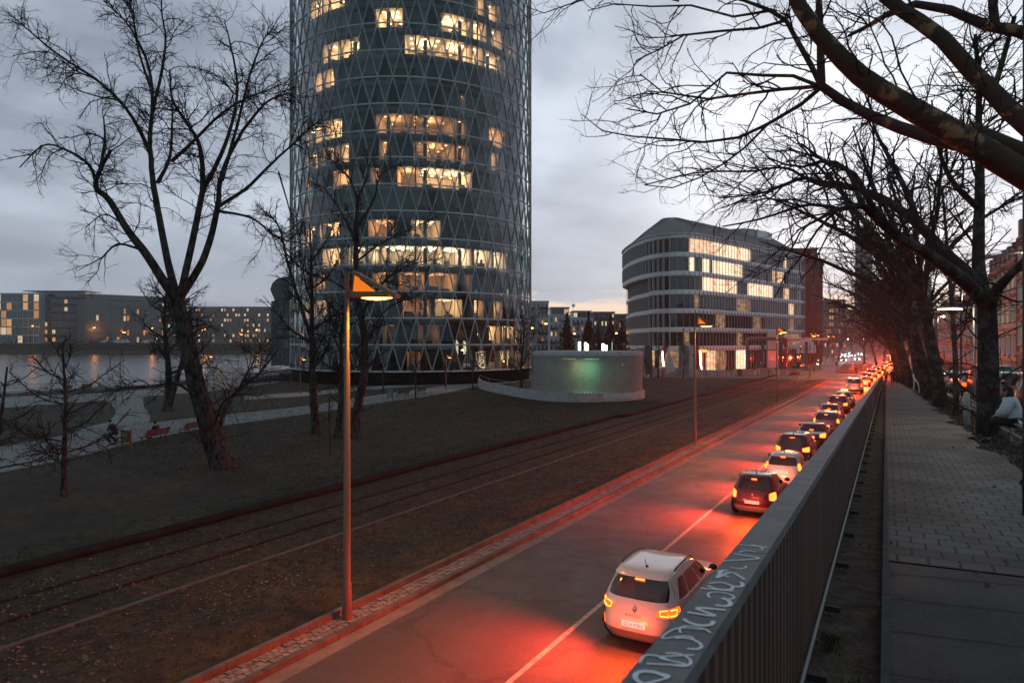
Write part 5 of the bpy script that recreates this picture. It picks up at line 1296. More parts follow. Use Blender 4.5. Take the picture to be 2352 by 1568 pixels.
LA = R(-4)
wedge_lamp('big orange street lamp on a tall post at the near edge of the lawn', G(797, 1433), 7.75, LA, 1200)
wedge_lamp('second orange street lamp along the kerb, before the oval office', G(1596, 1025), 7.7, LA, 1200)
wedge_lamp('third orange street lamp along the kerb beside the red pipe frame', G(1784, 925), 7.7, LA, 1200)
wedge_lamp('orange street lamp in front of the red brick building', G(1860, 868), 7.7, LA, 1200)
for px, Y, h, lab in [(1793, 150, 8.4, 'orange street lamp across the junction, right end of the oval office'), (1878, 150, 8.0, 'orange street lamp just right of the red brick building'), (1906, 215, 8.2, 'orange street lamp at the start of the oncoming lane'), (1918, 250, 8.4, 'orange street lamp deeper behind the oncoming headlights')]:
    wedge_lamp(lab, (*D2(px - 8, Y), 0), h, LA, 1500)
# park lamps: the same hood on shorter posts
for (px, py), h, lab in [((477, 895), 4.6, 'small orange park lamp by the river railing'), ((690, 905), 4.4, 'small orange park lamp behind the big tree by the path'), ((1025, 897), 4.5, 'small orange park lamp before the tower plinth'), ((990, 880), 4.5, 'small orange park lamp close to the tower wall')][:3]:
    wedge_lamp(lab, G(px, py), h, LA, 120, .62, 'small orange lamps in the park')
wedge_lamp('small orange park lamp left of the white lookout drum', G(276, 893), 8.0, LA, 150, .8, 'small orange lamps in the park')
wedge_lamp('small orange park lamp right behind the lookout drum', G(547, 868), 8.0, LA, 150, .8, 'small orange lamps in the park')
# sodium lamps on the far bank and behind the kiosk: plain heads on posts
def post_lamp(label, base, h, group, e=300, col=(1.0, .42, .08), r=.28):
    t = thing('street_lamp', label, 'street lamp', base, 0, group)
    b = MB(); b.tube([(0, 0, 0), (0, 0, h)], .07, 6); b.box((.3, 0, h), (.8, .18, .1)); b.build('post', M_post, t)
    b = MB(); b.sphere((.5, 0, h - .12), r, 8, 0, (1.3, .8, .45)); b.build('lamp_glass', glow('far_sodium' if col[1] < .6 else 'far_white', col, 22), t)
    ld = bpy.data.lights.new('lamp_light', 'POINT'); ld.energy = e; ld.color = SOD if col[1] < .6 else col; ld.shadow_soft_size = .3
    lo = bpy.data.objects.new('lamp_light', ld); COL.objects.link(lo); lo.parent = t; lo.location = (.5, 0, h - .5)
for px, py, lab in [(73, 748, 'far bank lamp below the glass office'), (215, 752, 'far bank lamp between brown brick office and grid office'), (348, 753, 'far bank lamp before the long grid office'), (470, 756, 'far bank lamp beside the leaning trunk'), (588, 757, 'far bank lamp before the small window office'), (645, 757, 'far bank lamp nearest the tower')]:
    p = D2(px, 444); post_lamp(lab, (*p, 5.3), CAMZ - (py - CY) / FPX * 444 - 5.3, 'orange lamps along the far bank', 1200, r=.36)
for px, Y, py, lab in [(1220, 150, 752, 'orange lamp right beside the tower foot behind the pavilion'), (1318, 175, 765, 'orange lamp behind the pavilion before the white flats'), (1415, 185, 764, 'orange lamp before the brick flats near the oval office'), (1253, 165, 742, 'orange lamp hanging before the narrow window flats')]:
    post_lamp(lab, (*D2(px - 4, Y), 0), CAMZ - (py - CY) / FPX * Y, 'orange lamps behind the pavilion', 250)

# galvanised pole on the verge with two bright tubes
p = RP(25.9, 2.84); t = thing('street_lamp', 'grey galvanised lamp pole on the verge with a long bright white tube', 'street lamp', p, 0, 'lamp poles of the right hand street')
dz = lambda py, Y=21.4: CAMZ - (py - CY) / FPX * Y - p[2]
b = MB(); b.tube([(0, 0, -.1), (0, 0, dz(610)), (.12, -.05, dz(596)), (.5, -.2, dz(590)), (1.4, -.3, dz(578))], [.095, .075, .06, .05, .04], 10); b.build('post', M_post2, t)
b = MB(); b.tube([(-.02, 0, dz(705)), (-.55, .35, dz(706))], .03, 6); b.box((-.55, .36, dz(705)), (.75, .16, .07), R(-30)); b.build('arm', M_post2, t)
b = MB(); b.box((-.55, .36, dz(705) - .05), (.66, .13, .04), R(-30)); b.build('tube_lamp', glow('white_tube', (1.0, .88, .68), 14), t)
b = MB(); b.box((1.45, -.3, dz(577) - .03), (.5, .16, .09)); b.build('lamp_head', M_post2, t); b = MB(); b.box((1.5, -.3, dz(577) - .085), (.42, .13, .03)); b.build('lamp_glass', glow('warm_white_lamp', (1.0, .68, .32), 14), t)
for loc, e, c in (((-.55, .36, dz(705) - .2), 90, (1, .82, .55)), ((1.5, -.3, dz(577) - .2), 90, (1, .62, .25))):
    ld = bpy.data.lights.new('lamp_light', 'POINT'); ld.energy = e; ld.color = c; ld.shadow_soft_size = .15; lo = bpy.data.objects.new('lamp_light', ld); COL.objects.link(lo); lo.parent = t; lo.location = loc
b = MB(); b.box((-.02, -.10, 1.75), (.17, .02, .22)); b.build('sticker', mat('red_sticker', (.5, .08, .06), .5), t)
p2 = RP(25.6, 2.6); b = MB(); b.lathe([(.09, 0), (.09, 1.0), (0, 1.03)], 12); tag(b.build('bollard', M_post2, None, p2), 'short grey bollard standing against the galvanised lamp pole', 'bollard')
for s, lab in ((52, 'lamp with white head over the street, beyond the second plane tree'), (75, 'white street lamp farther down behind the verge trees'), (98, 'farthest white street lamp of the right hand street')):
    q = RP(s, 4.6); post_lamp(lab, q, 6.8, 'lamp poles of the right hand street', 250, (1.0, .78, .48), .2)
    ld = bpy.data.lights.new('lamp_light', 'POINT')
# pole at the right edge of the picture
q = RP(10.6, 2.62); t = thing('lamp_post', 'dark pole running up the extreme right edge of the picture', 'lamp post', (U(2352.5, 900, 8.0)[0] + .03, 8.0, ramp_z(8.0)))
b = MB(); b.tube([(0, 0, -.1), (0, 0, 9)], [.045, .04], 10); b.build('post', mat('black_post', (.03, .032, .035), .5), t)

# ------------------------------------------------------------------ benches, bins
M_slat = mat('bench_wood', (.10, .045, .028), .6, col2=(.15, .075, .05), scale=3, stretch=(.3, 3, 3))
M_iron = mat('cast_iron', (.02, .02, .021), .5)
def bench(label, loc, rz, ln=2.3, group='slatted benches in the park'):
    t = thing('park_bench', label, 'bench', loc, rz, group)
    b = MB()
    for k in range(4): b.box((0, -.30 + k * .115, .45 + .012 * (k == 0)), (ln, .09, .035))
    b.build('seat', M_slat, t)
    b = MB()
    for k in range(4): b.box((0, .13 + .05 * k, .55 + k * .105), (ln, .03, .085), rot=Matrix.Rotation(R(-20), 4, 'X'))
    b.build('backrest', M_slat, t)
    for x in (-ln * .38, ln * .38):
        b = MB()
        b.tube(catmull([(x, -.36, 0), (x, -.28, .2), (x, -.30, .42)], 6), .03, 6); b.tube(catmull([(x, .30, 0), (x, .16, .22), (x, .08, .42), (x, .16, .6), (x, .33, .93)], 10), .03, 6); b.beam((x, -.32, .42), (x, .1, .42), .04, .04); b.beam((x, -.30, .2), (x, .18, .2), .03, .03)
        b.build('leg', M_iron, t)
    return t
def face(a, c): return math.atan2(c[1] - a[1], c[0] - a[0])
A, B = G(322, 1022), G(390, 1008); bench('brown slatted bench with a person in black sitting on it', ((A[0] + B[0]) / 2, (A[1] + B[1]) / 2, 0), face(A, B) + PI)
A, B = G(408, 1004), G(470, 990); bench('empty brown slatted bench next to the leaning tree trunk', ((A[0] + B[0]) / 2, (A[1] + B[1]) / 2, 0), face(A, B) + PI)
A, B = G(903, 915), G(946, 910); bench('brown bench beside the litter bin in front of the tower', ((A[0] + B[0]) / 2, (A[1] + B[1]) / 2, 0), face(A, B) + PI)
A, B = G(948, 909), G(984, 903); bench('right hand bench of the pair in front of the tower', ((A[0] + B[0]) / 2, (A[1] + B[1]) / 2, 0), face(A, B) + PI)
A, B = G(140, 902), G(165, 899); bench('left dark bench facing the river promenade', ((A[0] + B[0]) / 2, (A[1] + B[1]) / 2, 0), face(A, B) + PI, 2.0)
A, B = G(180, 897), G(214, 894); bench('right dark bench facing the river promenade', ((A[0] + B[0]) / 2, (A[1] + B[1]) / 2, 0), face(A, B) + PI, 2.0)
M_bin = mat('bin_metal', (.10, .105, .10), .5, .3); M_poster = mat('bin_poster', (.20, .22, .15), .6, col2=(.30, .22, .10), scale=4)
def litter_bin(label, loc, rz):
    t = thing('litter_bin', label, 'litter bin', loc, rz, 'litter bins in the park')
    b = MB(); b.box((0, 0, .72), (.52, .34, .72)); b.build('bin', M_bin, t)
    b = MB(); b.box((0, 0, 1.13), (.60, .42, .06), rot=Matrix.Rotation(R(8), 4, 'X')); b.build('lid', M_post2, t)
    for x in (-.30, .30): b = MB(); b.box((x, 0, .52), (.06, .12, 1.04)); b.build('leg', M_bin, t)
    b = MB(); b.box((0, -.175, .72), (.40, .012, .55)); b.build('poster', M_poster, t)
litter_bin('grey litter bin with a coloured panel beside the cyclist', G(290, 1027), R(-12))
litter_bin('grey litter bin with a coloured panel left of the tower benches', G(896, 919), R(-8))

# ------------------------------------------------------------------ railings and fences
def railing(name, label, pts, h, rails, step, r=.025, m=None, cat='railing', group=None, posts=True):
    t = thing(name, label, cat, pts[0], 0, group); o = np.array(pts[0]); P = np.array(pts) - o; m = m or M_steel
    for z in rails:
        b = MB(); b.tube(P + np.array([0, 0, z]), r, 6); b.build('rail', m, t)
    L = np.concatenate([[0], np.cumsum(np.linalg.norm(np.diff(P, axis=0), axis=1))])
    for s in np.arange(0, L[-1] + .01, step):
        q = np.array([np.interp(s, L, P[:, k]) for k in range(3)]); b = MB(); b.tube([q, q + np.array([0, 0, h])], r * 1.1, 6); b.build('post', m, t)
    return t
railing('river_railing', 'dark thin railing along the river promenade', [G(-60, 912), G(120, 900), G(360, 888), G(500, 868), G(640, 850)], 1.15, (.45, .8, 1.15), 3.0, .03, M_dark)
Mr = mat('chipped_paint_rail', (.33, .32, .31), .6, col2=(.12, .08, .06), scale=5, lo=.45, hi=.6)
railing('verge_barrier', 'low grey pipe barrier a person in a white jacket sits on', [RP(s, 3.0, -.02) for s in (13.8, 22.3)], .50, (.24, .49), 2.1, .032, Mr, 'barrier', 'low pipe barriers between trees and parked cars')
railing('verge_barrier', 'low pipe barrier between the pale leaning trunk and the thin tree', [RP(s, 3.2, -.02) for s in (29, 37)], .60, (.30, .59), 2.0, .032, Mr, 'barrier', 'low pipe barriers between trees and parked cars')
t = thing('bicycle_hoop', 'bent white pipe hoop at the foot of the verge trees', 'hoop', RP(58, 2.55)); b = MB(); b.tube(catmull([(0, 0, 0), (-.05, .1, .7), (.25, 1.2, 1.15), (.9, 2.2, 1.2), (1.0, 2.4, .1)], 16), .04, 6); b.build('pipe', M_white, t)
# chestnut paling by the lookout
A, B = Vector(G(548, 884)), Vector(G(668, 872)); t = thing('picket_fence', 'low fence of split wooden pales near the tower plinth', 'fence', A); b = MB(); n = 150; r = random.Random(3)
for i in range(n):
    q = (B - A) * i / n; h = r.uniform(1.0, 1.25); b.tube([(q.x, q.y, 0), (q.x + r.uniform(-.06, .06), q.y, h)], .035, 4)
b.build('pales', mat('grey_wood', (.09, .085, .08), .9), t)['kind'] = 'stuff'
b = MB()
for z in (.3, .85): b.tube([(0, -.03, z), (*(B - A)[:2], z)], .012, 4)
b.build('wire', M_dark, t)

# ------------------------------------------------------------------ red pipe frame, barrier blocks
M_pink = mat('red_site_pipe', (.34, .085, .085), .45, col2=(.40, .13, .13), scale=1)
M_lilac = mat('mauve_post', (.13, .085, .13), .6)
t = thing('site_pipe', 'red overhead construction pipe on mauve posts before the oval office', 'pipe', G(1790, 860)); o = Vector(t.location)
Yp = 138; ztop = CAMZ - (778 - CY) / FPX * Yp
def PW(px, z, Y=Yp): return tuple(Vector(((px - CX) / FPX * Y, Y, z)) - o)
b = MB(); b.tube(catmull([PW(1716, ztop - 1.7), PW(1715, ztop - .5), PW(1722, ztop), PW(1760, ztop + .05), PW(1800, ztop)], 24), .36, 12); b.tube([PW(1800, ztop), PW(1900, ztop + .05, 175)], .30, 10); b.build('overhead_pipe', M_pink, t)
b = MB(); b.tube(catmull([PW(1803, ztop + .2, 137), PW(1805, ztop - 2, 137), PW(1803, .9, 137), PW(1808, .35, 137), PW(1835, .3, 137)], 24), .40, 12); b.build('down_pipe', mat('bright_red_pipe', (.46, .03, .05), .4), t)
for px, Y in ((1717, Yp), (1751, Yp + 8), (1793, Yp), (1852, Yp + 22), (1884, Yp + 30)):
    b = MB(); x, y, z = PW(px, 0, Y); b.box((x, y, ztop / 2 - .3), (.55, .4, ztop - .6)); b.build('post', M_lilac, t)
M_stripe = mat('barrier_red', (.42, .05, .04), .6); M_block = mat('barrier_block', (.30, .26, .20), .8, col2=(.38, .34, .27), scale=2)
def barrier(label, px, Y, w, m=None):
    t = thing('barrier_block', label, 'barrier', (*D2(px, Y), .01), 0, 'concrete barrier blocks at the pipe frame')
    b = MB(); b.box((0, 0, .55), (w, .8, 1.1)); b.build('block', m or M_block, t)
    for sx in (-1, 1):
        b = MB(); b.box((sx * (w / 2 - .3), -.42, .62), (.55, .03, 1.0)); b.build('panel', M_white, t)
        b = MB()
        for k in range(4): b.beam((sx * (w / 2 - .3) - .26, -.45, .25 + k * .25), (sx * (w / 2 - .3) + .26, -.45, .42 + k * .25), .02, .10)
        b.build('stripes', M_stripe, t)
barrier('pale barrier block with striped ends at the left pipe post', 1712, 136, 4.4); barrier('teal barrier block beside the left pipe post', 1729, 139, 2.0, mat('teal_block', (.05, .14, .13), .7)); barrier('barrier block under the second mauve post', 1757, 143, 3.6); barrier('barrier block at the foot of the bright red down pipe', 1797, 136, 2.6); barrier('barrier block at the far right end of the pipe', 1872, 168, 4)
M_boll = mat('bollard_paint', (.05, .03, .03), .5)
for i, px in enumerate([1622, 1648, 1668, 1690, 1740, 1765, 1785, 1812, 1822, 1832]):
    t = thing('bollard', ['thin dark bollard at the left end of the plaza row', 'second thin dark plaza bollard from the left'][i] if i < 2 else 'thin dark bollard in the row along the plaza edge', 'bollard', (*D2(px, 128 + i * .6), 0), 0, 'thin bollards along the plaza')
    b = MB(); b.tube([(0, 0, 0), (0, 0, 1.25)], .06, 6); b.build('post', M_boll, t)
for i, (px, lab) in enumerate([(1569, 'left planter drum before the shop'), (1581, 'right planter drum before the shop'), (1699, 'dark drum on the plaza left of the pipe frame')]):
    b = MB(); b.lathe([(.55, 0), (.6, 1.3), (.5, 1.35), (0, 1.3)], 16); tag(b.build('planter', M_boll, None, (*D2(px, 141 - 8 * (i == 2)), 0)), lab, 'planter', 'dark round planters on the plaza')
# curved light strips on posts, light tubes behind the kiosk
M_tube = glow('light_strip', (1.0, .80, .52), 12)
for i, (px, py0, py1, Y, lab) in enumerate([(1522, 811, 864, 133, 'tall curved white light strip left of the flags'), (1608, 806, 862, 136, 'tall curved white light strip beside the shop sign')]):
    z1 = CAMZ - (py0 - CY) / FPX * Y - .8; t = thing('light_column', lab, 'light', (*D2(px, Y), 0), 0, 'curved light columns')
    b = MB(); b.tube([(0, 0, 0), (0, 0, 1.6)], .06, 6); b.build('post', M_dark, t); b = MB(); b.tube(catmull([(.35, 0, 1.0), (.12, 0, 2.4), (0, 0, 4.8)], 10), [.05, .08, .11, .13, .15, .16, .16, .16, .16, .16], 8); b.build('light_strip', M_tube, t)
    ld = bpy.data.lights.new('lamp_light', 'POINT'); ld.energy = 160; ld.color = (1, .75, .45); ld.shadow_soft_size = .6; lo = bpy.data.objects.new('lamp_light', ld); COL.objects.link(lo); lo.parent = t; lo.location = (.2, -.6, 3.4)
for i, (px, h, lab) in enumerate([(1331, 1.75, 'leftmost tall light tube above the pavilion'), (1345, 1.65, 'left one of the paired light tubes above the pavilion'), (1349, 1.45, 'right one of the paired light tubes, slightly shorter'), (1385, 1.5, 'light tube right of the red trees above the pavilion'), (1392, 1.3, 'shortest light tube, rightmost above the pavilion')]):
    Y = 92; b = MB(); t = thing('light_tube', lab, 'light', (*D2(px, Y), 0), 0, 'glowing light tubes above the pavilion'); zb = CAMZ - (815 - CY) / FPX * Y - .3
    b.lathe([(.16, zb), (.16, zb + h + .3), (0, zb + h + .32)], 12); b.build('light_tube', glow('warm_tube', (1.0, .80, .50), 10), t); b = MB(); b.tube([(0, 0, 0), (0, 0, zb)], .09, 8); b.build('post', M_dark, t)
    ld = bpy.data.lights.new('lamp_light', 'POINT'); ld.energy = 60; ld.color = (1, .7, .4); ld.shadow_soft_size = .3; lo = bpy.data.objects.new('lamp_light', ld); COL.objects.link(lo); lo.parent = t; lo.location = (0, -.4, zb + .8)
b = MB(); b.tube([(0, 0, 0), (0, 0, 6.6)], .05, 6); t = thing('light_column', 'thin pale green light line right of the light tubes', 'light', (*D2(1406, 118), 0), 0, 'curved light columns'); b.build('post', glow('green_line', (.45, 1.0, .75), .9), t)
# closed parasols on the terrace
M_paras = mat('parasol_canvas', (.05, .035, .03), .9)
for i, (px, lab) in enumerate([(1292, 'closed dark parasol left of the light tubes'), (1369, 'closed dark parasol between the light tubes'), (1380, 'second closed dark parasol between the light tubes'), (1432, 'closed dark parasol left of the spreading tree')]):
    t = thing('parasol', lab, 'parasol', (*D2(px, 108), 0), 0, 'closed parasols on the terrace'); b = MB(); b.lathe([(.32, 2.2), (.5, 2.5), (.32, 3.6), (.2, 5.2), (.02, 6.0)], 10); b.build('canvas', M_paras, t); b = MB(); b.tube([(0, 0, 0), (0, 0, 2.4)], .05, 6); b.build('post', M_dark, t)
# ------------------------------------------------------------------ flags
M_flagw = mat('flag_white', (.50, .50, .50), .8); M_flagg = mat('flag_grey_green', (.20, .24, .23), .8); M_flagr = mat('flag_red', (.45, .035, .025), .8); M_flagp = mat('flag_pink', (.40, .03, .07), .8); M_flagb = mat('flag_beige', (.36, .30, .22), .8); M_flagd = mat('flag_dark', (.09, .085, .075), .8)
def flag(label, px, pyb, pyt, Y, draw):
    h = CAMZ - (pyt - CY) / FPX * Y; t = thing('flag', label, 'flag', (*D2(px, Y), 0), 0, 'flags on thin poles before the oval office')
    b = MB(); b.tube([(0, 0, -.05), (0, 0, h)], [.06, .04], 6); b.sphere((0, 0, h + .05), .12, 8, 0, (1.3, 1.3, .6)); b.build('pole', M_steel, t); draw(t, h)
def cloth(t, name, pts, m, seed=0, nx=10, nz=14, amp=.08):
    """cloth between a left and a right edge given top to bottom"""
    a, c = [catmull(p, nz) for p in pts]; T = np.linspace(0, 1, nx)[None, :, None]; A = a[:, None] * (1 - T) + c[:, None] * T
    u = np.linspace(0, 1, nx)[None]; v = np.linspace(0, 1, nz)[:, None]; A[..., 1] += amp * np.sin(u * 9 + seed + v * 3) * u * (.4 + v)
    b = MB(); b.grid(A, 0, True); return b.build(name, m, t)
flag('beige banner flag at the left end before the oval office', 1463, 868, 796, 128, lambda t, h: cloth(t, 'banner', [[(.08, 0, h - .2), (.08, 0, h - 4.6)], [(1.5, 0, h - .2), (1.5, 0, h - 4.6)]], M_flagb))
def fl2(t, h):
    cloth(t, 'banner', [[(.08, 0, h - .5), (.05, 0, h - 3.2), (.3, 0, h - 6.2)], [(1.4, 0, h - .6), (1.5, 0, h - 3.4), (1.5, 0, h - 6.5)]], M_flagd, 1); cloth(t, 'tail', [[(.2, 0, h - 5.6), (.2, 0, h - 6.9)], [(1.55, 0, h - 5.9), (1.45, 0, h - 6.8)]], M_flagw, 2)
    text('lettering', 'CO,', .62, mat('ink_blue', (.05, .07, .12), .7), t, (.85, -.16, h - 6.35), (R(90), 0, 0), .004)
flag('dark drooping flag with a white lettered tail', 1480, 903, 787, 124, fl2)
def fl3(t, h): cloth(t, 'banner', [[(.05, 0, h - .4), (.0, 0, h - 3.2)], [(.95, 0, h - .5), (.3, 0, h - 2.4)]], M_flagp, 3); cloth(t, 'tail', [[(.8, 0, h - 1.2), (.4, 0, h - 3.5), (.6, 0, h - 5.6)], [(1.0, 0, h - 1.3), (1.7, 0, h - 3.2), (2.2, 0, h - 4.9)]], M_flagw, 4); cloth(t, 'fold', [[(-.1, 0, h - 4.2), (-.6, 0, h - 7)], [(.2, 0, h - 4.2), (.1, 0, h - 7)]], mat('flag_orange', (.36, .10, .05), .8), 5)
flag('pink and white flag twisted by the wind', 1524, 903, 788, 124, fl3)
def fl4(t, h):
    cloth(t, 'banner', [[(.08, 0, h - .3), (.08, 0, h - 6.1)], [(2.0, 0, h - .3), (2.0, 0, h - 5.8)]], M_flagg, 5); text('lettering', 'European', .85, M_flagw, t, (.72, -.2, h - 3.3), (R(90), R(-90), 0), .004)
flag('grey green banner flag with white upright lettering', 1558, 866, 789, 130, fl4)
def fl5(t, h):
    cloth(t, 'banner', [[(.08, 0, h - .3), (.08, 0, h - 5.6)], [(.95, 0, h - .3), (.95, 0, h - 5.6)]], M_flagw, 6); cloth(t, 'red_half', [[(.95, 0, h - .3), (.95, 0, h - 5.5)], [(1.85, 0, h - .3), (1.85, 0, h - 5.4)]], M_flagr, 6)
    b = MB(); b.lathe([(.45, 0), (.38, .02), (0, .02)], 5); e = b.build('emblem', M_flagp, t, (.98, -.22, h - 2.2)); e.rotation_euler = (R(90), 0, 0)
flag('red and white banner flag with an emblem in the middle', 1583, 866, 789, 132, fl5)

# ------------------------------------------------------------------ signs and signals near the junction
M_orange = mat('signal_yellow', (.45, .28, .04), .6)
def signal(label, px, Y, h, red=True, col=None):
    t = thing('traffic_light', label, 'traffic light', (*D2(px, Y), 0), 0, 'traffic lights at the junction')
    b = MB(); b.tube([(0, 0, 0), (0, 0, h)], .07, 6); b.build('post', col or M_dark, t); b = MB(); b.box((0, -.12, h - .1), (.34, .26, 1.0)); b.build('housing', M_black, t)
    if red: b = MB(); b.sphere((0, -.27, h + .2), .11, 8); b.build('lamp', glow('signal_red', (1, .06, .02), 8), t)
signal('traffic light on a yellow post at the corner of the lawn', 1832, 110, 3.0, False, M_orange); signal('traffic light beside the white curved sign board', 1838, 176, 5.2); signal('red traffic light left of the oncoming cars', 1858, 190, 5.0)
t = thing('traffic_light', 'signal gantry with a long curved arm over the oncoming lane', 'traffic light', (*D2(1914, 205), 0), 0, 'traffic lights at the junction'); b = MB(); b.tube(catmull([(0, 0, 0), (0, 0, 5), (.8, 0, 7.2), (4, 0, 8), (16, 0, 8.6)], 20), .11, 6); b.build('post', M_dark, t)
for x in (4.2, 9.0): b = MB(); b.box((x, -.1, 7.4), (.5, .3, 1.2)); b.build('housing', M_black, t); b = MB(); b.sphere((x, -.3, 7.4), .22, 8); b.build('lamp', glow('signal_white', (.8, .95, 1.0), 8), t)
b = MB(); b.lathe([(.5, 0), (.5, .04), (0, .04)], 16); s_ = b.build('sign_disc', mat('sign_red', (.5, .03, .02), .5), t, (.05, -.15, 5.9)); s_.rotation_euler = (R(90), 0, 0)
t = thing('steel_mast', 'thin steel arm curving up beside the bright red pipe', 'mast', (*D2(1812, 141), 0)); b = MB(); b.tube(catmull([(0, 0, 0), (0, 0, 5), (.6, 0, 6.6), (3, 0, 7.4), (9, 0, 8.6)], 20), .07, 6); b.build('mast_pipe', M_steel, t)
b = MB(); th = np.linspace(0, PI, 16); b.ngon([(2.6 * math.cos(a), 0, 5.0 + 2.2 * math.sin(a)) for a in th] + [(-2.6, 0, 3.6), (2.6, 0, 3.6)]); b.ngon([(2.6 * math.cos(a), .1, 5.0 + 2.2 * math.sin(a)) for a in th][::-1] + [(2.6, .1, 3.6), (-2.6, .1, 3.6)][0:0]); 
t = thing('sign_board', 'white arched sign board before the red brick building', 'sign', (*D2(1852, 184), 0)); b.build('board', M_white, t); b = MB(); b.box((0, .1, 1.8), (.2, .1, 3.6)); b.build('post', M_dark, t)
for k, (z, w) in enumerate([(5.4, 2.2), (4.8, 2.6), (4.3, 2.2)]): b = MB(); b.box((.2, -.03, z), (w, .03, .28)); b.build('print', M_fin, t)
t = thing('parking_sign', 'small green parking sign on a thin post before the striped house', 'sign', RP(44, 14.6, .1)); b = MB(); b.tube([(0, 0, 0), (0, 0, 3.0)], .04, 6); b.build('post', M_post2, t); b = MB(); b.box((0, -.06, 2.7), (.7, .04, .8)); b.build('plate', mat('sign_green', (.03, .16, .13), .6), t); text('lettering', 'P', .5, M_white, t, (-.08, -.09, 2.75), (R(90), 0, 0), .004)
M_wr = mat('reflective_white', (.6, .6, .58), .5)
def beacon(label, px, Y, sign):
    t = thing('guide_post', label, 'guide post', (*D2(px, Y), .15), 0, 'striped guide posts on the island'); b = MB(); b.box((0, 0, .75), (.36, .06, 1.2)); b.build('panel', M_wr, t); b = MB()
    for k in range(3): b.beam((-.18, -.035, .3 + k * .4), (.18, -.035, .5 + k * .4), .02, .16)
    b.build('stripes', M_stripe, t)
    if sign: b = MB(); b.tube([(0, 0, 1.2), (0, 0, 2.6)], .04, 6); b.build('post', M_steel, t); b = MB(); b.lathe([(.42, 0), (.42, .03), (0, .03)], 18); s_ = b.build('sign_disc', mat('sign_blue', (.03, .12, .40), .5), t, (0, -.05, 1.9)); s_.rotation_euler = (R(90), 0, 0)
beacon('striped guide post with a blue round sign at the tip of the island', 1921, 146, True); beacon('small striped guide post farther along the island', 1959, 168, False); beacon('striped yellow guide post at the far end of the island railing', 2038, 215, False)
railing('island_railing', 'low dark railing along the queue side of the island', [(71.8, 145.5, .15), (84, 161, .15), (95, 180, .15)], 1.0, (.5, 1.0), 2.2, .03, M_dark)
# ================================================================== vehicles
def spl(x, xp, fp):
    """monotone cubic through the section table"""
    xp = np.asarray(xp, float); fp = np.asarray(fp, float); h = np.diff(xp); d = np.diff(fp) / h; m = np.zeros(len(xp)); m[0], m[-1] = d[0], d[-1]
    for i in range(1, len(xp) - 1): m[i] = 0 if d[i - 1] * d[i] <= 0 else 2 * d[i - 1] * d[i] / (d[i - 1] + d[i])
    x = np.clip(x, xp[0], xp[-1]); i = np.clip(np.searchsorted(xp, x) - 1, 0, len(h) - 1); t = (x - xp[i]) / h[i]
    return (1 + 2 * t) * (1 - t) ** 2 * fp[i] + t * (1 - t) ** 2 * h[i] * m[i] + t * t * (3 - 2 * t) * fp[i + 1] + t * t * (t - 1) * h[i] * m[i + 1]
BODY = {
 'suv':   dict(z=[.22, .32, .48, .62, .78, .92, 1.00, 1.07, 1.25, 1.44, 1.55, 1.61], yr=[-2.02, -2.14, -2.21, -2.20, -2.16, -2.12, -2.08, -2.04, -1.92, -1.76, -1.66, -1.50], yf=[2.05, 2.16, 2.21, 2.21, 2.14, 1.95, 1.55, 1.08, .80, .45, .18, -.10], w=[.80, .87, .905, .918, .918, .905, .895, .88, .81, .725, .675, .62], wy=1.33, wr=.35),
 'hatch': dict(z=[.20, .30, .44, .58, .72, .86, .94, 1.01, 1.18, 1.36, 1.46, 1.52], yr=[-1.78, -1.88, -1.93, -1.93, -1.89, -1.86, -1.82, -1.77, -1.64, -1.46, -1.34, -1.15], yf=[1.80, 1.90, 1.94, 1.94, 1.88, 1.70, 1.30, .90, .60, .26, .02, -.26], w=[.74, .81, .842, .852, .852, .842, .83, .81, .735, .655, .60, .54], wy=1.20, wr=.31),
 'sedan': dict(z=[.20, .30, .44, .58, .74, .88, .95, 1.02, 1.17, 1.32, 1.40, 1.44], yr=[-2.16, -2.26, -2.32, -2.31, -2.28, -2.20, -1.95, -1.55, -1.30, -1.02, -.84, -.62], yf=[2.15, 2.25, 2.30, 2.30, 2.22, 2.0, 1.55, 1.06, .72, .30, .02, -.2], w=[.78, .86, .895, .91, .91, .90, .885, .86, .77, .68, .62, .56], wy=1.38, wr=.33),
 'wagon': dict(z=[.20, .30, .46, .62, .78, .92, 1.00, 1.07, 1.25, 1.45, 1.56, 1.62], yr=[-2.08, -2.18, -2.24, -2.24, -2.20, -2.16, -2.13, -2.09, -1.98, -1.84, -1.74, -1.56], yf=[2.05, 2.16, 2.21, 2.21, 2.14, 1.95, 1.50, 1.05, .72, .30, .0, -.3], w=[.78, .85, .89, .90, .90, .89, .88, .86, .79, .72, .67, .61], wy=1.36, wr=.33),
 'van':   dict(z=[.25, .35, .52, .75, .95, 1.10, 1.20, 1.30, 1.55, 1.80, 1.90, 1.95], yr=[-2.36, -2.44, -2.47, -2.46, -2.44, -2.42, -2.41, -2.39, -2.35, -2.28, -2.22, -2.10], yf=[2.25, 2.38, 2.44, 2.42, 2.30, 2.10, 1.80, 1.55, 1.20, .85, .66, .40], w=[.84, .90, .94, .95, .95, .945, .94, .93, .885, .84, .81, .76], wy=1.5, wr=.34),
}
M_cglass = mat('car_glass', (.012, .012, .014), .05, spec=.9)
M_tyre = mat('tyre_rubber', (.012, .012, .012), .85)
M_rim = mat('alloy_rim', (.28, .28, .29), .35, .7)
M_lampoff = mat('unlit_tail_lamp', (.25, .012, .010), .15, spec=.8)
M_tail = glow('brake_lamp', (1.0, .095, .014), 8)
M_tail_dim = glow('tail_lamp', (1.0, .11, .012), 2.0)
M_led = glow('led_strip', (1.0, .26, .04), 5)
M_head = glow('headlamp', (.95, .97, 1.0), 60)
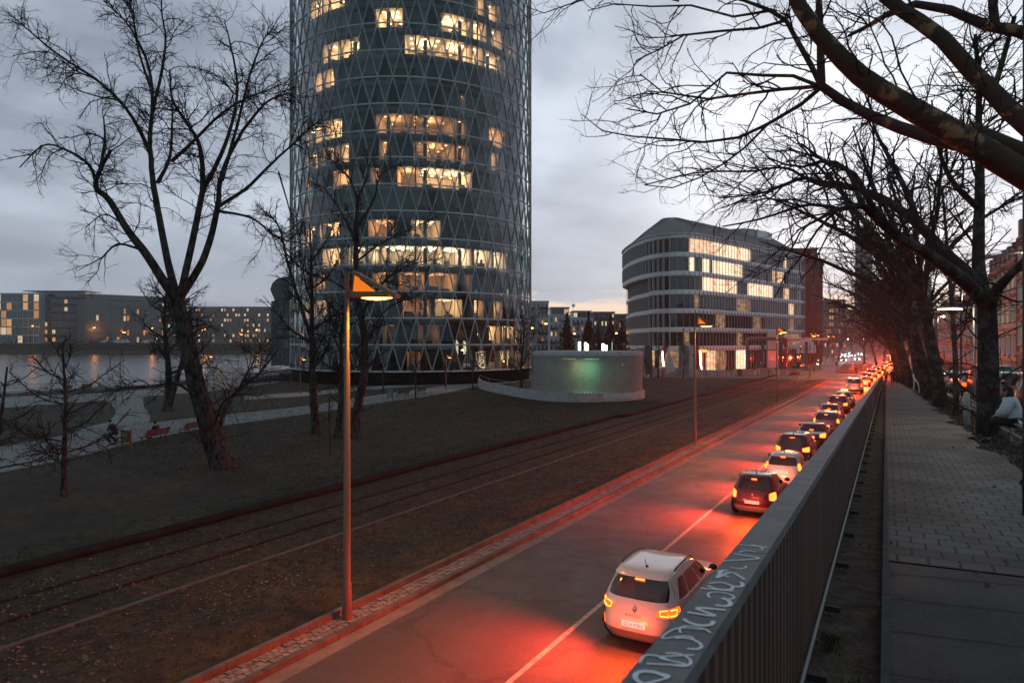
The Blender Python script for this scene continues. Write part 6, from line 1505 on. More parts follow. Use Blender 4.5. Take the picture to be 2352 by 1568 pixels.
M_plate = mat('number_plate', (.55, .56, .58), .5, emis=(1, .96, .9), es=.35)
M_print = mat('plate_print', (.02, .02, .03), .6)
def paint(name, col, metal=.25, rough=.28): return mat(name, col, rough, metal, coat=.8, spec=.5)
P_white = paint('white_car_paint', (.62, .62, .61), .0); P_black = paint('black_car_paint', (.012, .012, .014)); P_red = paint('dark_red_car_paint', (.10, .008, .008)); P_grey = paint('grey_car_paint', (.09, .09, .095)); P_silver = paint('silver_car_paint', (.36, .36, .37), .5); P_cream = paint('cream_taxi_paint', (.50, .45, .31), 0); P_blue = paint('blue_car_paint', (.02, .03, .07))
class Car:
    def __init__(s, kind, res=1.0):
        s.B = BODY[kind]; s.n = 4.6; s.res = res; s.H = s.B['z'][-1]
    def sec(s, z): B = s.B; return spl(z, B['z'], B['yr']), spl(z, B['z'], B['yf']), spl(z, B['z'], B['w'])
    def S(s, t, z):
        """surface point: t = 0 middle of the rear, pi/2 right side, pi front"""
        yr, yf, w = s.sec(z); c = (yr + yf) / 2; hl = (yf - yr) / 2; e = 2 / s.n
        ct, st = np.cos(t), np.sin(t); rear = ct > 0
        return np.stack([w * np.sign(st) * np.abs(st) ** e, c - hl * np.sign(ct) * np.abs(ct) ** e, z + 0 * t], -1)
    def tu(s, u): return math.copysign(math.asin(abs(u) ** (s.n / 2)), u)
    def ty(s, y, z):
        yr, yf, w = [float(q) for q in s.sec(np.array(z))]; q = ((yr + yf) / 2 - y) / ((yf - yr) / 2); q = max(-1, min(1, q)); return math.acos(math.copysign(abs(q) ** (s.n / 2), q))
    def patch(s, b, corners, off, nu=12, nv=8, rnd=.0, mi=0):
        """corners (t,z) in order bottom-left, bottom-right, top-right, top-left"""
        p, q = np.meshgrid(np.linspace(-1, 1, nu), np.linspace(-1, 1, nv), indexing='ij')
        pp = p * np.sqrt(1 - rnd * q * q / 2); qq = q * np.sqrt(1 - rnd * p * p / 2); a, c = (pp + 1) / 2, (qq + 1) / 2; C = np.array(corners, float)
        TZ = (1 - a)[..., None] * (1 - c)[..., None] * C[0] + a[..., None] * (1 - c)[..., None] * C[1] + a[..., None] * c[..., None] * C[2] + (1 - a)[..., None] * c[..., None] * C[3]
        t, z = TZ[..., 0], TZ[..., 1]; P = s.S(t, z); d = 1e-3
        N = np.cross(s.S(t + d, z) - s.S(t - d, z), s.S(t, z + d) - s.S(t, z - d)); N /= np.linalg.norm(N, axis=-1, keepdims=True) + 1e-12
        out = P - np.array([0, 0, .7]); N *= np.sign((N * out).sum(-1))[..., None]
        b.grid(P + N * off, mi, True); return b
    def point(s, t, z, off=.0):
        t = np.array(t, float); z = np.array(z, float); d = 1e-3; P = s.S(t, z); N = np.cross(s.S(t + d, z) - s.S(t - d, z), s.S(t, z + d) - s.S(t, z - d)); N /= np.linalg.norm(N); N *= np.sign(np.dot(N, P - np.array([0, 0, .7]))); return P + N * off, N

def make_car(label, kind, loc, rz, pm, group, name='car', plate=None, brake=True, tail=None, head=False, lo=False, light=0.0, spec=None, rails=False, taxi=False, two_tone=None, cat=None, hl=None, ptw=None):
    c = Car(kind); t = thing(name, label, cat or ('van' if kind == 'van' else 'car'), loc, rz, group); B = c.B; H = c.H; zz = B['z']
    nt, nz = (72, 34) if lo else (144, 60); th = np.linspace(0, 2 * PI, nt, endpoint=False); zs = np.concatenate([np.linspace(zz[0], H - .06, nz), [H - .03, H - .012, H]])
    b = MB(); A = np.array([c.S(th, np.full(nt, z)) for z in zs]); ctr = np.array([0, (B['yr'][-1] + B['yf'][-1]) / 2, H])
    top = [A]
    for k, q in ((.75, .012), (.4, .02), (.02, .024)): top.append((ctr + (A[-1] - ctr) * k + np.array([0, 0, q]))[None])
    b.grid(np.transpose(np.concatenate(top), (1, 0, 2)), 0, True, closed_u=True); b.ngon([tuple(p) for p in A[0][::-1]], 1)
    b.build('body', [pm, M_black], t)
    zw0, zw1 = zz[7] + .015, zz[9] + .04; van = kind == 'van'; sed = kind == 'sedan'
    T = c.tu
    # rear window, windscreen, side windows
    b = MB(); c.patch(b, [(-T(.80), zw0 + .02), (T(.80), zw0 + .02), (T(.84), zw1), (-T(.84), zw1)], .006, 16, 10, .35); b.build('rear_window', M_cglass, t)
    b = MB(); c.patch(b, [(PI - T(.88), zw0 + .02), (PI + T(.88), zw0 + .02), (PI + T(.86), zw1 + .02), (PI - T(.86), zw1 + .02)], .006, 16, 10, .2); b.build('windscreen', M_cglass, t)
    yr, yf, w = [float(q) for q in c.sec(np.array(zw0))]; yr1, yf1, w1 = [float(q) for q in c.sec(np.array(zw1))]
    ya, yb = yr + .42, yf - .22; ya1, yb1 = yr1 + .40, yf1 - .12
    parts = [(0, .22), (.25, .60), (.63, 1)] if kind != 'hatch' else [(0, .40), (.43, 1)]
    for sg in (1, -1):
        for f0, f1 in parts:
            f = lambda q, u: (ya + (yb - ya) * q) if u == 0 else (ya1 + (yb1 - ya1) * q)
            if van and f1 < .5: pass
            cs = [(sg * c.ty(f(f0, 0), zw0), zw0 + .03), (sg * c.ty(f(f1, 0), zw0), zw0 + .03), (sg * c.ty(f(f1, 1), zw1), zw1), (sg * c.ty(f(f0, 1), zw1), zw1)]
            b = MB(); c.patch(b, cs, .006, 12, 8, .16); b.build('side_window', M_cglass, t)
    # lower bumper, plate
    b = MB(); c.patch(b, [(-T(.985), zz[0] + .02), (T(.985), zz[0] + .02), (T(.97), zz[2]), (-T(.97), zz[2])], .008, 30, 6, .1); b.build('bumper', two_tone or (M_black if not (kind in ('hatch',) and pm in (P_white,)) else pm), t)
    zp = spec.get('zp', .80) if spec else .74; (pc, pn) = c.point(0.0, zp, .018); tilt = math.atan2(pn[2], -pn[1])
    b = MB(); b.box((0, 0, 0), (.52, .012, .112)); pl = b.build('number_plate', M_plate, t, tuple(pc)); pl.rotation_euler = (-tilt, 0, 0)
    if plate: text('lettering', plate, .098, M_print, pl, (0, -.008, -.002), (R(90), 0, 0), .001, sx=.88)
    # tail lamps
    M = tail or (M_tail if brake else M_lampoff); zl0, zl1 = (zz[4] - .04, zz[6] + .02) if not van else (.85, 1.25)
    u0 = .60 if not van else .86
    if spec and 'lamp' in spec: u0, zl0, zl1 = spec['lamp']
    for sg in (1, -1):
        b = MB(); t0, t1 = sg * T(u0), sg * 1.02; c.patch(b, [(t0, zl0 + .04), (t1, zl0), (t1, zl1), (t0, zl1 - .05)], .012, 14, 7, .35)
        if spec and spec.get('led'):
            lm = b.build('tail_lamp', M_tail_dim, t); ins = MB()
            def pt(a, v): # a across the lamp, v up
                tt = t0 + (t1 - t0) * a; return tuple(c.point(tt, zl0 + (zl1 - zl0) * v, .022)[0])
            ins.tube([pt(.10, .72), pt(.12, .34), pt(.42, .24), pt(.42, .42)], .011, 6); ins.tube([pt(.10, .72), pt(.40, .80)], .010, 6); ins.tube([pt(.50, .26), pt(.78, .22), pt(.82, .74), pt(.52, .78)], .012, 6)
            ins.build('led_strip', M_led, lm)
        else: b.build('tail_lamp', M, t)
    if brake:
        zc = zw1 - .035 if not sed else zw0 + .03; b = MB(); c.patch(b, [(-T(.15), zc - .018), (T(.15), zc - .018), (T(.15), zc + .018), (-T(.15), zc + .018)], .045, 6, 3); b.build('brake_light', M_tail, t)
    # headlamps
    for sg in (1, -1):
        b = MB(); c.patch(b, [(PI - sg * T(.55), zz[3]), (PI - sg * .80, zz[3] + .02), (PI - sg * .86, zz[4] + .05), (PI - sg * T(.58), zz[4] + .02)], .012, 10, 6, .4); b.build('headlamp', M_head if head else mat('headlamp_off', (.35, .36, .37), .15), t)
    if head: b = MB(); c.patch(b, [(PI - T(.5), zz[2]), (PI + T(.5), zz[2]), (PI + T(.45), zz[3] + .05), (PI - T(.45), zz[3] + .05)], .012, 8, 4, .2); b.build('grille', M_black, t)
    # wheels with arches
    for sg in (1, -1):
        for y in (-B['wy'], B['wy']):
            xo = sg * float(c.sec(np.array(.40))[2]); r = B['wr']
            b = MB(); th2 = np.linspace(0, PI, 16); o_, i_ = r + .07, r * .2
            rows = []
            for a in th2: rows.append([(xo + sg * .012, y + q * math.cos(a), max(.17, r + q * math.sin(a))) for q in (o_, .15)])
            b.grid(np.array(rows), 0, False); b.build('wheel_arch', M_black, t)
            wh = MB(); prof = [(r * .55, -.11), (r * .92, -.11), (r, -.07), (r, .07), (r * .92, .11), (r * .60, .105)]; n = 24
            A = np.array([[(xo - sg * .09 + sg * h, y + q * math.cos(a), r + q * math.sin(a)) for q, h in prof] for a in np.linspace(0, 2 * PI, n, endpoint=False)]); wh.grid(A, 0, True, closed_u=True)
            w_ = wh.build('wheel', M_tyre, t)
            rm = MB(); A = np.array([[(xo - sg * .09 + sg * h, y + q * math.cos(a), r + q * math.sin(a)) for q, h in ((r * .62, .108), (r * .5, .07), (.05, .09), (.0, .09))] for a in np.linspace(0, 2 * PI, n, endpoint=False)]); rm.grid(A, 0, True, closed_u=True)
            rm.build('rim', M_rim, w_)
    # mirrors
    for sg in (1, -1):
        ym = yf - .28; b = MB(); b.sphere((sg * (w + .09), ym, zw0 + .10), .105, 10, 0, (1.0, .6, .72)); b.beam((sg * (w - .03), ym + .02, zw0 + .05), (sg * (w + .05), ym + .01, zw0 + .08), .05, .04); b.build('mirror', M_black if not lo else pm, t)
    if rails:
        for sg in (1, -1):
            b = MB(); b.tube(catmull([(sg * .60, -1.30, H - .045), (sg * .615, -1.15, H + .03), (sg * .62, -.4, H + .045), (sg * .60, .02, H - .0), (sg * .60, .15, H - .09)], 14), .018, 6); b.build('roof_rail', M_dark, t)
    if not van:
        b = MB(); b.tube([(0, B['yr'][-1] + .16, H), (0, B['yr'][-1] + .02, H + .24)], [.012, .004], 5); b.sphere((0, B['yr'][-1] + .17, H + .02), .035, 8, 0, (1, 1.6, .6)); b.build('aerial', M_black, t)
    if taxi: b = MB(); b.box((0, -.2, H + .10), (.62, .14, .15)); b.build('taxi_sign', glow('taxi_sign', (1, .55, .12), 4), t)
    def lamp(typ, e, col, x, y, z, size=.12, rot=None, spot=None, blend=.8, rzz=0):
        ld = bpy.data.lights.new('lamp_light', typ); ld.energy = e; ld.color = col; ld.shadow_soft_size = size
        if spot: ld.spot_size = R(spot); ld.spot_blend = blend
        q = bpy.data.objects.new('lamp_light', ld); COL.objects.link(q); q.parent = t; q.location = (x, y, z)
        if rot is not None: q.rotation_euler = (R(rot), 0, R(rzz))
    if light and not head:
        lamp('POINT', light * .45 if ptw is None else ptw, (1.0, .075, .012), 0, B['yr'][4] - .9, .75)
        lamp('SPOT', light * 12, (1.0, .075, .010), 0, B['yr'][4] - .35, min(1.6, zz[9] + .1), .2, -52, 165, 1.0)
        lamp('SPOT', light * (27 if not lo else 16), (1.0, .05, .024), -.5, B['yr'][4] - .15, min(1.6, zz[9] + .1), .2, -57, 100, 1.0, -62)  # extra red spot, added to wash the left lane with red
        lamp('SPOT', 70 if hl is None else hl, (1.0, .80, .52), 0, B['yf'][4] + .1, .66, .35, 78, 90)
    elif light: lamp('SPOT', light * 22, (.92, .96, 1.0), 0, B['yf'][4] + .12, .7, .3, 82, 90)
    return t, c

QG = 'cars queueing with their brake lights on'
def qcar(px, py, kind, label, pm, ang=30.2, **kw):
    """rear bumper foot at this pixel of the road"""
    x, y, _ = G(px, py); a = R(ang); L = -BODY[kind]['yr'][3]
    return make_car(label, kind, (x + math.sin(a) * L, y + math.cos(a) * L, .014), -a, pm, kw.pop('group', QG), **kw)
t, c = qcar(1455, 1502, 'suv', 'white compact SUV, last and nearest of the queue, with roof rails', P_white, plate='GCH 97852', rails=True, spec=dict(led=True, zp=.62, lamp=(.52, .80, 1.02)), light=110, two_tone=mat('silver_bumper', (.26, .24, .21), .45, .3))
M_chrome = mat('chrome', (.55, .55, .55), .18, 1.0)
(pc, pn) = c.point(0.0, .93, .012); b = MB()
D_ = [(0, .085), (.052, 0), (0, -.085), (-.052, 0)]; d_ = [(0, .045), (.022, 0), (0, -.045), (-.022, 0)]
for i in range(4):
    j = (i + 1) % 4; b.add([(D_[i][0], -.004, D_[i][1]), (D_[j][0], -.004, D_[j][1]), (d_[j][0], -.014, d_[j][1]), (d_[i][0], -.014, d_[i][1])], [[0, 1, 2, 3]])
e = b.build('emblem', M_chrome, t, tuple(pc)); e.rotation_euler = (-math.atan2(pn[2], -pn[1]), 0, 0)
(pc, pn) = c.point(0.0, .80, .006); text('lettering', 'KADJAR', .085, M_chrome, t, tuple(pc), (R(90) - math.atan2(pn[2], -pn[1]), 0, 0), .003, sx=1.35)
# tailgate seam, bumper trims with reflectors, wiper, door handles and door seams
b = MB()
for sg in (1, -1):
    P = np.array([c.point(sg * c.tu(u), z, .003)[0] for u, z in [(.86, 1.46), (.90, 1.2), (.80, .95), (.80, .7), (.74, .52)]]); b.tubes(catmull(P, 16)[None], np.full((1, 16), .004), 4)
b.build('tailgate_line', M_dark, t)
for sg in (1, -1):
    b = MB(); c.patch(b, [(sg * c.tu(.72), .50), (sg * .92, .47), (sg * .95, .62), (sg * c.tu(.80), .60)], .014, 8, 5, .3); b.build('fog_lamp', M_tail_dim, t)
    for y in (-.55, .42):
        (q, n) = c.point(sg * c.ty(y, .93), .93, .014); b = MB(); b.box(tuple(q), (.03, .19, .03)); b.build('door_handle', M_chrome, t)
    b = MB()
    for y in (.62, -.18, -1.02):
        P = np.array([c.point(sg * c.ty(y + .02 * k, z), z, .003)[0] for k, z in enumerate((.32, .6, .85, 1.05))]); b.tubes(P[None], np.full((1, 4), .0035), 4)
    b.build('door_line', M_dark, t)
    b = MB(); P = np.array([c.point(sg * c.ty(y, zc), zc, .010)[0] for y, zc in [(-1.5, 1.10), (-1.0, 1.085), (-.3, 1.08), (.5, 1.08), (.9, 1.085)]]); b.tubes(catmull(P, 16)[None], np.full((1, 16), .009), 4); b.build('chrome_strip', M_chrome, t)
b = MB(); c.patch(b, [(-c.tu(.62), .30), (c.tu(.62), .30), (c.tu(.5), .42), (-c.tu(.5), .42)], .02, 14, 5, .3); b.build('skid_plate', P_silver, t)
b = MB(); c.patch(b, [(-c.tu(.9), 1.475), (c.tu(.9), 1.475), (c.tu(.86), 1.56), (-c.tu(.86), 1.56)], .035, 14, 4, .2); b.build('spoiler', P_white, t)
b = MB(); P = np.array([c.point(c.tu(u), z, .02)[0] for u, z in [(.02, 1.10), (.2, 1.12), (.42, 1.15)]]); b.tubes(P[None], np.full((1, 3), .008), 4); b.build('wiper', M_black, t)

make_car('dark hatchback under the bridge ramp following the white compact SUV', 'hatch', (*KP(-6.5, 6.3)[:2], .014), -R(30.2), P_black, QG, light=170, lo=True, hl=12, ptw=260)
SW = dict(zp=.70, lamp=(.70, .72, 1.0))
t, c = qcar(1727, 1190, 'hatch', 'dark red hatchback with pale lower bumper right behind the lane line', P_red, plate='MTK RW 792', light=125, spec=dict(zp=.60, lamp=(.70, .66, 1.0)), two_tone=mat('pale_bumper', (.34, .31, .28), .4, .3))
(pc, pn) = c.point(0.0, .86, .01); text('emblem', 'S', .13, M_chrome, t, tuple(pc), (R(90), 0, 0), .004)
qcar(1795, 1124, 'hatch', 'white hatchback with a rounded dark rear window, brake lights lit', P_white, plate='DA J 1083', light=125, spec=dict(zp=.78, lamp=(.80, .82, 1.16)))
qcar(1817, 1070, 'suv', 'black SUV with three bright brake lights ahead of the white hatchback', P_black, plate='F FA 1514', light=125)
qcar(1860, 1031, 'sedan', 'black saloon with a lit number plate in the middle of the queue', P_black, plate='F KV 2114', light=125)
qcar(1896, 1001, 'suv', 'grey SUV with tall slanted brake lights ahead of the black saloon', P_grey, light=125, spec=dict(zp=.7, lamp=(.78, .88, 1.2)))
qcar(1902, 972, 'sedan', 'dark saloon with a pale roof close ahead of the grey SUV', P_grey, light=125, lo=True)
qcar(1922, 950, 'wagon', 'dark red estate car just behind the taxi', P_red, light=125, lo=True)
t, c = qcar(1936, 937, 'wagon', 'cream taxi estate with a lit roof sign', P_cream, light=125, taxi=True, rails=True, lo=True, spec=dict(zp=.78, lamp=(.86, .95, 1.1)))
(pc, pn) = c.point(c.tu(.62), .6, .012); text('lettering', '8', .3, M_print, t, tuple(pc), (R(90), 0, 0), .003)
qcar(1961, 904, 'van', 'white van with a wide dark rear window towering over the queue', P_white, light=125, lo=True, name='van')
far_q = [(1984, 888, 'hatch', P_white, 'white hatchback directly ahead of the white van'), (1990, 878, 'sedan', P_black, 'dark saloon two places ahead of the white van'), (2002, 868, 'wagon', P_silver, 'silver estate three places ahead of the white van'), (2013, 860, 'hatch', P_grey, 'grey hatchback in the far red queue before the guide posts'),
         (2022, 853.5, 'sedan', P_black, 'black saloon in the far queue level with the pedestrian'), (2030, 847.5, 'wagon', P_white, 'white estate in the far queue above the pedestrian'), (2042, 842, 'hatch', P_red, 'red hatchback in the far queue right of the pedestrian'), (2052, 838, 'suv', P_black, 'black SUV at the far head of the visible queue'), (2060, 834, 'sedan', P_silver, 'silver saloon at the far head of the visible queue')]
for px, py, k, pm, lab in far_q: qcar(px, py, k, lab, pm, ang=29, light=700, lo=True)
for i, (px, py, lab) in enumerate([(2038, 829, 'far car on the left lane ahead of the black SUV'), (2056, 826, 'far car in the right lane under the avenue trees'), (2044, 821, 'farthest car of the queue on the left lane'), (2062, 819, 'farthest car of the queue on the right lane')]): qcar(px, py, ['suv', 'hatch', 'sedan', 'wagon'][i], lab, [P_black, P_grey, P_silver, P_red][i], ang=26, light=1100, lo=True)
# oncoming traffic and the cars at the junction
OG = 'oncoming cars with bright headlights'
def ocar(px, py, kind, label, pm, ang=205, e=120, **kw):
    x, y, _ = G(px, py); a = R(ang); L = BODY[kind]['yf'][3]
    return make_car(label, kind, (x - math.sin(a) * L, y - math.cos(a) * L, .014), -a, pm, kw.pop('group', OG), head=kw.pop('head', True), brake=False, light=e, lo=True, **kw)
ocar(1938, 832, 'wagon', 'dark car with dazzling headlights, first of the oncoming lane', P_black); ocar(1969, 829, 'sedan', 'dark oncoming saloon right of the first one', P_grey); ocar(1925, 826, 'van', 'yellow van parked left of the oncoming headlights', paint('yellow_paint', (.42, .22, .02)), head=False, e=0, name='van')
ocar(1945, 822, 'sedan', 'oncoming saloon in the second row of headlights, left', P_silver); ocar(1960, 820, 'suv', 'oncoming SUV in the second row of headlights, right', P_black); ocar(1938, 817, 'hatch', 'small oncoming hatchback far back on the left', P_grey); ocar(1953, 815, 'hatch', 'small oncoming hatchback far back in the middle', P_white); ocar(1975, 816, 'sedan', 'far oncoming saloon on the right edge of the headlights', P_black)
ocar(1885, 843, 'wagon', 'silver taxi turning at the junction with its headlights on', P_silver, ang=195, e=60, taxi=True, group='cars at the junction'); ocar(1826, 846, 'sedan', 'black saloon waiting at the junction beside the pipe frame', P_black, ang=225, e=0, head=False, group='cars at the junction')
# parked cars in the right hand street
PG = 'cars parked along the right hand street'
def pcar(s, lat, kind, label, pm, flip=False, tail=None, **kw):
    p = RP(s, lat, .03); return make_car(label, kind, p, -R(28.7) + (PI if flip else 0), pm, PG, brake=False, lo=True, tail=tail, **kw)
pcar(30.5, 5.2, 'suv', 'dark red parked car behind the person in the white jacket', P_red, tail=M_lampoff); pcar(37, 5.3, 'wagon', 'dark green estate parked behind the nearest plane trunk', paint('green_paint', (.02, .03, .028)), rails=True); pcar(43.5, 5.2, 'van', 'black van parked between trunk and lamp pole', P_black, name='van'); pcar(50, 5.2, 'suv', 'black car with red tail lamps parked beyond the thin tree', P_black, tail=M_tail_dim)
pcar(56.5, 5.2, 'hatch', 'grey hatchback parked farther down the right hand street', P_grey, tail=M_tail_dim); pcar(63, 5.2, 'wagon', 'silver estate parked farther down the right hand street', P_silver); pcar(84, 9.6, 'hatch', 'white hatchback parked before the striped house', P_white, True); pcar(91, 9.6, 'sedan', 'dark saloon parked before the sandstone house', P_black, True); pcar(77, 9.6, 'wagon', 'dark estate parked across the street at the right edge', P_blue, True); pcar(98, 9.6, 'suv', 'dark SUV parked across the street beyond the saloon', P_grey, True)
pcar(70, 5.2, 'sedan', 'dark saloon parked between the distant verge trunks', P_black, tail=M_tail_dim); pcar(88, 7.2, 'hatch', 'car driving away down the right hand street with red tail lamps', P_grey, tail=M_tail); pcar(102, 7.2, 'suv', 'second car driving away down the right hand street', P_black, tail=M_tail)
# vehicles on the far bank
def bank(px, w, label, kind, pm, z=5.36):
    p = D2(px, 447); return make_car(label, kind, (*p, z), PI / 2, pm, 'vehicles on the far bank street', brake=False, lo=True, name='van' if kind == 'van' else 'car')
for px, k, pm, lab in [(275, 'van', P_white, 'white van on the far bank left of the leaning tree'), (283, 'van', P_white, 'second white van on the far bank, nose to tail'), (18, 'van', P_grey, 'grey van on the far bank at the left edge'), (215, 'van', P_red, 'red van on the far bank before the brick office'), (222, 'van', P_red, 'second red van on the far bank'), (240, 'wagon', P_silver, 'silver car on the far bank near the white vans'), (255, 'hatch', P_grey, 'grey car on the far bank near the white vans'), (340, 'van', P_white, 'white truck like van on the far bank behind the trees'), (360, 'wagon', P_silver, 'silver car on the far bank right of the trees'), (470, 'hatch', P_black, 'dark car on the far bank right of the leaning trunk'), (545, 'wagon', P_red, 'red car on the far bank behind the lookout')]: bank(px, 0, lab, k, pm)
for o in list(sc.objects):
    if o.type == 'EMPTY' and o.get('group') == 'vehicles on the far bank street': o.scale = (1.5, 1.5, 1.5)
# ================================================================== people and bicycles
M_skin = mat('skin', (.42, .24, .17), .6); M_hair = mat('dark_hair', (.015, .011, .009), .8); M_coat = mat('black_coat', (.010, .010, .012), .9, bump=.3, scale=9); M_trs = mat('dark_trousers', (.014, .014, .018), .9); M_shoe = mat('shoe', (.02, .018, .017), .6)
M_puffw = mat('white_padded_jacket', (.52, .52, .52), .75, col2=(.60, .60, .60), scale=2); nt_ = M_puffw.node_tree; tc_ = nt_.nodes.new('ShaderNodeTexCoord'); w_ = nt_.nodes.new('ShaderNodeTexWave'); w_.bands_direction = 'Z'; w_.inputs['Scale'].default_value = 3.6; w_.inputs['Distortion'].default_value = 1.2; bp_ = nt_.nodes.new('ShaderNodeBump'); bp_.inputs['Strength'].default_value = .35; bp_.inputs['Distance'].default_value = .012
nt_.links.new(tc_.outputs['Object'], w_.inputs[0]); nt_.links.new(w_.outputs['Fac'], bp_.inputs['Height']); nt_.links.new(bp_.outputs[0], nt_.nodes['Principled BSDF'].inputs['Normal'])
M_green = mat('dark_green_jacket', (.020, .026, .022), .9)
def skin_mesh(name, chains, parent, m, root=None, sub=2):
    """chains: lists of ((x,y,z), radius); chains share joints by equal positions"""
    idx, V, Rr, E = {}, [], [], []
    for ch in chains:
        last = None
        for p, r in ch:
            k = tuple(round(q, 4) for q in p)
            if k not in idx: idx[k] = len(V); V.append(p); Rr.append(r)
            i = idx[k]
            if last is not None and last != i: E.append((last, i))
            last = i
    me = bpy.data.meshes.new(name); me.from_pydata(V, E, []); o = bpy.data.objects.new(name, me); COL.objects.link(o); o.parent = parent
    mod = o.modifiers.new('skin', 'SKIN'); mod.use_smooth_shade = True
    for i, sv in enumerate(me.skin_vertices[0].data):
        sv.radius = (Rr[i], Rr[i]) if np.isscalar(Rr[i]) else Rr[i]; sv.use_root = (i == 0)
    sb = o.modifiers.new('subd', 'SUBSURF'); sb.levels = sub; sb.render_levels = sub; me.materials.append(m); return o
def hand(w, d, palm, side):
    """five short finger chains from the wrist along d"""
    d = np.array(d, float); d /= np.linalg.norm(d); pa = np.array(palm, float); pa -= d * pa.dot(d); pa /= np.linalg.norm(pa); ac = np.cross(d, pa); w = np.array(w); k = w + d * .07; out = [[(tuple(w), .026), (tuple(k), (.020, .034))]]
    for i, (o, ln) in enumerate(((-.030, .060), (-.010, .075), (.010, .070), (.030, .055))):
        a = k + ac * o; out.append([(tuple(k), (.020, .034)), (tuple(a + d * .02), .0095), (tuple(a + d * (.02 + ln * .5) + pa * .012), .009), (tuple(a + d * (.02 + ln * .8) + pa * .035), .008)])
    out.append([(tuple(w + d * .03), .024), (tuple(w + d * .04 - ac * .045 * side + pa * .01), .011), (tuple(w + d * .07 - ac * .055 * side + pa * .025), .009)]); return out
def person(label, loc, rz, J, coat, trousers=None, hair=None, hood=False, bag=None, k=1.0, hat=False, long_hair=False, puffy=False, group=None):
    """J: joints in the figure's own frame (x right, y forward, z up), feet near z=0 unless seated"""
    t = thing('person', label, 'person', loc, rz, group); t.scale = (k, k, k); tr = trousers or M_trs; g = lambda n: tuple(J[n])
    lerp = lambda a, c, f: tuple(np.array(a) * (1 - f) + np.array(c) * f)
    nk = g('neck'); hd = g('head'); ch = g('chest'); pv = g('pelvis')
    body = [[(pv, .115), (lerp(pv, ch, .5), .115), (ch, .125), (nk, .058), (lerp(nk, hd, .45), .060), (hd, (.078, .094)), (tuple(np.array(hd) + np.array(J.get('up', (0, 0, 1))) * .09), .055)]]
    for s in 'LR':
        body.append([(ch, .125), (g('sh' + s), .062), (g('el' + s), .043), (g('wr' + s), .030)]); body += hand(g('wr' + s), np.array(g('wr' + s)) - np.array(g('el' + s)), J.get('palm' + s, (0, 0, -1) if True else 0), 1 if s == 'R' else -1)
        body.append([(pv, .115), (g('hp' + s), .088), (g('kn' + s), .058), (g('an' + s), .040), (g('to' + s), .034)])
    skin_mesh('body', body, t, M_skin)
    e = .065 if puffy else .02; hem = lerp(pv, ch, -.35)
    jk = [[(pv, .150 + e), (lerp(pv, ch, .5), .145 + e), (ch, .150 + e), (lerp(ch, nk, .8), .085 + e)]]
    for s in 'LR': jk.append([(ch, .150 + e), (g('sh' + s), .076 + e), (g('el' + s), .056 + e), (lerp(g('el' + s), g('wr' + s), .92), .042 + e)])
    skin_mesh('jacket', jk, t, coat)
    ts = []
    for s in 'LR': ts.append([(pv, .128), (g('hp' + s), .104), (g('kn' + s), .074), (lerp(g('kn' + s), g('an' + s), .9), .060)])
    skin_mesh('trousers', ts, t, tr)
    for s in 'LR':
        a, o_ = np.array(g('an' + s)), np.array(g('to' + s)); skin_mesh('shoe', [[(tuple(a + (a - o_) * .2), .05), (tuple(a * .5 + o_ * .5), .052), (tuple(o_), .045)]], t, M_shoe)
    hu = np.array(J.get('up', (0, 0, 1)), float); hf = np.array(J.get('face', (0, 1, 0)), float); H = np.array(hd); hs = np.cross(hu, hf)
    # face: nose, eyes, mouth and ears are small shapes on the head
    b = MB(); b.sphere(tuple(H + hf * .098 + hu * .0), .016, 8, 0, (.8, 1, 1.4)); b.build('nose', M_skin, t)
    for q in (-1, 1): b = MB(); b.sphere(tuple(H + hf * .082 + hu * .03 + hs * q * .032), .011, 8); b.build('eye', M_hair, t); b = MB(); b.sphere(tuple(H + hs * q * .082), .026, 8, 0, (.4, .8, 1.2)); b.build('ear', M_skin, t)
    b = MB(); b.sphere(tuple(H + hf * .085 - hu * .045), .02, 8, 0, (1.1, .4, .3)); b.build('mouth', mat('lip', (.30, .10, .09), .6), t)
    b = MB(); b.sphere(tuple(H + hu * .040 - hf * .022), .105, 14, 0, (.90, .98, .95)); 
    if long_hair: b.sphere(tuple(H - hf * .05 - hu * .06), .10, 12, 0, (1.0, .8, 1.5))
    b.build('hood' if hood else ('cap' if hat else 'hair'), coat if hood else (hair or M_hair), t)
    if bag: b = MB(); b.box((0, -.24, 1.22), (.34, .20, .46)); b.sphere((0, -.26, 1.45), .17, 10, 0, (1, .6, .4)); b.build('backpack', bag, t)
    return t
def standing(stride=.0, arm=.12):
    J = dict(pelvis=(0, 0, .95), chest=(0, .01, 1.30), neck=(0, .0, 1.50), head=(0, .02, 1.64))
    for s, q in (('L', -1), ('R', 1)):
        st = stride * q; J['hp' + s] = (q * .10, 0, .90); J['kn' + s] = (q * .10, st * .5 + .03, .49); J['an' + s] = (q * .10, st, .09); J['to' + s] = (q * .12, st + .15, .04)
        J['sh' + s] = (q * .19, 0, 1.43); J['el' + s] = (q * .25, -st * .4 - .03, 1.15); J['wr' + s] = (q * .25, -st * .8 + .06, .92); J['palm' + s] = (-q, 0, 0)
    return J
def px_person(px, py, zf=None): return G(px, py)
# walkers at the foot of the ramp
def ramp_px(px, py):
    for Y in np.arange(5, 125, .25):
        if (py - CY) / FPX * Y > ramp_h(Y): return ((px - CX) / FPX * Y, Y, ramp_z(Y) + .01)
person('person in a dark hooded jacket walking towards us down the footpath', ramp_px(2050, 884), PI - R(24), standing(.16), M_coat, hat=True, hair=M_coat, k=1.0)
person('person with a pale backpack walking close along the parapet', ramp_px(2035, 879), -R(24), standing(.10), mat('brown_coat', (.06, .035, .02), .9), bag=mat('pale_backpack', (.36, .28, .16), .8))
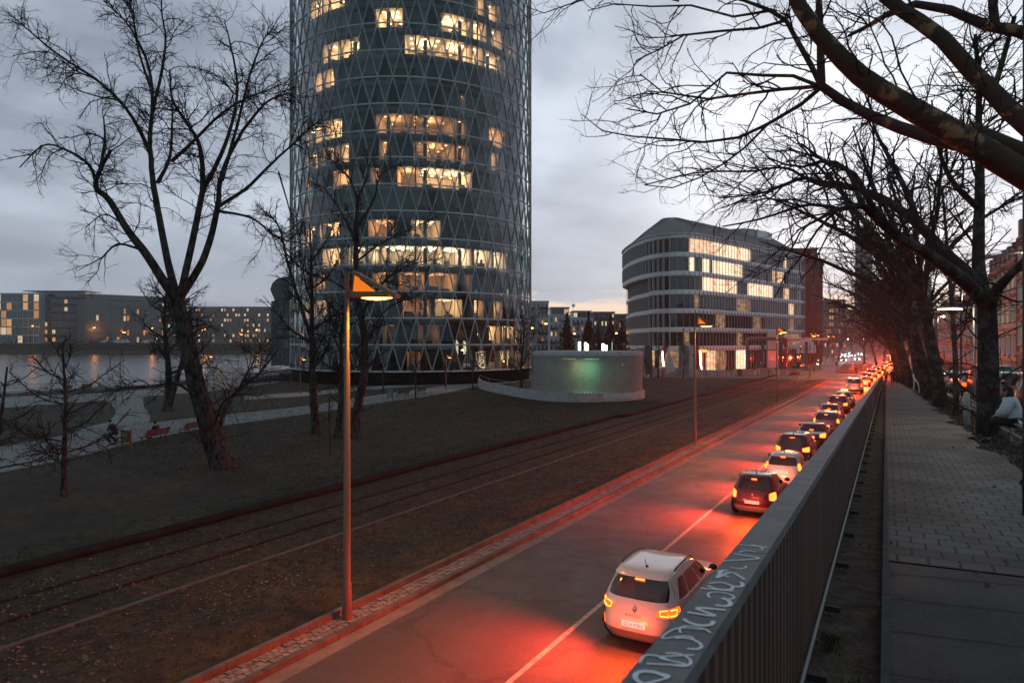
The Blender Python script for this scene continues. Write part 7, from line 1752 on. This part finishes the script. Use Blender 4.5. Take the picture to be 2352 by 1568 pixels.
# seated on the bench, back to us
def seated(lean=0.0):
    J = dict(pelvis=(0, 0, .55), chest=(0, .03 + lean, .90), neck=(0, .06 + lean, 1.09), head=(0, .10 + lean, 1.23))
    for s, q in (('L', -1), ('R', 1)):
        J['hp' + s] = (q * .10, .06, .54); J['kn' + s] = (q * .12, .48, .50); J['an' + s] = (q * .10, .50, .09); J['to' + s] = (q * .11, .66, .04)
        J['sh' + s] = (q * .19, .04 + lean, 1.03); J['el' + s] = (q * .23, .14 + lean, .76); J['wr' + s] = (q * .10, .36, .66)
    return J
A, B = G(322, 1022), G(390, 1008); f = .52; bz = face(A, B) + PI
p = (A[0] + (B[0] - A[0]) * f, A[1] + (B[1] - A[1]) * f + .02, .01)
person('person in black with a pale scarf sitting on the park bench, seen from behind', p, bz + PI, seated(), M_coat, hood=True)
# white padded jacket on the barrier at the right edge
p = RP(19.6, 3.02, -.02)
person('person in a white padded jacket sitting on the pipe barrier at the right edge', p, R(61 - 12), seated(.06), M_puffw, puffy=True, long_hair=True, trousers=M_coat)

# ------------------------------------------------------------------ bicycles and riders (x right, y forward)
M_frame = mat('bike_frame', (.12, .12, .13), .35, .6)
def bicycle(label, loc, rz, m=None, name='bicycle'):
    t = thing(name, label, 'bicycle', loc, rz, 'bicycles ridden in the picture'); m = m or M_frame
    for y in (-.53, .53):
        b = MB(); th = np.linspace(0, 2 * PI, 33); b.tube([(0, y + .335 * math.cos(a), .35 + .335 * math.sin(a)) for a in th], .019, 6, cap=False); w_ = b.build('wheel', M_tyre, t)
        b = MB()
        for a in np.linspace(0, 2 * PI, 14, endpoint=False): b.tube([(.02 * math.cos(a * 3), y, .35), (0, y + .32 * math.cos(a), .35 + .32 * math.sin(a))], .003, 3)
        b.build('spokes', M_steel, w_)
        b = MB(); b.tube([(0, y + .37 * math.cos(a), .35 + .37 * math.sin(a)) for a in np.linspace(.5, 2.5, 10)], .018, 4); b.build('mudguard', M_dark, t)
    b = MB(); bb, hd, st, rr_, fr = (0, -.08, .30), (0, .38, .82), (0, -.22, .86), (0, -.53, .35), (0, .53, .35)
    for a, c in ((bb, hd), (bb, st), (st, rr_), (bb, rr_), ((0, -.19, .74), hd), (hd, fr), (hd, (0, .33, 1.02))): b.tube([a, c], .016, 6)
    b.build('frame', m, t)
    b = MB(); b.tube(catmull([(-.29, .20, 1.05), (-.16, .32, 1.06), (0, .34, 1.02), (.16, .32, 1.06), (.29, .20, 1.05)], 12), .013, 6); b.build('handlebar', M_steel, t)
    b = MB(); b.sphere((0, -.24, .90), .12, 10, 0, (.75, 1.15, .35)); b.build('saddle', M_black, t)
    b = MB(); b.lathe([(.09, -.01), (.09, .01), (0, .01)], 14); q = b.build('crank', M_dark, t, (.04, -.08, .30)); q.rotation_euler = (0, R(90), 0)
    for s, yy, zz in ((-1, .06, .22), (1, -.22, .38)): b = MB(); b.box((s * .11, yy, zz), (.10, .09, .02)); b.beam((s * .05, -.08, .30), (s * .06, yy, zz), .02, .02); b.build('pedal', M_dark, t)
    return t
def riding():
    J = dict(pelvis=(0, -.22, .99), chest=(0, -.02, 1.30), neck=(0, .08, 1.47), head=(0, .13, 1.60))
    for s, q, k in (('L', -1, 0), ('R', 1, 1)):
        J['hp' + s] = (q * .10, -.18, .97); J['kn' + s] = (q * .12, .22, .68 + .12 * k); J['an' + s] = (q * .11, -.02 - .24 * k, .31 + .14 * k); J['to' + s] = (q * .12, .12 - .24 * k, .26 + .15 * k)
        J['sh' + s] = (q * .19, .03, 1.40); J['el' + s] = (q * .27, .10, 1.16); J['wr' + s] = (q * .29, .17, 1.08); J['palm' + s] = (0, .3, -1)
    return J
p = G(257, 1030); rz = R(100)
bicycle('city bicycle ridden to the left along the park path', p, rz); person('cyclist in dark clothes riding to the left past the litter bin', p, rz, riding(), M_green, k=1.06)
p = G(1967, 862); bicycle('bicycle crossing the hatched road area near the queue', p, R(-75)); person('cyclist in dark clothes crossing the road beside the far queue', p, R(-75), riding(), M_coat, k=1.06)
p = D2(1579, 139); person('person in a pale top standing at the lit shop door', (*p, .01), PI, standing(.06), mat('pale_top', (.34, .30, .28), .9))
# ------------------------------------------------------------------ thin scattering volume, added to spread a glow round the lamps
def haze(density, aniso):
    m = bpy.data.materials.new('haze'); m.use_nodes = True; nt = m.node_tree
    for n in list(nt.nodes):
        if n.type != 'OUTPUT_MATERIAL': nt.nodes.remove(n)
    v = nt.nodes.new('ShaderNodeVolumePrincipled'); v.inputs['Density'].default_value = density; v.inputs['Anisotropy'].default_value = aniso; v.inputs['Color'].default_value = (.92, .94, .97, 1)
    nt.links.new(v.outputs[0], nt.nodes['Material Output'].inputs['Volume'])
    b = MB(); b.box((0, 400, 57), (1800, 1300, 120)); o = b.build('haze', m); o['kind'] = 'stuff'; o['label'] = 'thin haze added to spread the lamp glow'
haze(.00026, .75)
# lettering becomes plain mesh
dg = bpy.context.evaluated_depsgraph_get()
for o in [o for o in sc.objects if o.type == 'FONT']:
    me = bpy.data.meshes.new_from_object(o.evaluated_get(dg)); n = bpy.data.objects.new(o.name, me); COL.objects.link(n)
    n.parent = o.parent; n.location = o.location; n.rotation_euler = o.rotation_euler; n.scale = o.scale; nm = o.name; bpy.data.objects.remove(o); n.name = nm
